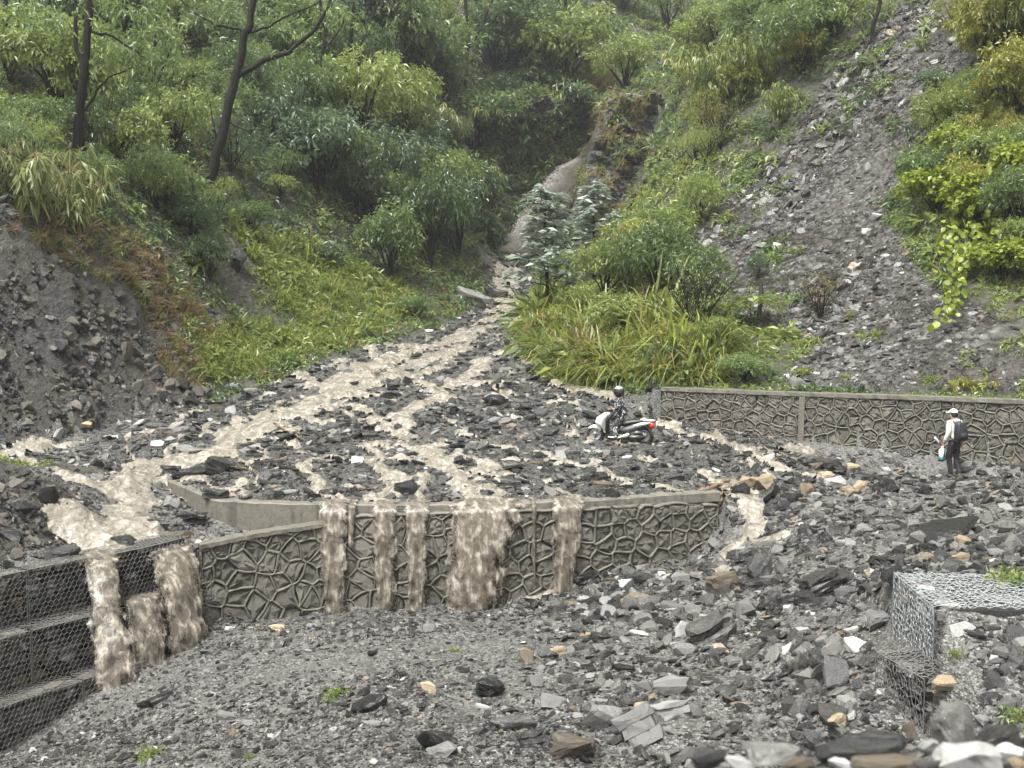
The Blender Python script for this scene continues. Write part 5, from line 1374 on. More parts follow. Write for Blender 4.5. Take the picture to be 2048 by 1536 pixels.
big_tree('thin grey stem between the straight trunk and the leaning trunk', [[(300, 215), (305, 140), (312, 60), (310, -40)], [(305, 140), (330, 100), (345, 50)]], 52, [(4, 2.5), (2, 1)], [(315, 40, 45), (340, 90, 35), (290, 80, 35)], 'leaf_mid', 37)
big_tree('slender tree with curved stem right of the long limb', [[(640, 250), (636, 170), (648, 90), (640, 0), (640, -40)], [(636, 170), (605, 120), (590, 80)], [(646, 100), (680, 60), (690, 30)]], 60, [(4, 2.5), (2, 1), (2, 1)], [(600, 80, 40), (690, 40, 45), (645, 20, 40)], 'leaf_light', 38)
big_tree('thin dark stem at the top left of centre', [[(800, 190), (805, 120), (798, 40), (800, -40)], [(804, 110), (830, 70), (850, 60)]], 70, [(4, 2.5), (2, 1)], [(805, 30, 45), (850, 60, 40), (780, 80, 35)], 'leaf_mid', 39)
big_tree('pair of thin stems at the top of the dark cliff', [[(930, 170), (936, 90), (930, 0), (934, -40)], [(934, 100), (960, 60), (985, 0)]], 76, [(4, 2.5), (3, 2)], [(930, 20, 40), (985, 30, 45), (905, 70, 35)], 'leaf_dark', 40)
big_tree('slim leaning stem in front of the bright rounded tree', [[(735, 330), (728, 270), (745, 190), (770, 140)], [(728, 265), (700, 220), (690, 180)]], 62, [(4, 2), (3, 1)], [(770, 150, 40), (690, 190, 40)], 'leaf_light', 41)

# ---- shrubs one can point at
BUSH = [
    (110, 215, 240, 190, 'leaf_light', 'bright green bushy tree at the left edge left of the straight trunk', 0), (255, 330, 170, 150, 'leaf_light', 'light green bush right of the straight trunk', 0), (330, 420, 170, 150, 'leaf_mid', 'green bush below the straight trunk above the brown grass', 0),
    (385, 480, 120, 110, 'leaf_dark', 'dark glossy shrub above the grey slide on the left', 0), (720, 300, 230, 190, 'leaf_light', 'bright green rounded tree in the middle of the left slope', 0), (770, 430, 180, 170, 'leaf_blue', 'blue green tree above the dark rock ledge', 0),
    (640, 390, 230, 190, 'leaf_blue', 'broad bluish tree left of the dark rock ledge', 0), (600, 260, 170, 150, 'leaf_mid', 'green tree behind the leaning trunk', 0), (560, 400, 60, 50, 'leaf_light', 'small pale shrub at the right foot of the leaning tree', 0),
    (860, 540, 170, 190, 'leaf_dark', 'dark shrub on the bank left of the gully mouth', 0), (915, 520, 120, 150, 'leaf_blue', 'grey green shrub right at the gully mouth', 0), (780, 560, 140, 130, 'leaf_mid', 'green shrub at the top right of the grass slope', 0), (650, 530, 90, 60, 'leaf_blue', 'low bluish shrub in the middle of the grass slope', 0),
    (950, 310, 170, 140, 'leaf_mid', 'green shrub on the dark cliff left of the recess', 0), (1060, 250, 130, 80, 'leaf_mid', 'spreading green shrub in the shade of the cliff', 0), (930, 430, 140, 140, 'leaf_dark', 'dark shrub below the cliff left of the brown fall', 0), (860, 180, 200, 150, 'leaf_mid', 'green tree at the top centre left of the ivy cliff', 0),
    (1130, 200, 200, 150, 'leaf_light', 'pale leaved climber over the cliff at top centre', 0), (1250, 180, 130, 110, 'leaf_light', 'light green bush behind the lip of the waterfall', 0), (1385, 140, 130, 110, 'leaf_light', 'light green shrub right above the waterfall lip', 0),
    (1400, 450, 90, 100, 'leaf_light', 'light green bush right of the thin side fall', 0), (1310, 590, 210, 200, 'leaf_mid', 'large green bush behind the tall grass right of the stream', 0), (1210, 600, 150, 110, 'leaf_light', 'light green bush between the silver sapling and the large bush', 0), (1330, 500, 160, 110, 'leaf_light', 'yellowish green bush at the top of the right bank', 0),
    (1600, 150, 190, 150, 'leaf_mid', 'green shrub at the upper left edge of the scree', 0), (1660, 80, 150, 110, 'leaf_light', 'light shrub at the top left of the scree', 0), (1415, 330, 100, 90, 'leaf_light', 'yellow green shrub beside the side fall', 1),
    (2010, 120, 190, 200, 'leaf_yellow', 'yellow leaved bush in the upper right corner', 0), (2030, 250, 150, 140, 'leaf_yellow', 'yellowish bush at the right edge below the corner bush', 0), (1890, 290, 150, 110, 'leaf_light', 'light green shrub at the right edge of the scree', 0), (1960, 360, 170, 140, 'leaf_light', 'green yellow shrub above the vine at the right', 0), (1850, 400, 110, 100, 'leaf_mid', 'small dark green shrub on the scree left of the vine', 0),
    (2030, 470, 140, 140, 'leaf_mid', 'green shrub behind the vine at the right edge', 0), (1880, 200, 90, 60, 'leaf_blue', 'low grey green shrub on the upper scree', 0), (1515, 560, 44, 56, 'leaf_blue', 'small dense dark crown on a thin vine wrapped stem', 0),
    (1505, 50, 150, 90, 'leaf_mid', 'dark green shrub among the tan grass at the top right', 0), (480, 230, 160, 140, 'leaf_dark', 'dark tree crown behind the limbs of the leaning tree', 0), (790, 120, 180, 140, 'leaf_dark', 'dark tree crown at the top centre', 0), (1010, 120, 200, 150, 'leaf_dark', 'dark ivy covered tree at the top centre', 0), (620, 130, 200, 160, 'leaf_mid', 'tree crown behind the long limb of the leaning tree', 0),
    (420, 560, 90, 80, 'leaf_dark', 'dark shrub at the foot of the leaning tree above the slide', 0), (500, 470, 110, 70, 'leaf_mid', 'shrub at the upper edge of the grass slope', 0), (830, 640, 90, 50, 'leaf_mid', 'low shrub at the foot of the left bank by the stream', 0), (1870, 430, 140, 110, 'leaf_vine', 'round leaved yellow green bush at the top of the hanging vine', 0), (1960, 455, 150, 120, 'leaf_vine', 'round leaved bush right of the hanging vine top', 0), (2030, 420, 150, 140, 'leaf_vine', 'round leaved yellow green bush at the right edge', 0), (1905, 350, 120, 100, 'leaf_vine', 'round leaved bush left above the vine', 0), (2000, 560, 130, 90, 'leaf_vine', 'low round leaved bush under the vine mass at the right edge', 0),
    (1140, 735, 120, 80, 'leaf_light', 'leafy green clump in the tall grass near the water', 0), (1330, 745, 110, 80, 'leaf_mid', 'green clump in the tall grass behind the rider', 0), (1240, 690, 120, 90, 'leaf_light', 'pale green clump in the middle of the tall grass', 0),
    (1440, 720, 120, 90, 'leaf_light', 'light green shrub between tall grass and fern like bush', 0), (1490, 765, 110, 60, 'leaf_mid', 'low green shrub just above the long wall', 0), (1390, 600, 130, 110, 'leaf_mid', 'green shrub behind the bare twiggy one', 0), (1260, 560, 150, 120, 'leaf_yellow', 'yellow green bush in the middle of the right bank', 0), (1060, 195, 90, 70, 'leaf_dark', 'dark shrub on the rim of the shaded rock face', 0), (1125, 190, 80, 60, 'leaf_mid', 'small shrub on the rim of the shaded rock face near the lip', 0), (1000, 215, 80, 70, 'leaf_dark', 'dark shrub at the left end of the rim of the shaded rock face', 0),
    (1170, 640, 110, 80, 'leaf_light', 'light green shrub at the foot of the silver sapling', 0),
    (1150, 500, 90, 80, 'leaf_mid', 'shrub below the brown fall behind the silver sapling', 0),
]
for px, py, w_, h_, key, lab, fn in BUSH: bush(px, py, w_, h_, key, lab, fine=bool(fn))

# ---- dense growth: trees and shrubs that nothing tells apart
def thicket(poly, step, wmin, wmax, keys, label, group, seed, skip=0.1):
    rg = random.Random(seed); P = np.array(poly)
    y = P[:, 1].min()
    while y < P[:, 1].max():
        x = P[:, 0].min() + rg.uniform(0, step)
        while x < P[:, 0].max():
            qx, qy = x + rg.uniform(-0.3, 0.3) * step, y + rg.uniform(-0.3, 0.3) * step
            if in_poly(np.array([qx]), np.array([qy]), P)[0] and rg.random() > skip:
                w_ = rg.uniform(wmin, wmax); key = rg.choices([k for k, _ in keys], [v for _, v in keys])[0]
                bush(qx, qy, w_, w_ * rg.uniform(0.7, 1.1), key, label.format({'leaf_dark': 'dark green', 'leaf_mid': 'mid green', 'leaf_blue': 'bluish green', 'leaf_light': 'light green', 'leaf_yellow': 'yellowish'}[key]), group, fine=rg.random() < 0.3)
            x += step
        y += step * 0.72
thicket([(-60, -20), (880, -20), (900, 120), (880, 330), (900, 470), (800, 520), (640, 430), (470, 420), (420, 500), (330, 440), (200, 400), (-60, 380)], 92, 95, 165, [('leaf_dark', 2.5), ('leaf_mid', 5), ('leaf_blue', 2.5), ('leaf_light', 3)], '{} broadleaf shrub in the dense growth on the left hillside', 'shrubs of the left hillside', 41)
thicket([(880, -30), (1230, -30), (1200, 110), (1130, 210), (980, 260), (890, 330)], 88, 85, 140, [('leaf_dark', 7), ('leaf_mid', 2), ('leaf_blue', 1)], '{} shrub clinging to the cliff at the top centre', 'shrubs on the cliff', 42)  # mostly dark leaves, the deep shade up here put into their colour
thicket([(1320, 60), (1450, 20), (1700, -20), (1760, 0), (1600, 200), (1480, 330), (1410, 420), (1390, 330), (1370, 180)], 84, 70, 125, [('leaf_light', 3), ('leaf_mid', 2), ('leaf_yellow', 0.4)], 'small {} shrub on the slope left of the scree', 'shrubs left of the scree', 43, 0.25)
thicket([(1180, -40), (1420, -40), (1400, 30), (1300, 90), (1200, 100)], 80, 80, 120, [('leaf_dark', 3), ('leaf_mid', 2)], '{} shrub above the waterfall at the top of the gully', 'shrubs above the gully', 45, 0.1)
thicket([(1900, 60), (2110, 0), (2110, 560), (1960, 520), (1850, 440), (1840, 300)], 78, 80, 130, [('leaf_light', 3), ('leaf_yellow', 2), ('leaf_mid', 2)], '{} leafy shrub on the bank at the right edge beside the vine', 'shrubs at the right edge', 44, 0.2)

# ---- silver saplings, bamboo, bare shrub, ferns
def sapling(px, py, h_, k, label):
    p = hit(px, py, 20.0); s = h_ / F * p[1]
    plant('sapling', SILVER[k], ('crown', 'trunk'), ('leaf_silver', 'bark'), p, (s * 1.12, s * 1.12, s), 0.7 + k, label, 'sapling')
sapling(1092, 642, 255, 0, 'silvery leaved sapling standing over the stream in front of the brown fall')
sapling(1188, 565, 190, 1, 'second silvery sapling behind and right of the first')
def bamboo(px, py, h_, k, key, label, group=None, wide=1.0, tips='leaf_dry'):
    p = hit(px, py, 20.0); s = h_ / F * p[1]
    plant('bamboo', BAMBOO[k], ('foliage', 'canes', 'dry_tips'), (key, 'grass_yellow', tips), p, (s * wide, s * wide, s), px * 0.01, label, 'bamboo', group)
bamboo(70, 455, 230, 0, 'leaf_bamboo', 'pale drooping bamboo with dry tips over the earth cut at the left'); bamboo(160, 470, 170, 0, 'leaf_bamboo', 'smaller pale bamboo hanging right of the drooping one'); bamboo(10, 400, 160, 0, 'leaf_bamboo', 'pale bamboo clump at the left edge')
bamboo(1440, 240, 190, 1, 'leaf_light', 'feathery light green bamboo left of the scree', None, 0.9, 'leaf_yellow'); bamboo(1500, 200, 160, 1, 'leaf_light', 'second feathery bamboo nearer the scree', None, 0.9, 'leaf_yellow'); bamboo(1400, 215, 140, 1, 'leaf_yellow', 'yellowish feathery bamboo right of the waterfall lip', None, 0.9, 'leaf_yellow'); bamboo(1560, 260, 110, 1, 'leaf_light', 'small feathery bamboo at the edge of the scree', None, 0.9, 'leaf_yellow')
bamboo(910, 300, 120, 0, 'leaf_bamboo', 'small bamboo on the dark cliff'); bamboo(880, 90, 120, 0, 'leaf_bamboo', 'bamboo clump at the top centre'); bamboo(970, 430, 130, 1, 'leaf_mid', 'dark bamboo in the recess left of the brown fall', None, 0.9)
for px, py, h_, lab, k in ((1390, 690, 175, 'bare twiggy shrub between the tall grass and the scree', 0), (1420, 650, 120, 'smaller bare shrub right of the bare twiggy one', 1), (1640, 640, 90, 'thin brown twiggy shrub low on the scree', 0), (1440, 300, 90, 'twiggy shrub on the slope below the feathery bamboo', 1)):
    p = hit(px, py, 20.0); s = h_ / F * p[1]
    plant('bare_shrub', TWIGGY[k], ('crown', 'branches'), ('leaf_mid' if h_ > 100 else 'leaf_dry', 'bark'), p, s, px, lab, 'shrub')
for px, py, w_, lab, k in ((1500, 665, 130, 'bright fern like bush with feathery fronds above the long wall', 0), (1460, 650, 80, 'small fern bush left of the bright fern like one', 1), (1330, 480, 110, 'feathery compound leaved bush above the right bank', 0), (2030, 560, 70, 'small fern at the right edge under the vine', 1)):
    p = hit(px, py, 20.0); s = w_ / F * p[1]
    plant('fern_bush', FERN[k], ('fronds', 'stems'), ('leaf_light', 'bark'), p, s, px, lab, 'fern')
p = hit(1518, 640, 20.0)
v, q = tube([(0, 0, -0.1), (0.02, 0, 0.4), (0.06, 0, 0.9), (0.04, 0, 1.5)], [0.09, 0.08, 0.09, 0.05], 7)
tag(link('creeper_post', np_mesh('creeper_post', v, q, True), M['twig_red'], None, tuple(p)), 'thin reddish trunk under the small dense crown', 'tree trunk')

# ---- climbing vine of big round leaves, each leaf a piece
def vine(label, drops, n, seed, key='leaf_vine'):
    rg = np.random.default_rng(seed)
    base_p = hit(drops[0][0][0], drops[0][0][1], 26.0); root = empty('vine', tuple(base_p)); tag(root, label, 'vine')
    an = np.linspace(0, 6.283, 9)[:-1]
    V = np.stack((0.5 * np.cos(an), 0.55 * np.sin(an) - 0.1, 0.10 * np.cos(2 * an)), 1); V = np.concatenate((V, [[0, -0.05, -0.10]]))
    T = np.array([(i, (i + 1) % 8, 8) for i in range(8)])
    mes = []
    for j in range(5):
        me = np_mesh('leaf', V, T, True, {'var': ('FACE', np.full(8, j / 4.0))}); me.materials.append(M[key]); mes.append(me)
    tb = []
    for st in drops:
        pts = []
        for (x, y) in st:
            h = hit(x, y, 26.0); pts.append(h + np.array((0, -0.55, 0.25)) - base_p)
        tb.append(tube(pts, [0.012] * len(pts), 4))
        P = np.array(pts); m = int(n / len(drops))
        t = rg.random(m) * (len(P) - 1); i = t.astype(int); c = P[i] + (P[i + 1] - P[i]) * (t - i)[:, None] + rg.normal(size=(m, 3)) * np.array((0.19, 0.12, 0.15))
        for q in c:
            o = link('leaf', mes[int(rg.random() * 5)], None, root, tuple(q)); s = rg.uniform(0.13, 0.25); o.scale = (s, s, s)
            o.rotation_euler = (math.radians(55) + rg.normal() * 0.5, rg.normal() * 0.5, rg.normal() * 0.9)
    link('stems', np_mesh('stems', *join_vq(tb), True), M['twig_red'], root)
vine('yellow green round leaved vine hanging in a curtain over the bare slope', [[(1885, 440), (1882, 520), (1885, 600), (1870, 668)], [(1905, 430), (1900, 500), (1898, 600), (1885, 640)], [(1925, 450), (1918, 520), (1905, 590)], [(1892, 450), (1890, 540), (1888, 620)], [(1945, 470), (1935, 530)]], 295, 51)
vine('mass of round leaved vine covering the shrubs at the right edge', [[(1830, 345), (1880, 380), (1930, 420), (1990, 440)], [(1800, 370), (1860, 400)], [(1950, 360), (2000, 400), (2046, 430)], [(1960, 450), (2010, 500), (2040, 560)], [(1900, 330), (1960, 340), (2040, 350)]], 290, 52)

# ------------------------------------------------------------------ ground cover nobody could count
SPRIGS = [clump_mesh(600 + k, 44, 0.34, (0.28, 0.36, 0.22)[k % 3]) for k in range(4)]
TUFTS = [tuft(620 + k, 30, 1.0, 0.015, 1.0, 1.25) for k in range(4)]
TWIGS = [twig_mesh(640 + k) for k in range(3)]
HANG = [tuft(650 + k, 34, 1.0, 0.014, 1.0, 1.9) for k in range(2)]

def cover(name, key, meshes, n, y0, y1, keep, size, seed, u0=-0.62, u1=0.62, up=0.6, pick=None, label=None, stretch=1.0):
    rg = np.random.default_rng(seed)
    x, y = screen_samples(n, y0, y1, u0, u1, rg)
    k = keep(x, y, rg); x, y = x[k], y[k]; m = len(x); s = size(x, y, rg)
    nr = normals(x, y, 0.3) * (1 - up) + np.array((0, 0, up)) + 0.12 * rg.normal(size=(m, 3)); nr /= np.linalg.norm(nr, axis=1, keepdims=True)
    R = euler_from(nr, rg.random(m) * 6.283)
    idx = rg.integers(0, len(meshes), m) if pick is None else pick(x, y, rg)
    return scatter(name, key, meshes, np.stack((x, y, ground(x, y) - 0.02), -1), R, np.stack((s, s, s * stretch), -1), idx, label=label)

def hillm(x, y): return (y - np.interp(x, _ux, _uy) > 0.3) & ~in_poly(x, y, FAN) & ~in_poly(x, y, CUT) & ((x < BW[0, 0]) | (y > np.interp(x, BW[:, 0], BW[:, 1]) + 0.4))
GRASSP = poly_w([(450, 430), (560, 465), (700, 530), (800, 580), (840, 615), (770, 655), (700, 690), (600, 718), (520, 745), (440, 752), (390, 742), (420, 660), (520, 640), (500, 560)], zU, 20.0)
SLIDE = poly_w([(400, 480), (460, 470), (500, 520), (560, 600), (600, 650), (520, 660), (440, 600), (400, 560)], zU, 20.0)
TALLP = poly_w([(1062, 650), (1100, 625), (1180, 640), (1290, 650), (1390, 650), (1440, 700), (1440, 770), (1370, 775), (1200, 772), (1110, 745), (1062, 700)], zU, 20.0)
BROWNP = poly_w([(0, 405), (130, 425), (220, 450), (300, 510), (370, 560), (415, 660), (405, 765), (335, 750), (310, 650), (240, 580), (130, 510), (0, 455)], zU, 20.0)
WALLP = poly_w([(1380, 640), (1560, 690), (1700, 620), (1850, 640), (2048, 560), (2100, 800), (1340, 780)], zU, 20.0)
SPUR = poly_w([(1150, 330), (1200, 240), (1230, 200), (1300, 220), (1320, 300), (1280, 400), (1240, 450), (1130, 470)], zU, 20.0)
bare = lambda x, y: in_poly(x, y, SLIDE) | (in_poly(x, y, SCREE) & (fbm(x * 0.3, y * 0.3, 301, 3) < 0.13))
darkc = (lambda P: (lambda x, y: in_poly(x, y, P)))(poly_w([(930, 230), (1150, 210), (1200, 230), (1140, 330), (1060, 500), (950, 510), (900, 400)], zU, 20.0))

SP = [variant(SPRIGS[i % 4], k) for i, k in enumerate(['leaf_dark', 'leaf_dark', 'leaf_mid', 'leaf_mid', 'leaf_blue', 'leaf_light', 'leaf_light', 'leaf_dry', 'leaf_yellow'])]
def sp_pick(x, y, rg):
    f = fbm(x * 0.22, y * 0.22, 311, 4) + 0.16 * rg.normal(size=len(x)); r = rg.random(len(x))
    right = x > 3
    a = np.where(f < -0.08, np.where(r < 0.6, 0, 1), np.where(f < 0.06, np.where(r < 0.5, 2, np.where(r < 0.75, 3, 4)), np.where(r < 0.45, 5, np.where(r < 0.75, 6, np.where(r < 0.9, 7, 3)))))
    a = np.where(right & (r > 0.55), np.where(f > 0.02, np.where(r > 0.93, 8, 5), 3), a)
    return np.where(darkc(x, y), np.where(r < 0.8, 0, 2), a)  # recess sprigs mostly dark: its shade is put into the leaf colour
cover('undergrowth', 'undergrowth_sprig', SP, 42000, 27.0, 108.0, lambda x, y, rg: hillm(x, y) & ~bare(x, y) & ~in_poly(x, y, GRASSP) & ~in_poly(x, y, TALLP) & (rg.random(len(x)) < np.where(in_poly(x, y, SCREE), 0.25, np.where(in_poly(x, y, SPUR) | darkc(x, y), 0.4, np.where(in_poly(x, y, WALLP), 0.35, 0.85)))),
      lambda x, y, rg: np.clip(y * 0.0105 * np.exp(0.42 * rg.normal(size=len(x))), 0.15, 1.5), 401, pick=sp_pick)
GR_ = [variant(t, k) for k in ('grass_green', 'grass_yellow') for t in TUFTS] + [variant(SPRIGS[0], 'leaf_light'), variant(SPRIGS[1], 'leaf_light'), variant(SPRIGS[2], 'grass_green'), variant(SPRIGS[0], 'leaf_mid'), variant(SPRIGS[2], 'leaf_light'), variant(SPRIGS[3], 'grass_green'), variant(SPRIGS[1], 'grass_yellow'), variant(SPRIGS[3], 'leaf_light'), variant(SPRIGS[0], 'grass_green')]
cover('grass', 'grass_tuft', GR_, 24000, 34.0, 62.0, lambda x, y, rg: in_poly(x, y, GRASSP) & ~(in_poly(x, y, SLIDE) & (rg.random(len(x)) < 0.85)), lambda x, y, rg: y * 0.0095 * np.exp(0.45 * rg.normal(size=len(x))), 402, u0=-0.35, u1=0.0)
TL_ = [variant(t, k) for k in ('grass_yellow', 'grass_green', 'grass_yellow') for t in TUFTS] + [variant(TUFTS[0], 'grass_dry'), variant(HANG[0], 'grass_dry'), variant(SPRIGS[2], 'leaf_light'), variant(SPRIGS[0], 'leaf_mid'), variant(SPRIGS[1], 'leaf_light'), variant(HANG[0], 'grass_yellow'), variant(HANG[1], 'grass_green'), variant(HANG[0], 'grass_green'), variant(HANG[1], 'grass_yellow'), variant(HANG[0], 'grass_yellow'), variant(SPRIGS[2], 'grass_yellow'), variant(SPRIGS[2], 'grass_green')]
cover('tall_grass', 'tall_grass_tuft', TL_, 9000, 32.0, 56.0, lambda x, y, rg: in_poly(x, y, TALLP), lambda x, y, rg: y * 0.025 * np.exp(0.5 * rg.normal(size=len(x))), 403, u0=-0.02, u1=0.28, up=0.75)
BR_ = [variant(t, k) for k in ('grass_dry', 'grass_dry', 'grass_yellow') for t in HANG]
cover('dry_grass', 'dry_grass_tuft', BR_, 9000, 28.0, 48.0, lambda x, y, rg: in_poly(x, y, BROWNP) & (rg.random(len(x)) < 0.8), lambda x, y, rg: y * 0.017 * np.exp(0.3 * rg.normal(size=len(x))), 404, u0=-0.6, u1=-0.2, up=0.1)
cover('cliff_grass', 'cliff_grass_tuft', [variant(t, k) for k in ('grass_dry', 'grass_yellow', 'grass_dry') for t in HANG], 1500, 62.0, 100.0, lambda x, y, rg: in_poly(x, y, SPUR) & (rg.random(len(x)) < 0.75), lambda x, y, rg: y * 0.012 * np.exp(0.3 * rg.normal(size=len(x))), 405, u0=0.0, u1=0.2, up=0.1)
TOPT = poly_w([(1400, -30), (1530, -30), (1520, 40), (1400, 60)], zU, 20.0); TOPB = poly_w([(1150, 120), (1215, 130), (1220, 190), (1190, 200)], zU, 20)
cover('tan_grass', 'tan_grass_tuft', [variant(t, 'grass_dry') for t in HANG], 9000, 50.0, 100.0, lambda x, y, rg: in_poly(x, y, TOPT) | in_poly(x, y, TOPB), lambda x, y, rg: y * 0.02 * np.exp(0.3 * rg.normal(size=len(x))), 406, u0=0.03, u1=0.3, up=0.1)
cover('dry_twigs', 'dry_twig', [variant(t, 'twig_red') for t in TWIGS], 15000, 27.0, 80.0, lambda x, y, rg: (in_poly(x, y, SCREE) & (fbm(x * 0.3, y * 0.3, 301, 3) > -0.06) & (rg.random(len(x)) < 0.8)) | (hillm(x, y) & ~in_poly(x, y, GRASSP) & ~in_poly(x, y, TALLP) & (rg.random(len(x)) < 0.10)), lambda x, y, rg: y * 0.011 * np.exp(0.3 * rg.normal(size=len(x))), 407, u0=-0.5, u1=0.62)
cover('wall_weeds', 'wall_weed', [variant(t, 'grass_green') for t in TUFTS] + [variant(TUFTS[0], 'grass_yellow')] + [variant(SPRIGS[k], 'leaf_light') for k in range(4)], 7000, 27.0, 42.0, lambda x, y, rg: in_poly(x, y, WALLP) & hillm(x, y) & (fbm(x * 0.5, y * 0.5, 321, 3) > 0.0) & (rg.random(len(x)) < 0.45), lambda x, y, rg: y * 0.010 * np.exp(0.35 * rg.normal(size=len(x))), 408, u0=0.1, u1=0.62)

# small weeds on the gravel
for px, py, w_, lab in ((672, 1392, 54, 'small bright green weed on the gravel in the left foreground'), (300, 1512, 56, 'low green weed at the bottom left of the gravel'), (497, 1516, 24, 'tiny green seedling at the bottom edge'), (905, 1303, 26, 'tiny green sprout on the pale gravel track'), (2020, 1165, 90, 'green weed above the bright gabion at the right edge'), (1910, 1310, 36, 'small green tuft right of the bright gabion'), (2036, 1440, 70, 'green weed at the right edge behind the near heap'), (1610, 745, 34, 'yellow leaved plant on the long wall'), (1930, 775, 60, 'yellowish grass tuft on the long wall right of the walker')):
    p = hit(px, py, 9.0); s = w_ / F * p[1] / 0.9
    yel = 'yellow' in lab
    r = empty('weed', tuple(p), px); tag(r, lab, 'weed')
    for j in range(3):
        a = j * 2.1
        o = link('leaves', variant(SPRIGS[(j + px) % 4], 'leaf_yellow' if yel else ('leaf_light', 'leaf_mid', 'grass_green')[j]), None, r, (0.25 * s * math.cos(a), 0.25 * s * math.sin(a), 0.0)); o.scale = (0.6 * s, 0.6 * s, 0.75 * s)
    o = link('blades', variant(TUFTS[px % 3], 'leaf_yellow' if yel else 'grass_green'), None, r); o.scale = (0.6 * s,) * 3

# ------------------------------------------------------------------ water falling over the walls
def fall_mat(name, c0, c1, c2, hole=(0.36, 0.5), amax=1.0, blotch=0.5):
    n = NT(name, 0.25)
    st = n.noise(12.0, 5, 0.65, vec=n.co((1, 1, 0.075)), dist=0.3); bl = n.noise(5.5, 3, 0.55, vec=n.co((1, 1, 0.75)), dist=0.3)
    mixv = n.math('ADD', n.math('MULTIPLY', st, 1 - blotch), n.math('MULTIPLY', bl, blotch))
    col = n.ramp(mixv, [(0.36, c0), (0.52, c1), (0.68, c2)])
    ed = n.attr('edge').outputs['Fac']
    a = n.math('MULTIPLY', n.ramp(n.math('ADD', mixv, n.math('MULTIPLY', ed, 0.28)), [(hole[0], 0), (hole[1], amax)]), 1.0)
    return n.set(Base__Color=col, Alpha=a, Roughness=0.3, Normal=n.bump(mixv, 0.8, 0.08))
M['fall'] = fall_mat('falling_muddy_water', (0.045, 0.038, 0.030), (0.125, 0.108, 0.086), (0.42, 0.385, 0.335), (0.42, 0.58), 0.92, 0.58)
M['brown_fall'] = fall_mat('brown_fall_water', (0.040, 0.034, 0.026), (0.075, 0.065, 0.050), (0.13, 0.114, 0.092), (0.38, 0.56), 0.8, 0.3)
M['fall_thin'] = fall_mat('thin_falling_muddy_water', (0.045, 0.038, 0.030), (0.125, 0.108, 0.086), (0.38, 0.35, 0.305), (0.49, 0.64), 0.85, 0.35)
M['brown_sheet'] = fall_mat('thin_brown_water', (0.025, 0.022, 0.017), (0.050, 0.044, 0.035), (0.10, 0.088, 0.072), (0.50, 0.74), 0.55, 0.3)
M['side_fall'] = fall_mat('thin_side_fall_water', (0.10, 0.10, 0.096), (0.22, 0.22, 0.21), (0.46, 0.46, 0.45), (0.47, 0.66), 0.8, 0.35)

def curtain(name, label, left, right, mat, group=None, layers=3, nu=16, nv=46, jit=0.07, bulge=0.09, seed=1):
    """left, right: 3D edge curves of the falling sheet"""
    rg = np.random.default_rng(seed); O = (np.array(left[0]) + np.array(right[0])) / 2
    def res(c):
        c = np.array(c, float); d = np.concatenate(([0], np.cumsum(np.linalg.norm(np.diff(c, axis=0), axis=1)))); t = np.linspace(0, d[-1], nv)
        return np.stack([np.interp(t, d, c[:, k]) for k in range(3)], 1)
    A, B = res(left), res(right); VV = []; QQ = []; EE = []; o = 0
    u = np.linspace(0, 1, nu); v = np.linspace(0, 1, nv)
    for L in range(layers):
        P = A[:, None] + (B - A)[:, None] * u[None, :, None]
        uu, vv = np.meshgrid(u, v)
        wob = fbm(uu * 3 + seed * 3.1 + L * 7, vv * 9, 700 + seed + L, 3)
        wid = np.linalg.norm(B - A, axis=1)[:, None]
        nrm = np.cross(B - A, np.gradient(A, axis=0)); nrm /= np.linalg.norm(nrm, axis=1, keepdims=True) + 1e-9
        if nrm[:, 1].mean() > 0: nrm = -nrm
        P = P + nrm[:, None] * (bulge * (np.sin(uu * math.pi) * 0.7 + 0.8 * wob + 0.5 * L / layers) * (0.15 + vv))[..., None]
        P = P + (B - A)[:, None] * (jit * 2 * fbm(uu * 4 + 9.7 * L, vv * 6, 800 + seed + L, 2))[..., None]
        e = np.minimum(uu, 1 - uu) * 2; e = np.clip(e * 2.2 - 0.55, -1, 1) - 0.5 * (vv > 0.93) * (vv - 0.93) / 0.07 - 0.45 * vv * (L > 0) - 0.12 * vv ** 2
        a = (np.arange(nv - 1)[:, None] * nu + np.arange(nu - 1)[None]).ravel()
        VV.append(P.reshape(-1, 3) - O); QQ.append(np.stack((a, a + 1, a + nu + 1, a + nu), -1) + o); EE.append(e.ravel()); o += nu * nv
    me = np_mesh(name, np.concatenate(VV), np.concatenate(QQ), True, {'edge': ('POINT', np.concatenate(EE))})
    ob = link(name, me, M[mat], None, tuple(O)); tag(ob, label, 'waterfall', group)
    return ob

def wall_fall(t0, t1, b0, b1, yb, label, throw=0.35, seed=1, layers=3, back=0.28):
    """from the cap at photograph columns t0..t1 to b0..b1 at the foot, photograph row yb"""
    E = []
    for ta, ba in ((t0, b0), (t1, b1)):
        x = (ta - 1024) / F * 23.0; s_ = float(CC.s_of_x(x)); c = []
        px, py = CC.at(s_, -back); c.append((float(px), float(py), CAP_Z + 0.05)); px, py = CC.at(s_, -0.05); c.append((float(px), float(py), CAP_Z + 0.045))
        xl, yl = (float(q) for q in CC.at(s_, 0.0)); Yb = yl - throw - 0.17; zb = at(ba, yb, Yb)[2]; xb = at(ba, yb, Yb)[0]
        for f in np.linspace(0.06, 1, 12): c.append((xl + (xb - xl) * f ** 0.8, yl - 0.15 - throw * f ** 0.55 - 0.02, CAP_Z + 0.03 + (zb - CAP_Z - 0.35) * f))
        E.append(c)
    return curtain('waterfall', label, E[0], E[1], 'fall', 'muddy falls over the retaining wall', layers, seed=seed, nu=max(8, int(abs(t1 - t0) / 6)))
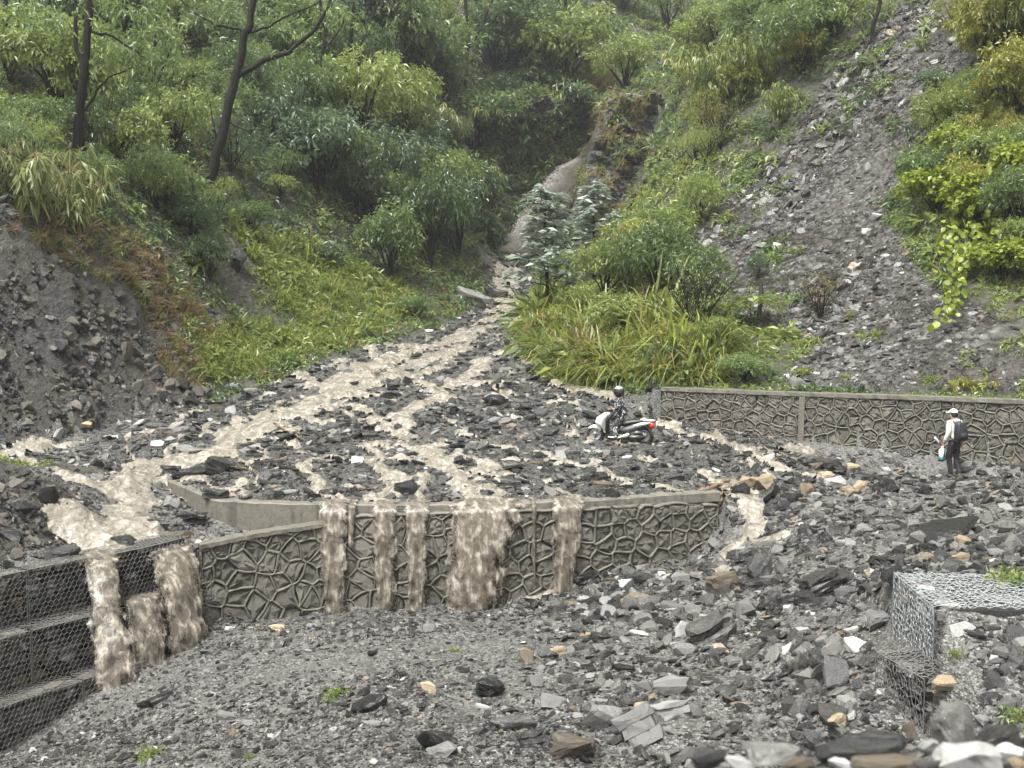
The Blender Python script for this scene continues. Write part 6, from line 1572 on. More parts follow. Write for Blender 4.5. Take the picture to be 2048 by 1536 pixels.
wall_fall(632, 698, 644, 694, 1222, 'narrow muddy fall leftmost over the concrete cap', 0.30, 1)
wall_fall(743, 797, 744, 792, 1192, 'muddy fall second from the left over the concrete cap', 0.22, 2, 2)
wall_fall(809, 861, 808, 853, 1203, 'thin muddy fall between the second fall and the wide one', 0.28, 3)
wall_fall(896, 1054, 874, 1000, 1218, 'widest muddy waterfall over the middle of the wall', 0.55, 4, 4)
wall_fall(1104, 1178, 1098, 1146, 1190, 'narrow muddy fall rightmost over the wall', 0.35, 5)
wall_fall(694, 714, 696, 710, 1062, 'short clear trickle right of the leftmost fall', 0.08, 6, 1)
wall_fall(1062, 1074, 1064, 1072, 1130, 'thread of water right of the widest fall', 0.1, 7, 1)

def edge_pts(lst): return [at(*q) for q in lst]
curtain('waterfall', 'brown fall pouring over the top gabion at the left', edge_pts([(165, 1100, 20.1), (160, 1112, 19.7), (165, 1130, 19.45), (170, 1200, 19.1), (172, 1250, 18.9), (176, 1335, 18.6), (178, 1400, 18.5)]), edge_pts([(240, 1092, 20.6), (238, 1104, 20.2), (240, 1125, 19.9), (245, 1190, 19.5), (258, 1240, 19.25), (280, 1318, 18.95), (284, 1390, 18.85)]), 'fall', 'muddy falls over the gabions', 3, seed=8, bulge=0.16)
curtain('waterfall', 'wide brown fall between the gabions and the stone wall', edge_pts([(292, 1080, 21.4), (290, 1094, 21.0), (296, 1115, 20.6), (305, 1180, 20.15), (318, 1282, 19.8), (320, 1350, 19.7)]), edge_pts([(388, 1078, 22.1), (390, 1092, 21.6), (398, 1120, 21.3), (408, 1190, 21.1), (418, 1262, 20.9), (420, 1330, 20.8)]), 'fall', 'muddy falls over the gabions', 4, seed=9, bulge=0.2)
curtain('waterfall', 'thin sheets of water over the middle gabion behind the spray', edge_pts([(240, 1198, 20.0), (238, 1210, 19.5), (245, 1300, 19.2), (248, 1380, 19.1)]), edge_pts([(330, 1180, 20.7), (330, 1192, 20.2), (345, 1290, 19.8), (346, 1370, 19.7)]), 'fall_thin', 'muddy falls over the gabions', 2, seed=10, bulge=0.1)

curtain('waterfall', 'brown muddy plume shooting down the shaded gully', edge_pts([(1150, 316, 74.4), (1112, 334, 74.6), (1072, 374, 74.4), (1042, 420, 74), (1004, 468, 73), (972, 508, 71.5)]), edge_pts([(1176, 310, 73.6), (1162, 360, 73.8), (1148, 410, 73.8), (1122, 460, 73.6), (1092, 498, 73.6), (1056, 518, 72)]), 'brown_fall', None, 3, 24, 50, seed=11, bulge=0.35)
curtain('waterfall', 'brown water sliding down the rock spur from the lip', edge_pts([(1212, 196, 74.6), (1200, 232, 73.9), (1178, 280, 73.6), (1150, 318, 74.5)]), edge_pts([(1250, 192, 73.6), (1228, 230, 72.9), (1203, 280, 72.6), (1178, 314, 73.6)]), 'brown_sheet', None, 2, 20, 40, seed=12, bulge=0.25)
def on_slope(lst, dw):
    a = []; b = []
    for x, y in lst:
        q = dw * (0.5 + 0.6 * (y - 215) / 240); Yf = 75.2 - 2.8 * float(sstep(190, 470, y)) + ((x - 1250 + 0.18 * (y - 200)) / 85.0) ** 2 * 1.3 - 4.6
        a.append(at(x - q, y, Yf)); b.append(at(x + q, y, Yf + 0.15))
    return a, b
l_, r_ = on_slope([(1318, 212), (1324, 240), (1321, 270), (1309, 295), (1311, 325), (1296, 352), (1285, 385), (1262, 418), (1240, 462)], 10)
curtain('waterfall', 'thin pale side fall down the right of the rock spur', l_, r_, 'side_fall', None, 2, 8, 60, seed=13, bulge=0.25, jit=0.2)

# ------------------------------------------------------------------ bare wet rock at the head of the gully
def wet_rock():
    n = NT('wet_cliff_rock', 0.35)
    st = n.noise(1.2, 7, 0.7, vec=n.co((1, 1, 2.6)), dist=0.8); f = n.noise(5, 6, 0.7)
    col = n.ramp(n.math('ADD', n.math('MULTIPLY', st, 0.6), n.math('MULTIPLY', f, 0.4)), [(0.36, (0.008, 0.008, 0.008)), (0.50, (0.055, 0.053, 0.048)), (0.62, (0.22, 0.215, 0.20))])
    return n.set(Base__Color=col, Roughness=n.ramp(f, [(0.35, 0.15), (0.65, 0.5)]), Normal=n.bump(n.math('ADD', st, f), 1.0, 0.3))
M['cliff'] = wet_rock()
def rock_face(poly, label, out, seed, key, meshes, dens, front, nx=80, ny=80):
    P = np.array(poly, float); x0, y0 = P.min(0); x1, y1 = P.max(0)
    gx, gy = np.meshgrid(np.linspace(x0, x1, nx), np.linspace(y0, y1, ny)); V = []; ins = []
    for a, b in zip(gx.ravel(), gy.ravel()):
        h = hit(a, b, 50.0); Yf = front(a, b); V.append(np.array((0, 0, -999.)) if h is None else at(a, b, min(Yf, h[1] - 0.3)))
    V = np.array(V); ins = in_poly(gx.ravel(), gy.ravel(), P) & (V[:, 2] > -100)
    d = np.full(len(V), 1e9)
    for a, b in zip(P, np.roll(P, -1, 0)): d = np.minimum(d, seg_dist(gx.ravel(), gy.ravel(), [a, b]))
    edge = np.clip(d / 14.0, 0, 1)
    blk = np.abs(fbm(V[:, 0] * 0.55 + V[:, 1] * 0.3, V[:, 2] * 0.9, seed, 4)) * 2.0; st = fbm(V[:, 0] * 0.3, V[:, 2] * 2.2, seed + 9, 3)
    stp = np.floor(blk * 6) / 6
    V[:, 1] -= (out * (0.35 + stp + 0.5 * st) * edge - 5.0 * (1 - edge) ** 2); V[:, 2] += 0.25 * out * blk * edge
    a = (np.arange(ny - 1)[:, None] * nx + np.arange(nx - 1)[None]).ravel(); Q = np.stack((a, a + nx, a + nx + 1, a + 1), -1)
    Q = Q[ins[Q].all(1)]; Q = Q[np.abs(V[Q][:, :, 1].max(1) - V[Q][:, :, 1].min(1)) < 7]
    used = np.unique(Q); mp = np.full(len(V), -1); mp[used] = np.arange(len(used)); O = V[used].mean(0)
    rg = np.random.default_rng(seed); pick = rg.choice(used, int(len(used) * dens)); pk = pick[fbm(V[pick][:, 0] * 0.5, V[pick][:, 2] * 0.5, seed + 3, 3) + 0.1 > 0]
    m = len(pk); s = V[pk][:, 1] * 0.0125 * np.exp(0.35 * rg.normal(size=m)); nr = np.array((0, -0.55, 0.6)) + 0.3 * rg.normal(size=(m, 3)); nr /= np.linalg.norm(nr, axis=1, keepdims=True)
    scatter('cliff_plants', key, meshes, V[pk] + rg.normal(size=(m, 3)) * 0.15, euler_from(nr, rg.random(m) * 6.28), np.stack((s, s, s), 1), rg.integers(0, len(meshes), m))
    tag(link('rock_face', np_mesh('rock_face', V[used] - O, mp[Q], False), M['cliff'], None, tuple(O)), label, 'rock')
rock_face([(1205, 205), (1235, 185), (1320, 180), (1345, 215), (1325, 300), (1300, 370), (1245, 455), (1180, 470), (1130, 450), (1160, 330)], 'wet grey rock spur between the brown fall and the thin pale side fall', 1.5, 901, 'spur_plant', [variant(t, k) for k in ('grass_dry', 'grass_yellow') for t in HANG] + [variant(SPRIGS[2], 'leaf_mid'), variant(SPRIGS[0], 'grass_dry')], 0.05, lambda a, b: 74.5 - 2.8 * sstep(190, 470, b) + ((a - 1250 + 0.18 * (b - 200)) / 85.0) ** 2 * 1.6)
rock_face([(978, 235), (1000, 200), (1035, 185), (1062, 205), (1092, 178), (1120, 198), (1150, 165), (1180, 192), (1205, 190), (1205, 215), (1150, 320), (1060, 420), (1000, 500), (960, 505), (945, 400), (960, 260)], 'dark shaded rock face behind the brown plume of the gully', 1.3, 902, 'face_plant', [variant(SPRIGS[k], 'leaf_dark') for k in range(4)] + [variant(SPRIGS[2], 'leaf_mid'), variant(SPRIGS[1], 'leaf_blue'), variant(HANG[0], 'grass_yellow'), variant(HANG[0], 'grass_dry')], 0.20, lambda a, b: 76.5 + 2.6 * math.sin(math.pi * min(max((b - 150) / 340.0, 0), 1)))

# ------------------------------------------------------------------ people: one skinned body each, clothes over it
def plain(name, c, rough=0.6, metal=0.0, bumpy=0.0, spec=0.5):
    n = NT(name, rough, spec); f = n.noise(18, 4)
    col = n.mix(n.ramp(f, [(0.3, 0.25), (0.7, 0.0)]), c, tuple(x * 0.6 for x in c))
    n.set(Base__Color=col, Metallic=metal)
    if bumpy: n.set(Normal=n.bump(n.noise(11, 3), bumpy, 0.03))
    return n.m
M['skin'] = plain('skin', (0.33, 0.19, 0.13), 0.5); M['hair'] = plain('hair', (0.012, 0.010, 0.010), 0.5)
M['white_shirt'] = plain('white_shirt', (0.66, 0.65, 0.62), 0.8, 0, 0.5); M['white_cap'] = plain('white_cap', (0.74, 0.73, 0.73), 0.8)
M['black_cloth'] = plain('black_trousers', (0.012, 0.012, 0.016), 0.8, 0, 0.4); M['black_nylon'] = plain('black_nylon', (0.018, 0.018, 0.024), 0.45, 0, 0.3)
M['shoe'] = plain('dark_shoe', (0.03, 0.03, 0.032), 0.6); M['pale_shoe'] = plain('pale_shoe', (0.5, 0.5, 0.52), 0.6)
M['teal'] = plain('teal_paper', (0.02, 0.09, 0.11), 0.5); M['paper'] = plain('white_paper', (0.74, 0.77, 0.76), 0.5)
M['white_paint'] = plain('white_paint', (0.78, 0.79, 0.79), 0.22); M['dark_plastic'] = plain('dark_plastic', (0.018, 0.018, 0.02), 0.35); M['grey_plastic'] = plain('grey_plastic', (0.085, 0.088, 0.092), 0.35)
M['rubber'] = plain('rubber', (0.016, 0.016, 0.016), 0.75); M['steel'] = plain('steel', (0.35, 0.35, 0.36), 0.3, 0.9); M['red_lens'] = plain('red_lens', (0.62, 0.07, 0.05), 0.2); M['clear_lens'] = plain('clear_lens', (0.6, 0.63, 0.66), 0.12)
M['visor'] = plain('smoked_visor', (0.01, 0.01, 0.012), 0.08); M['helmet_top'] = plain('grey_helmet', (0.32, 0.33, 0.34), 0.25)
def camo():
    n = NT('black_white_pattern', 0.8); f = n.noise(13, 2, 0.4, dist=1.0)
    return n.set(Base__Color=n.ramp(f, [(0.40, (0.012, 0.012, 0.016)), (0.52, (0.045, 0.045, 0.055)), (0.57, (0.5, 0.5, 0.5))], 'CONSTANT'))
M['camo'] = camo()

def skin_obj(name, J, E, mat, parent, root=0, sub=2):
    """J: list of (x, y, z, rx[, ry]); E: index pairs"""
    me = bpy.data.meshes.new(name)
    me.from_pydata([j[:3] for j in J], E, []); me.materials.append(mat)
    o = bpy.data.objects.new(name, me); C.objects.link(o); o.parent = parent
    sk = o.modifiers.new('skin', 'SKIN')
    sk.use_smooth_shade = True
    for i, j in enumerate(J):
        r = (j[3], j[4] if len(j) > 4 else j[3]); me.skin_vertices[0].data[i].radius = r
        me.skin_vertices[0].data[i].use_root = (i == root)
    ss = o.modifiers.new('subdivision', 'SUBSURF'); ss.levels = sub; ss.render_levels = sub
    return o

def chain(J, E, start, pts):
    k = start
    for p in pts: J.append(p); E.append((k, len(J) - 1)); k = len(J) - 1
    return k

def hand(J, E, wrist, d, side, curl=0.5):
    """palm and five fingers; d unit direction of the hand, side unit vector towards the thumb"""
    w_ = np.array(J[wrist][:3]); d = np.array(d, float); d /= np.linalg.norm(d); s = np.array(side, float); s -= d * (s @ d); s /= np.linalg.norm(s); n = np.cross(d, s)
    palm = w_ + d * 0.065; J.append((*palm, 0.026, 0.02)); E.append((wrist, len(J) - 1)); pi = len(J) - 1
    for k, (off, ln) in enumerate(((0.030, 0.070), (0.010, 0.080), (-0.010, 0.074), (-0.029, 0.058))):
        a = palm + d * 0.025 + s * off; b = a + d * ln * 0.5 - n * 0.010 * curl * 2; c = b + d * ln * 0.35 * (1 - 0.4 * curl) - n * ln * 0.45 * curl
        chain(J, E, pi, [(*a, 0.009), (*b, 0.0085), (*c, 0.007)])
    a = w_ + d * 0.03 + s * 0.032; b = a + d * 0.028 + s * 0.022; c = b + d * 0.03 - n * 0.012
    chain(J, E, wrist, [(*a, 0.011), (*b, 0.010), (*c, 0.008)])

def body(root, J, E, mat='skin'): return skin_obj('body', J, E, M[mat], root)

def lathe_mesh(name, prof, seg=20, axis='z'):
    V = []; n = len(prof)
    for i in range(seg):
        a = i * 2 * math.pi / seg
        for r, z in prof: V.append((r * math.cos(a), r * math.sin(a), z) if axis == 'z' else (r * math.cos(a), z, r * math.sin(a)))
    Q = [(i * n + j, ((i + 1) % seg) * n + j, ((i + 1) % seg) * n + j + 1, i * n + j + 1) for i in range(seg) for j in range(n - 1)]
    me = np_mesh(name, np.array(V), np.array(Q), True)
    bm = bmesh.new(); bm.from_mesh(me); bmesh.ops.remove_doubles(bm, verts=bm.verts, dist=1e-5); bmesh.ops.recalc_face_normals(bm, faces=bm.faces); bm.to_mesh(me); bm.free()
    for p_ in me.polygons: p_.use_smooth = True
    return me

def prism(name, prof, y0, y1, mat, parent, bev=0.012, taper=0.0, flip=False):
    """side outline (x, z) given a width between y0 and y1, edges rounded"""
    bm = bmesh.new(); P = np.array(prof); c = P.mean(0)
    a = [bm.verts.new((x + (c[0] - x) * taper, y0, z + (c[1] - z) * taper)) for x, z in prof]; m_ = [bm.verts.new((x, (y0 + y1) / 2, z)) for x, z in prof]; b = [bm.verts.new((x + (c[0] - x) * taper, y1, z + (c[1] - z) * taper)) for x, z in prof]
    n = len(prof); bm.faces.new(a); bm.faces.new(list(reversed(b)))
    for r, s in ((a, m_), (m_, b)):
        for i in range(n): bm.faces.new((r[(i + 1) % n], r[i], s[i], s[(i + 1) % n]))
    bmesh.ops.recalc_face_normals(bm, faces=bm.faces)
    bmesh.ops.bevel(bm, geom=[e for e in bm.edges if e.calc_face_angle(0) > 0.5], offset=bev, segments=2, affect='EDGES', clamp_overlap=True)
    me = bpy.data.meshes.new(name); bm.to_mesh(me); bm.free(); me.materials.append(mat)
    for p_ in me.polygons: p_.use_smooth = True
    return link(name, me, None, parent)

def ellip(name, c, r, mat, parent, seg=16, cut=None, rot=None):
    bm = bmesh.new(); bmesh.ops.create_uvsphere(bm, u_segments=seg, v_segments=seg // 2 + 2, radius=1.0)
    if cut is not None: bmesh.ops.delete(bm, geom=[v for v in bm.verts if not cut(v.co)], context='VERTS')
    for v in bm.verts: v.co = Vector((v.co.x * r[0], v.co.y * r[1], v.co.z * r[2]))
    if rot: bmesh.ops.rotate(bm, verts=bm.verts, matrix=Euler(rot).to_matrix())
    for v in bm.verts: v.co += Vector(c)
    for f in bm.faces: f.smooth = True
    me = bpy.data.meshes.new(name); bm.to_mesh(me); bm.free(); me.materials.append(mat)
    return link(name, me, None, parent)

# ---- the walker, seen from behind
def walker():
    p = hit(1907, 956, 20.0); s = 137 / F * p[1] / 1.72
    yaw = math.radians(22)
    r = empty('person', tuple(p), yaw); r.scale = (s,) * 3
    tag(r, 'walking person in white cap and white shirt seen from behind, before the long wall', 'person')
    J = [(0, 0, 0.95, 0.11, 0.085), (0, 0.01, 1.12, 0.105, 0.08), (0, 0.02, 1.32, 0.14, 0.09), (0, 0.035, 1.47, 0.055), (0, 0.06, 1.56, 0.078, 0.09), (0, 0.055, 1.66, 0.075, 0.085)]
    E = [(0, 1), (1, 2), (2, 3), (3, 4), (4, 5)]
    J.append((0, 0.155, 1.57, 0.018)); E.append((4, 6))                 # nose
    for sx in (-1, 1): J.append((sx * 0.088, 0.05, 1.585, 0.014, 0.022)); E.append((4, len(J) - 1))   # ears
    wl = chain(J, E, 2, [(-0.17, 0.01, 1.40, 0.062), (-0.235, -0.03, 1.14, 0.045), (-0.27, 0.07, 0.92, 0.03)]); hand(J, E, wl, (-0.05, 0.25, -1), (0.2, 1, 0.2), 0.9)
    wr = chain(J, E, 2, [(0.17, 0.01, 1.40, 0.062), (0.245, -0.04, 1.15, 0.045), (0.275, 0.03, 0.91, 0.03)]); hand(J, E, wr, (0.02, 0.15, -1), (-0.2, 1, 0.2), 0.4)
    legs = {}
    for sx, kn, an, toe in ((-1, (-0.085, 0.09, 0.50), (-0.06, 0.03, 0.09), (-0.065, 0.19, 0.035)), (1, (0.085, 0.02, 0.49), (0.045, -0.16, 0.11), (0.055, -0.03, 0.03))):
        legs[sx] = (kn, an, toe)
        chain(J, E, 0, [(sx * 0.09, 0.0, 0.86, 0.085), (*kn, 0.055), (*an, 0.038), (*toe, 0.032)])
    body(r, J, E)
    J = [(0, 0, 0.84, 0.165, 0.14), (0, 0.01, 1.12, 0.155, 0.12), (0, 0.02, 1.32, 0.165, 0.115), (0, 0.035, 1.475, 0.07)]; E = [(0, 1), (1, 2), (2, 3)]
    chain(J, E, 2, [(-0.175, 0.01, 1.40, 0.078), (-0.235, -0.03, 1.14, 0.062), (-0.266, 0.055, 0.955, 0.046)]); chain(J, E, 2, [(0.175, 0.01, 1.40, 0.078), (0.245, -0.04, 1.15, 0.062), (0.272, 0.022, 0.945, 0.046)])
    skin_obj('shirt', J, E, M['white_shirt'], r)
    skin_obj('hood', [(-0.07, -0.04, 1.46, 0.05), (0, -0.075, 1.44, 0.06), (0.07, -0.04, 1.46, 0.05)], [(0, 1), (1, 2)], M['white_shirt'], r, 1)
    J = [(0, 0, 1.06, 0.140, 0.110), (0, 0, 0.90, 0.150, 0.125)]; E = [(0, 1)]
    for sx in (-1, 1):
        kn, an, toe = legs[sx]; chain(J, E, 1, [(sx * 0.09, 0.0, 0.82, 0.098), (*kn, 0.072), (*an, 0.056)])
    skin_obj('trousers', J, E, M['black_cloth'], r)
    for sx in (-1, 1):
        kn, an, toe = legs[sx]; skin_obj('shoe', [(an[0], an[1] - 0.055, an[2] - 0.035, 0.062), (toe[0], toe[1] - 0.05, toe[2] + 0.01, 0.062), (toe[0], toe[1] + 0.09, toe[2], 0.048)], [(0, 1), (1, 2)], M['shoe'], r, 1)
    ellip('hair', (0, 0.045, 1.615), (0.092, 0.105, 0.115), M['hair'], r, cut=lambda c: c.y < 0.35 and c.z > -0.65)
    cap = ellip('cap', (0, 0.055, 1.655), (0.102, 0.118, 0.105), M['white_cap'], r, 18, cut=lambda c: c.z > -0.12)
    prism('brim', [(-0.085, 1.645), (0.085, 1.645), (0.07, 1.66), (-0.07, 1.66)], 0.15, 0.25, M['white_cap'], cap, 0.004)
    mw = Matrix.Translation(p) @ Matrix.Rotation(yaw, 4, 'Z') @ Matrix.Scale(s, 4)
    # backpack
    b = empty('backpack', tuple(mw @ Vector((0, -0.19, 1.20))), yaw); b.scale = (s,) * 3; tag(b, 'black backpack on the back of the walker', 'backpack')
    bm = bmesh.new(); bmesh.ops.create_cube(bm, size=1.0)
    bmesh.ops.subdivide_edges(bm, edges=bm.edges, cuts=3, use_grid_fill=True)
    for v in bm.verts:
        x, y, z = v.co; k = (1 - 0.18 * (2 * z) ** 2 * (z > 0)) ; rr = 1 - 0.22 * ((2 * x) ** 4 * 0.5 + (2 * z) ** 4 * 0.5)
        v.co = Vector((x * 0.31 * k, (y * 0.17) * rr - (0.03 if y < 0 and z < 0.1 else 0), z * 0.47 * (1 - 0.06 * (2 * x) ** 2)))
    for f in bm.faces: f.smooth = True
    me = bpy.data.meshes.new('pack'); bm.to_mesh(me); bm.free(); me.materials.append(M['black_nylon']); o = link('pack', me, None, b)
    sb = o.modifiers.new('round', 'SUBSURF'); sb.levels = 1; sb.render_levels = 1
    prism('pocket', [(-0.11, -0.20), (0.11, -0.20), (0.115, -0.02), (-0.115, -0.02)], -0.155, -0.09, M['black_cloth'], b, 0.02)
    for sx in (-1, 1):
        v, q = tube([(sx * 0.10, 0.06, 0.20), (sx * 0.115, 0.14, 0.26), (sx * 0.12, 0.30, 0.20), (sx * 0.13, 0.31, 0.0), (sx * 0.15, 0.16, -0.18), (sx * 0.13, 0.06, -0.20)], [0.018] * 6, 6); link('strap', np_mesh('strap', v, q, True), M['black_nylon'], b)
    # carrier bag hanging from the left hand
    hp = Vector((-0.28, 0.10, 0.82)); b = empty('carrier_bag', tuple(mw @ (hp + Vector((0, 0, -0.36)))), yaw + 0.5); b.scale = (s,) * 3
    tag(b, 'white and teal carrier bag hanging from the left hand of the walker', 'bag')
    bx = [(-0.15, -0.02), (0.15, 0.0), (0.135, 0.29), (-0.135, 0.28)]
    prism('bag_body', bx, -0.05, 0.05, M['paper'], b, 0.01); prism('bag_band', [(-0.152, 0.03), (-0.02, -0.015), (0.04, 0.285), (-0.05, 0.283)], -0.054, 0.054, M['teal'], b, 0.004); prism('bag_base', [(-0.154, -0.025), (0.10, -0.012), (-0.02, 0.07), (-0.152, 0.10)], -0.057, 0.057, M['teal'], b, 0.004)
    for yy in (-0.03, 0.03): v, q = tube([(-0.07, yy, 0.27), (-0.03, yy * 0.4, 0.36), (0.03, yy * 0.4, 0.36), (0.07, yy, 0.27)], [0.007] * 4, 5); link('handle', np_mesh('handle', v, q, True), M['paper'], b)
    # short white stick held in the same hand
    b = empty('white_stick', tuple(mw @ hp), yaw); b.scale = (s,) * 3; tag(b, 'short white folded umbrella sticking out of the left hand of the walker', 'umbrella')
    v, q = tube([(0.04, -0.02, -0.05), (-0.10, 0.01, 0.07), (-0.13, 0.015, 0.10)], [0.012, 0.014, 0.014], 8); link('shaft', np_mesh('shaft', v, q, True), M['grey_plastic'], b)
    v, q = tube([(-0.12, 0.013, 0.09), (-0.20, 0.03, 0.18), (-0.24, 0.035, 0.22), (-0.25, 0.037, 0.23)], [0.02, 0.03, 0.026, 0.008], 8); link('folded_cloth', np_mesh('folded_cloth', v, q, True), M['white_cap'], b)
walker()

# ---- the scooter, front to the left
def scooter():
    p = hit(1241, 884, 20.0); s = 131 / F * p[1] / 1.84; yaw = math.radians(-14)
    p = p + np.array((0, 0, -0.05))
    r = empty('motor_scooter', tuple(p), yaw); r.scale = (s,) * 3
    tag(r, 'white and black motor scooter with red tail light stopped on the debris fan', 'scooter')
    def wheel(x, z):
        w_ = empty('wheel', (x, 0, z)); w_.parent = r
        tp = [(0.235 * 1 + 0.0, -0.0)]
        an = np.linspace(0, 2 * math.pi, 13)
        link('tyre', lathe_mesh('tyre', [(0.20 + 0.055 * math.cos(a), 0.05 * math.sin(a)) for a in an], 28, 'y'), M['rubber'], w_)
        link('rim', lathe_mesh('rim', [(0.0, -0.022), (0.05, -0.03), (0.055, -0.012), (0.125, -0.012), (0.15, -0.035), (0.165, -0.035), (0.165, 0.035), (0.15, 0.035), (0.125, 0.012), (0.055, 0.012), (0.05, 0.03), (0.0, 0.022)], 24, 'y'), M['steel'], w_)
        for k in range(5):
            a = k * 1.2566; v, q = tube([(0.05 * math.cos(a), 0, 0.05 * math.sin(a)), (0.15 * math.cos(a + 0.12), 0, 0.15 * math.sin(a + 0.12))], [0.018, 0.012], 5); link('spoke', np_mesh('spoke', v, q, True), M['dark_plastic'], w_)
    wheel(-0.72, 0.25); wheel(0.66, 0.25)
    W_ = M['white_paint']; D_ = M['dark_plastic']; G_ = M['grey_plastic']
    prism('front_fairing', [(-0.23, 0.905), (-0.40, 0.72), (-0.41, 0.34), (-0.50, 0.44), (-0.70, 0.55), (-0.73, 0.61), (-0.70, 0.67), (-0.61, 0.78), (-0.44, 0.895)], -0.17, 0.17, W_, r, 0.03, 0.10)
    prism('front_fender', [(-0.93, 0.41), (-0.90, 0.455), (-0.80, 0.52), (-0.66, 0.53), (-0.55, 0.46), (-0.54, 0.39), (-0.60, 0.33), (-0.63, 0.41), (-0.78, 0.425)], -0.075, 0.075, W_, r, 0.015)
    prism('leg_shield', [(-0.225, 0.89), (-0.395, 0.70), (-0.40, 0.30), (-0.33, 0.28), (-0.33, 0.66), (-0.17, 0.86)], -0.19, 0.19, D_, r, 0.015)
    prism('footboard', [(-0.40, 0.295), (0.26, 0.30), (0.30, 0.20), (0.20, 0.13), (-0.30, 0.17), (-0.42, 0.23)], -0.17, 0.17, D_, r, 0.02)
    prism('side_stripe', [(-0.34, 0.225), (-0.05, 0.215), (0.25, 0.33), (0.27, 0.28), (0.22, 0.215), (-0.04, 0.17), (-0.33, 0.185)], -0.185, 0.185, W_, r, 0.012)
    prism('tail_panel', [(-0.03, 0.31), (0.0, 0.46), (0.16, 0.50), (0.37, 0.575), (0.62, 0.65), (0.86, 0.655), (0.80, 0.56), (0.55, 0.43), (0.30, 0.33)], -0.15, 0.15, G_, r, 0.03, 0.08)
    prism('tail_stripe', [(0.35, 0.545), (0.58, 0.630), (0.90, 0.645), (0.74, 0.555), (0.46, 0.455), (0.36, 0.50)], -0.158, 0.158, W_, r, 0.02, 0.06)
    prism('seat', [(-0.03, 0.61), (0.0, 0.655), (0.20, 0.655), (0.30, 0.675), (0.62, 0.70), (0.66, 0.67), (0.60, 0.64), (0.36, 0.59), (0.16, 0.50), (0.0, 0.52)], -0.135, 0.135, D_, r, 0.03, 0.04)
    prism('grab_rail', [(0.55, 0.70), (0.88, 0.66), (0.98, 0.69), (0.92, 0.70), (0.60, 0.725)], -0.12, 0.12, W_, r, 0.01)
    prism('tail_light', [(0.78, 0.57), (0.86, 0.645), (0.96, 0.63), (0.95, 0.53), (0.90, 0.44), (0.82, 0.47)], -0.11, 0.11, M['red_lens'], r, 0.02)
    prism('rear_mudguard', [(0.52, 0.44), (0.78, 0.56), (0.86, 0.42), (0.94, 0.20), (0.92, 0.12), (0.86, 0.26), (0.78, 0.42), (0.62, 0.46)], -0.08, 0.08, D_, r, 0.012)
    prism('engine_cover', [(0.14, 0.20), (0.22, 0.27), (0.50, 0.29), (0.68, 0.27), (0.70, 0.20), (0.62, 0.13), (0.30, 0.10), (0.18, 0.13)], -0.16, -0.06, D_, r, 0.025); prism('exhaust', [(0.30, 0.22), (0.70, 0.32), (0.78, 0.26), (0.72, 0.20), (0.34, 0.14)], 0.09, 0.17, G_, r, 0.03)
    prism('air_box', [(0.34, 0.30), (0.36, 0.36), (0.46, 0.40), (0.58, 0.385), (0.62, 0.30)], -0.155, -0.06, G_, r, 0.02)
    for sy in (-0.05, 0.05): v, q = tube([(-0.72, sy * 1.1, 0.25), (-0.60, sy, 0.50), (-0.50, sy * 0.6, 0.66)], [0.022, 0.024, 0.024], 8); link('fork', np_mesh('fork', v, q, True), M['steel'], r)
    prism('handlebar_cowl', [(-0.23, 0.93), (-0.42, 0.93), (-0.46, 0.97), (-0.32, 1.02), (-0.20, 0.985)], -0.12, 0.12, D_, r, 0.02)
    prism('dashboard', [(-0.33, 1.02), (-0.22, 0.99), (-0.16, 1.02), (-0.24, 1.05)], -0.10, 0.10, G_, r, 0.01)
    v, q = tube([(-0.20, -0.36, 1.0), (-0.25, -0.25, 0.985), (-0.30, 0.0, 0.975), (-0.25, 0.25, 0.985), (-0.20, 0.36, 1.0)], [0.014] * 5, 8); link('handlebar', np_mesh('handlebar', v, q, True), M['steel'], r)
    for sy in (-1, 1):
        v, q = tube([(-0.235, sy * 0.28, 0.99), (-0.20, sy * 0.37, 1.0)], [0.02, 0.02], 8); link('grip', np_mesh('grip', v, q, True), M['rubber'], r)
        v, q = tube([(-0.28, sy * 0.20, 0.98), (-0.30, sy * 0.30, 1.16)], [0.007, 0.006], 6); st = link('mirror_stalk', np_mesh('mirror_stalk', v, q, True), M['dark_plastic'], r); ellip('mirror', (-0.30, sy * 0.32, 1.19), (0.02, 0.065, 0.045), D_, st, 12)
        ellip('indicator', (-0.62, sy * 0.13, 0.70), (0.05, 0.03, 0.03), M['clear_lens'], r, 12)
    ellip('headlight', (-0.60, 0, 0.68), (0.10, 0.11, 0.07), M['clear_lens'], r, 14, rot=(0, 0.5, 0))
    v, q = tube([(0.02, -0.14, 0.16), (0.0, -0.22, 0.01)], [0.012, 0.012], 6); link('side_stand', np_mesh('side_stand', v, q, True), M['steel'], r)
    # rider astride
    q0 = empty('person', tuple(p), yaw); q0.scale = (s,) * 3
    tag(q0, 'rider in dark helmet and black and white patterned jacket astride the scooter', 'person')
    T = [(0.05, 0, 0.80, 0.10, 0.10), (0.03, 0, 0.95, 0.09, 0.10), (0.00, 0, 1.15, 0.105, 0.14), (-0.02, 0, 1.30, 0.055), (-0.05, 0, 1.40, 0.085, 0.078), (-0.045, 0, 1.49, 0.08, 0.075)]
    J = list(T); E = [(0, 1), (1, 2), (2, 3), (3, 4), (4, 5)]; J.append((-0.145, 0, 1.41, 0.018)); E.append((4, 6))
    arms = {}; legs = {}
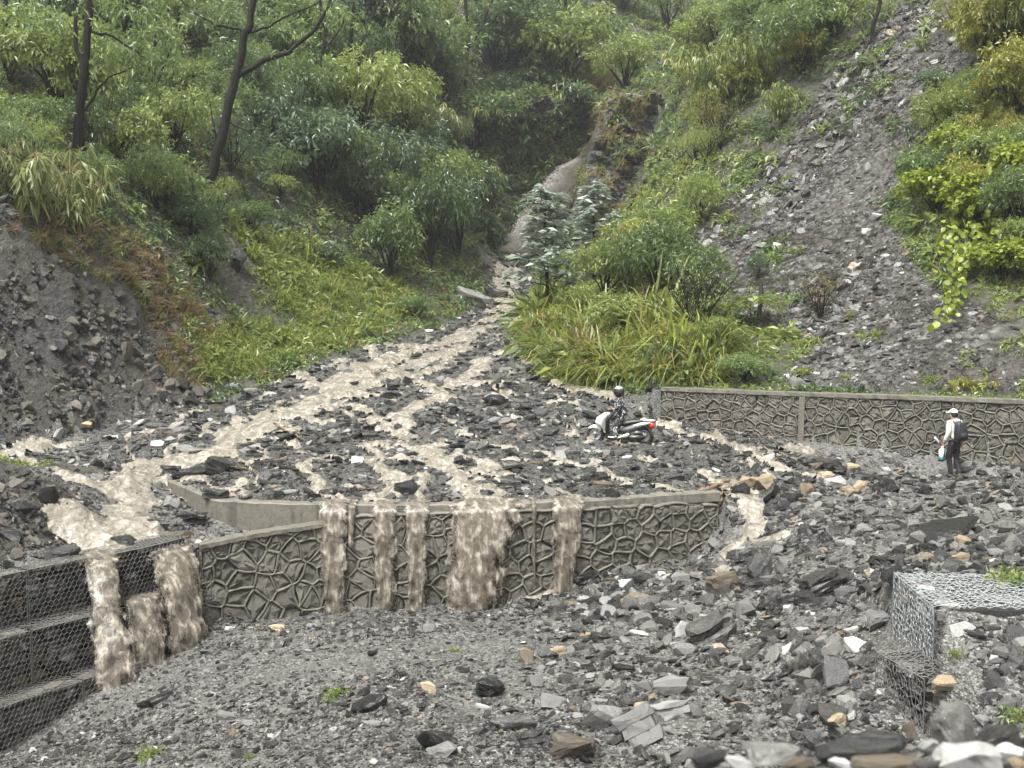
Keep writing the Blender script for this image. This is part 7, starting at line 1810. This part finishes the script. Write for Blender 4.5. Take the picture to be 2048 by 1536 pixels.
    for sy in (-1, 1):
        arms[sy] = [(0.0, sy * 0.165, 1.245, 0.06), (-0.02, sy * 0.29, 1.04, 0.045), (-0.165, sy * 0.315, 1.0, 0.03)]
        wv = chain(J, E, 2, arms[sy]); hand(J, E, wv, (-1, 0.0, 0.02), (0, -sy, 0.1), 0.9)
        legs[sy] = [(0.02, sy * 0.10, 0.74, 0.085), (-0.13, sy * 0.19, 0.44, 0.058), (-0.07, sy * 0.225, 0.10, 0.038), (-0.19, sy * 0.235, 0.04, 0.03)]
        chain(J, E, 0, legs[sy])
    body(q0, J, E)
    J = [(0.045, 0, 0.68, 0.17, 0.17), (0.03, 0, 0.95, 0.165, 0.18), (0.00, 0, 1.15, 0.16, 0.19), (-0.02, 0, 1.29, 0.07)]; E = [(0, 1), (1, 2), (2, 3)]
    for sy in (-1, 1): chain(J, E, 2, [(0.0, sy * 0.17, 1.245, 0.078), (-0.02, sy * 0.29, 1.04, 0.062), (-0.145, sy * 0.312, 1.005, 0.046)])
    skin_obj('jacket', J, E, M['camo'], q0)
    J = [(0.05, 0, 0.93, 0.13, 0.135), (0.045, 0, 0.78, 0.14, 0.15)]; E = [(0, 1)]
    for sy in (-1, 1): a, b, c, d = legs[sy]; chain(J, E, 1, [(*a[:3], 0.10), (*b[:3], 0.075), (*c[:3], 0.055)])
    skin_obj('trousers', J, E, M['camo'], q0)
    for sy in (-1, 1): a, b, c, d = legs[sy]; skin_obj('shoe', [(c[0] + 0.05, c[1], 0.06, 0.062), (c[0] - 0.06, c[1], 0.05, 0.062), (d[0] - 0.06, d[1], 0.04, 0.048)], [(0, 1), (1, 2)], M['shoe'], q0, 1)
    h = ellip('helmet', (-0.045, 0, 1.465), (0.15, 0.135, 0.165), M['dark_plastic'], q0, 22)
    ellip('helmet_crown', (-0.055, 0, 1.485), (0.15, 0.13, 0.155), M['helmet_top'], h, 20, cut=lambda c: c.z > 0.45)
    ellip('visor', (-0.058, 0, 1.46), (0.150, 0.137, 0.10), M['visor'], h, 20, cut=lambda c: c.x < -0.15)
scooter()

# ------------------------------------------------------------------ driftwood and roots carried down by the flood
def stick(pts, r0, r1, label, yl=None):
    P = []
    for (x, y, up) in pts:
        h = hit(x, y, 9.0); P.append(h + np.array((0, 0, up)))
    P = np.array(P); O = P[0].copy(); t = np.linspace(0, 1, len(P)); tt = np.linspace(0, 1, 12)
    q = np.stack([np.interp(tt, t, P[:, k]) for k in range(3)], 1) - O; q += np.random.default_rng(int(pts[0][0])).normal(size=q.shape) * 0.02
    v, f = tube(q, np.linspace(r0, r1, 12), 6)
    tag(link('driftwood', np_mesh('driftwood', v, f, True), M['driftwood'], None, tuple(O)), label, 'driftwood')
def dw():
    n = NT('wet_driftwood', 0.6); f = n.noise(12, 5, 0.7, vec=n.co((1, 1, 0.4)))
    return n.set(Base__Color=n.ramp(f, [(0.3, (0.06, 0.036, 0.02)), (0.7, (0.24, 0.16, 0.10))]), Normal=n.bump(f, 0.6, 0.02))
M['driftwood'] = dw()
stick([(1392, 990, 0.06), (1425, 985, 0.12), (1460, 978, 0.25)], 0.07, 0.04, 'brown log lying on the right end of the concrete cap'); stick([(1430, 1045, 0.05), (1440, 1010, 0.1), (1448, 985, 0.2)], 0.05, 0.02, 'broken root hanging at the right end of the wall'); stick([(1408, 1000, 0.05), (1440, 1003, 0.15), (1466, 985, 0.1)], 0.03, 0.015, 'thin split branch beside the log on the cap end')
stick([(1015, 938, 0.06), (1060, 934, 0.08), (1100, 930, 0.05)], 0.025, 0.012, 'thin pale branch on the fan right of the main stream'); stick([(1210, 915, 0.04), (1222, 900, 0.1), (1260, 893, 0.05)], 0.02, 0.01, 'bent pale twig on the gravel below the scooter'); stick([(1400, 850, 0.03), (1415, 842, 0.12), (1450, 856, 0.05)], 0.04, 0.02, 'bleached branch in front of the left end of the long wall')
stick([(275, 880, 0.04), (300, 872, 0.1), (360, 868, 0.05)], 0.02, 0.01, 'reddish roots by the rivulet at the left'); stick([(560, 720, 0.05), (600, 722, 0.1), (650, 735, 0.05)], 0.03, 0.015, 'pale branch along the left bank of the stream'); stick([(540, 845, 0.05), (575, 872, 0.1), (610, 885, 0.06)], 0.025, 0.012, 'orange brown twig on the left part of the fan')
stick([(135, 1350, 0.05), (138, 1320, 0.35), (146, 1300, 0.6)], 0.012, 0.006, 'thin reddish stick standing on the gabion step')

# ------------------------------------------------------------------ rain haze in the valley
def haze():
    bm = bmesh.new(); bmesh.ops.create_cube(bm, size=1.0)
    zs = [o for o in S.objects if o.type == 'MESH' and o.get('kind') == 'structure']
    lo = min(v.co.z for o in zs for v in o.data.vertices) - 1.0; hi = max(v.co.z for o in zs for v in o.data.vertices) + 9.0
    x0, x1, y0, y1 = -100.0, 100.0, -4.0, 122.0
    print('haze box', lo, hi)
    for v in bm.verts: v.co = Vector(((x0 + x1) / 2 + v.co.x * (x1 - x0), (y0 + y1) / 2 + v.co.y * (y1 - y0), (lo + hi) / 2 + v.co.z * (hi - lo)))
    me = bpy.data.meshes.new('haze'); bm.to_mesh(me); bm.free()
    m = bpy.data.materials.new('rain_haze'); m.use_nodes = True; t = m.node_tree; t.nodes.clear()
    v = t.nodes.new('ShaderNodeVolumePrincipled'); v.inputs['Color'].default_value = (0.90, 0.94, 0.97, 1); v.inputs['Density'].default_value = 0.00045; v.inputs['Anisotropy'].default_value = 0.2
    o = t.nodes.new('ShaderNodeOutputMaterial'); t.links.new(v.outputs[0], o.inputs['Volume'])
    me.materials.append(m)
    tag(link('haze', me), kind='stuff')
haze()
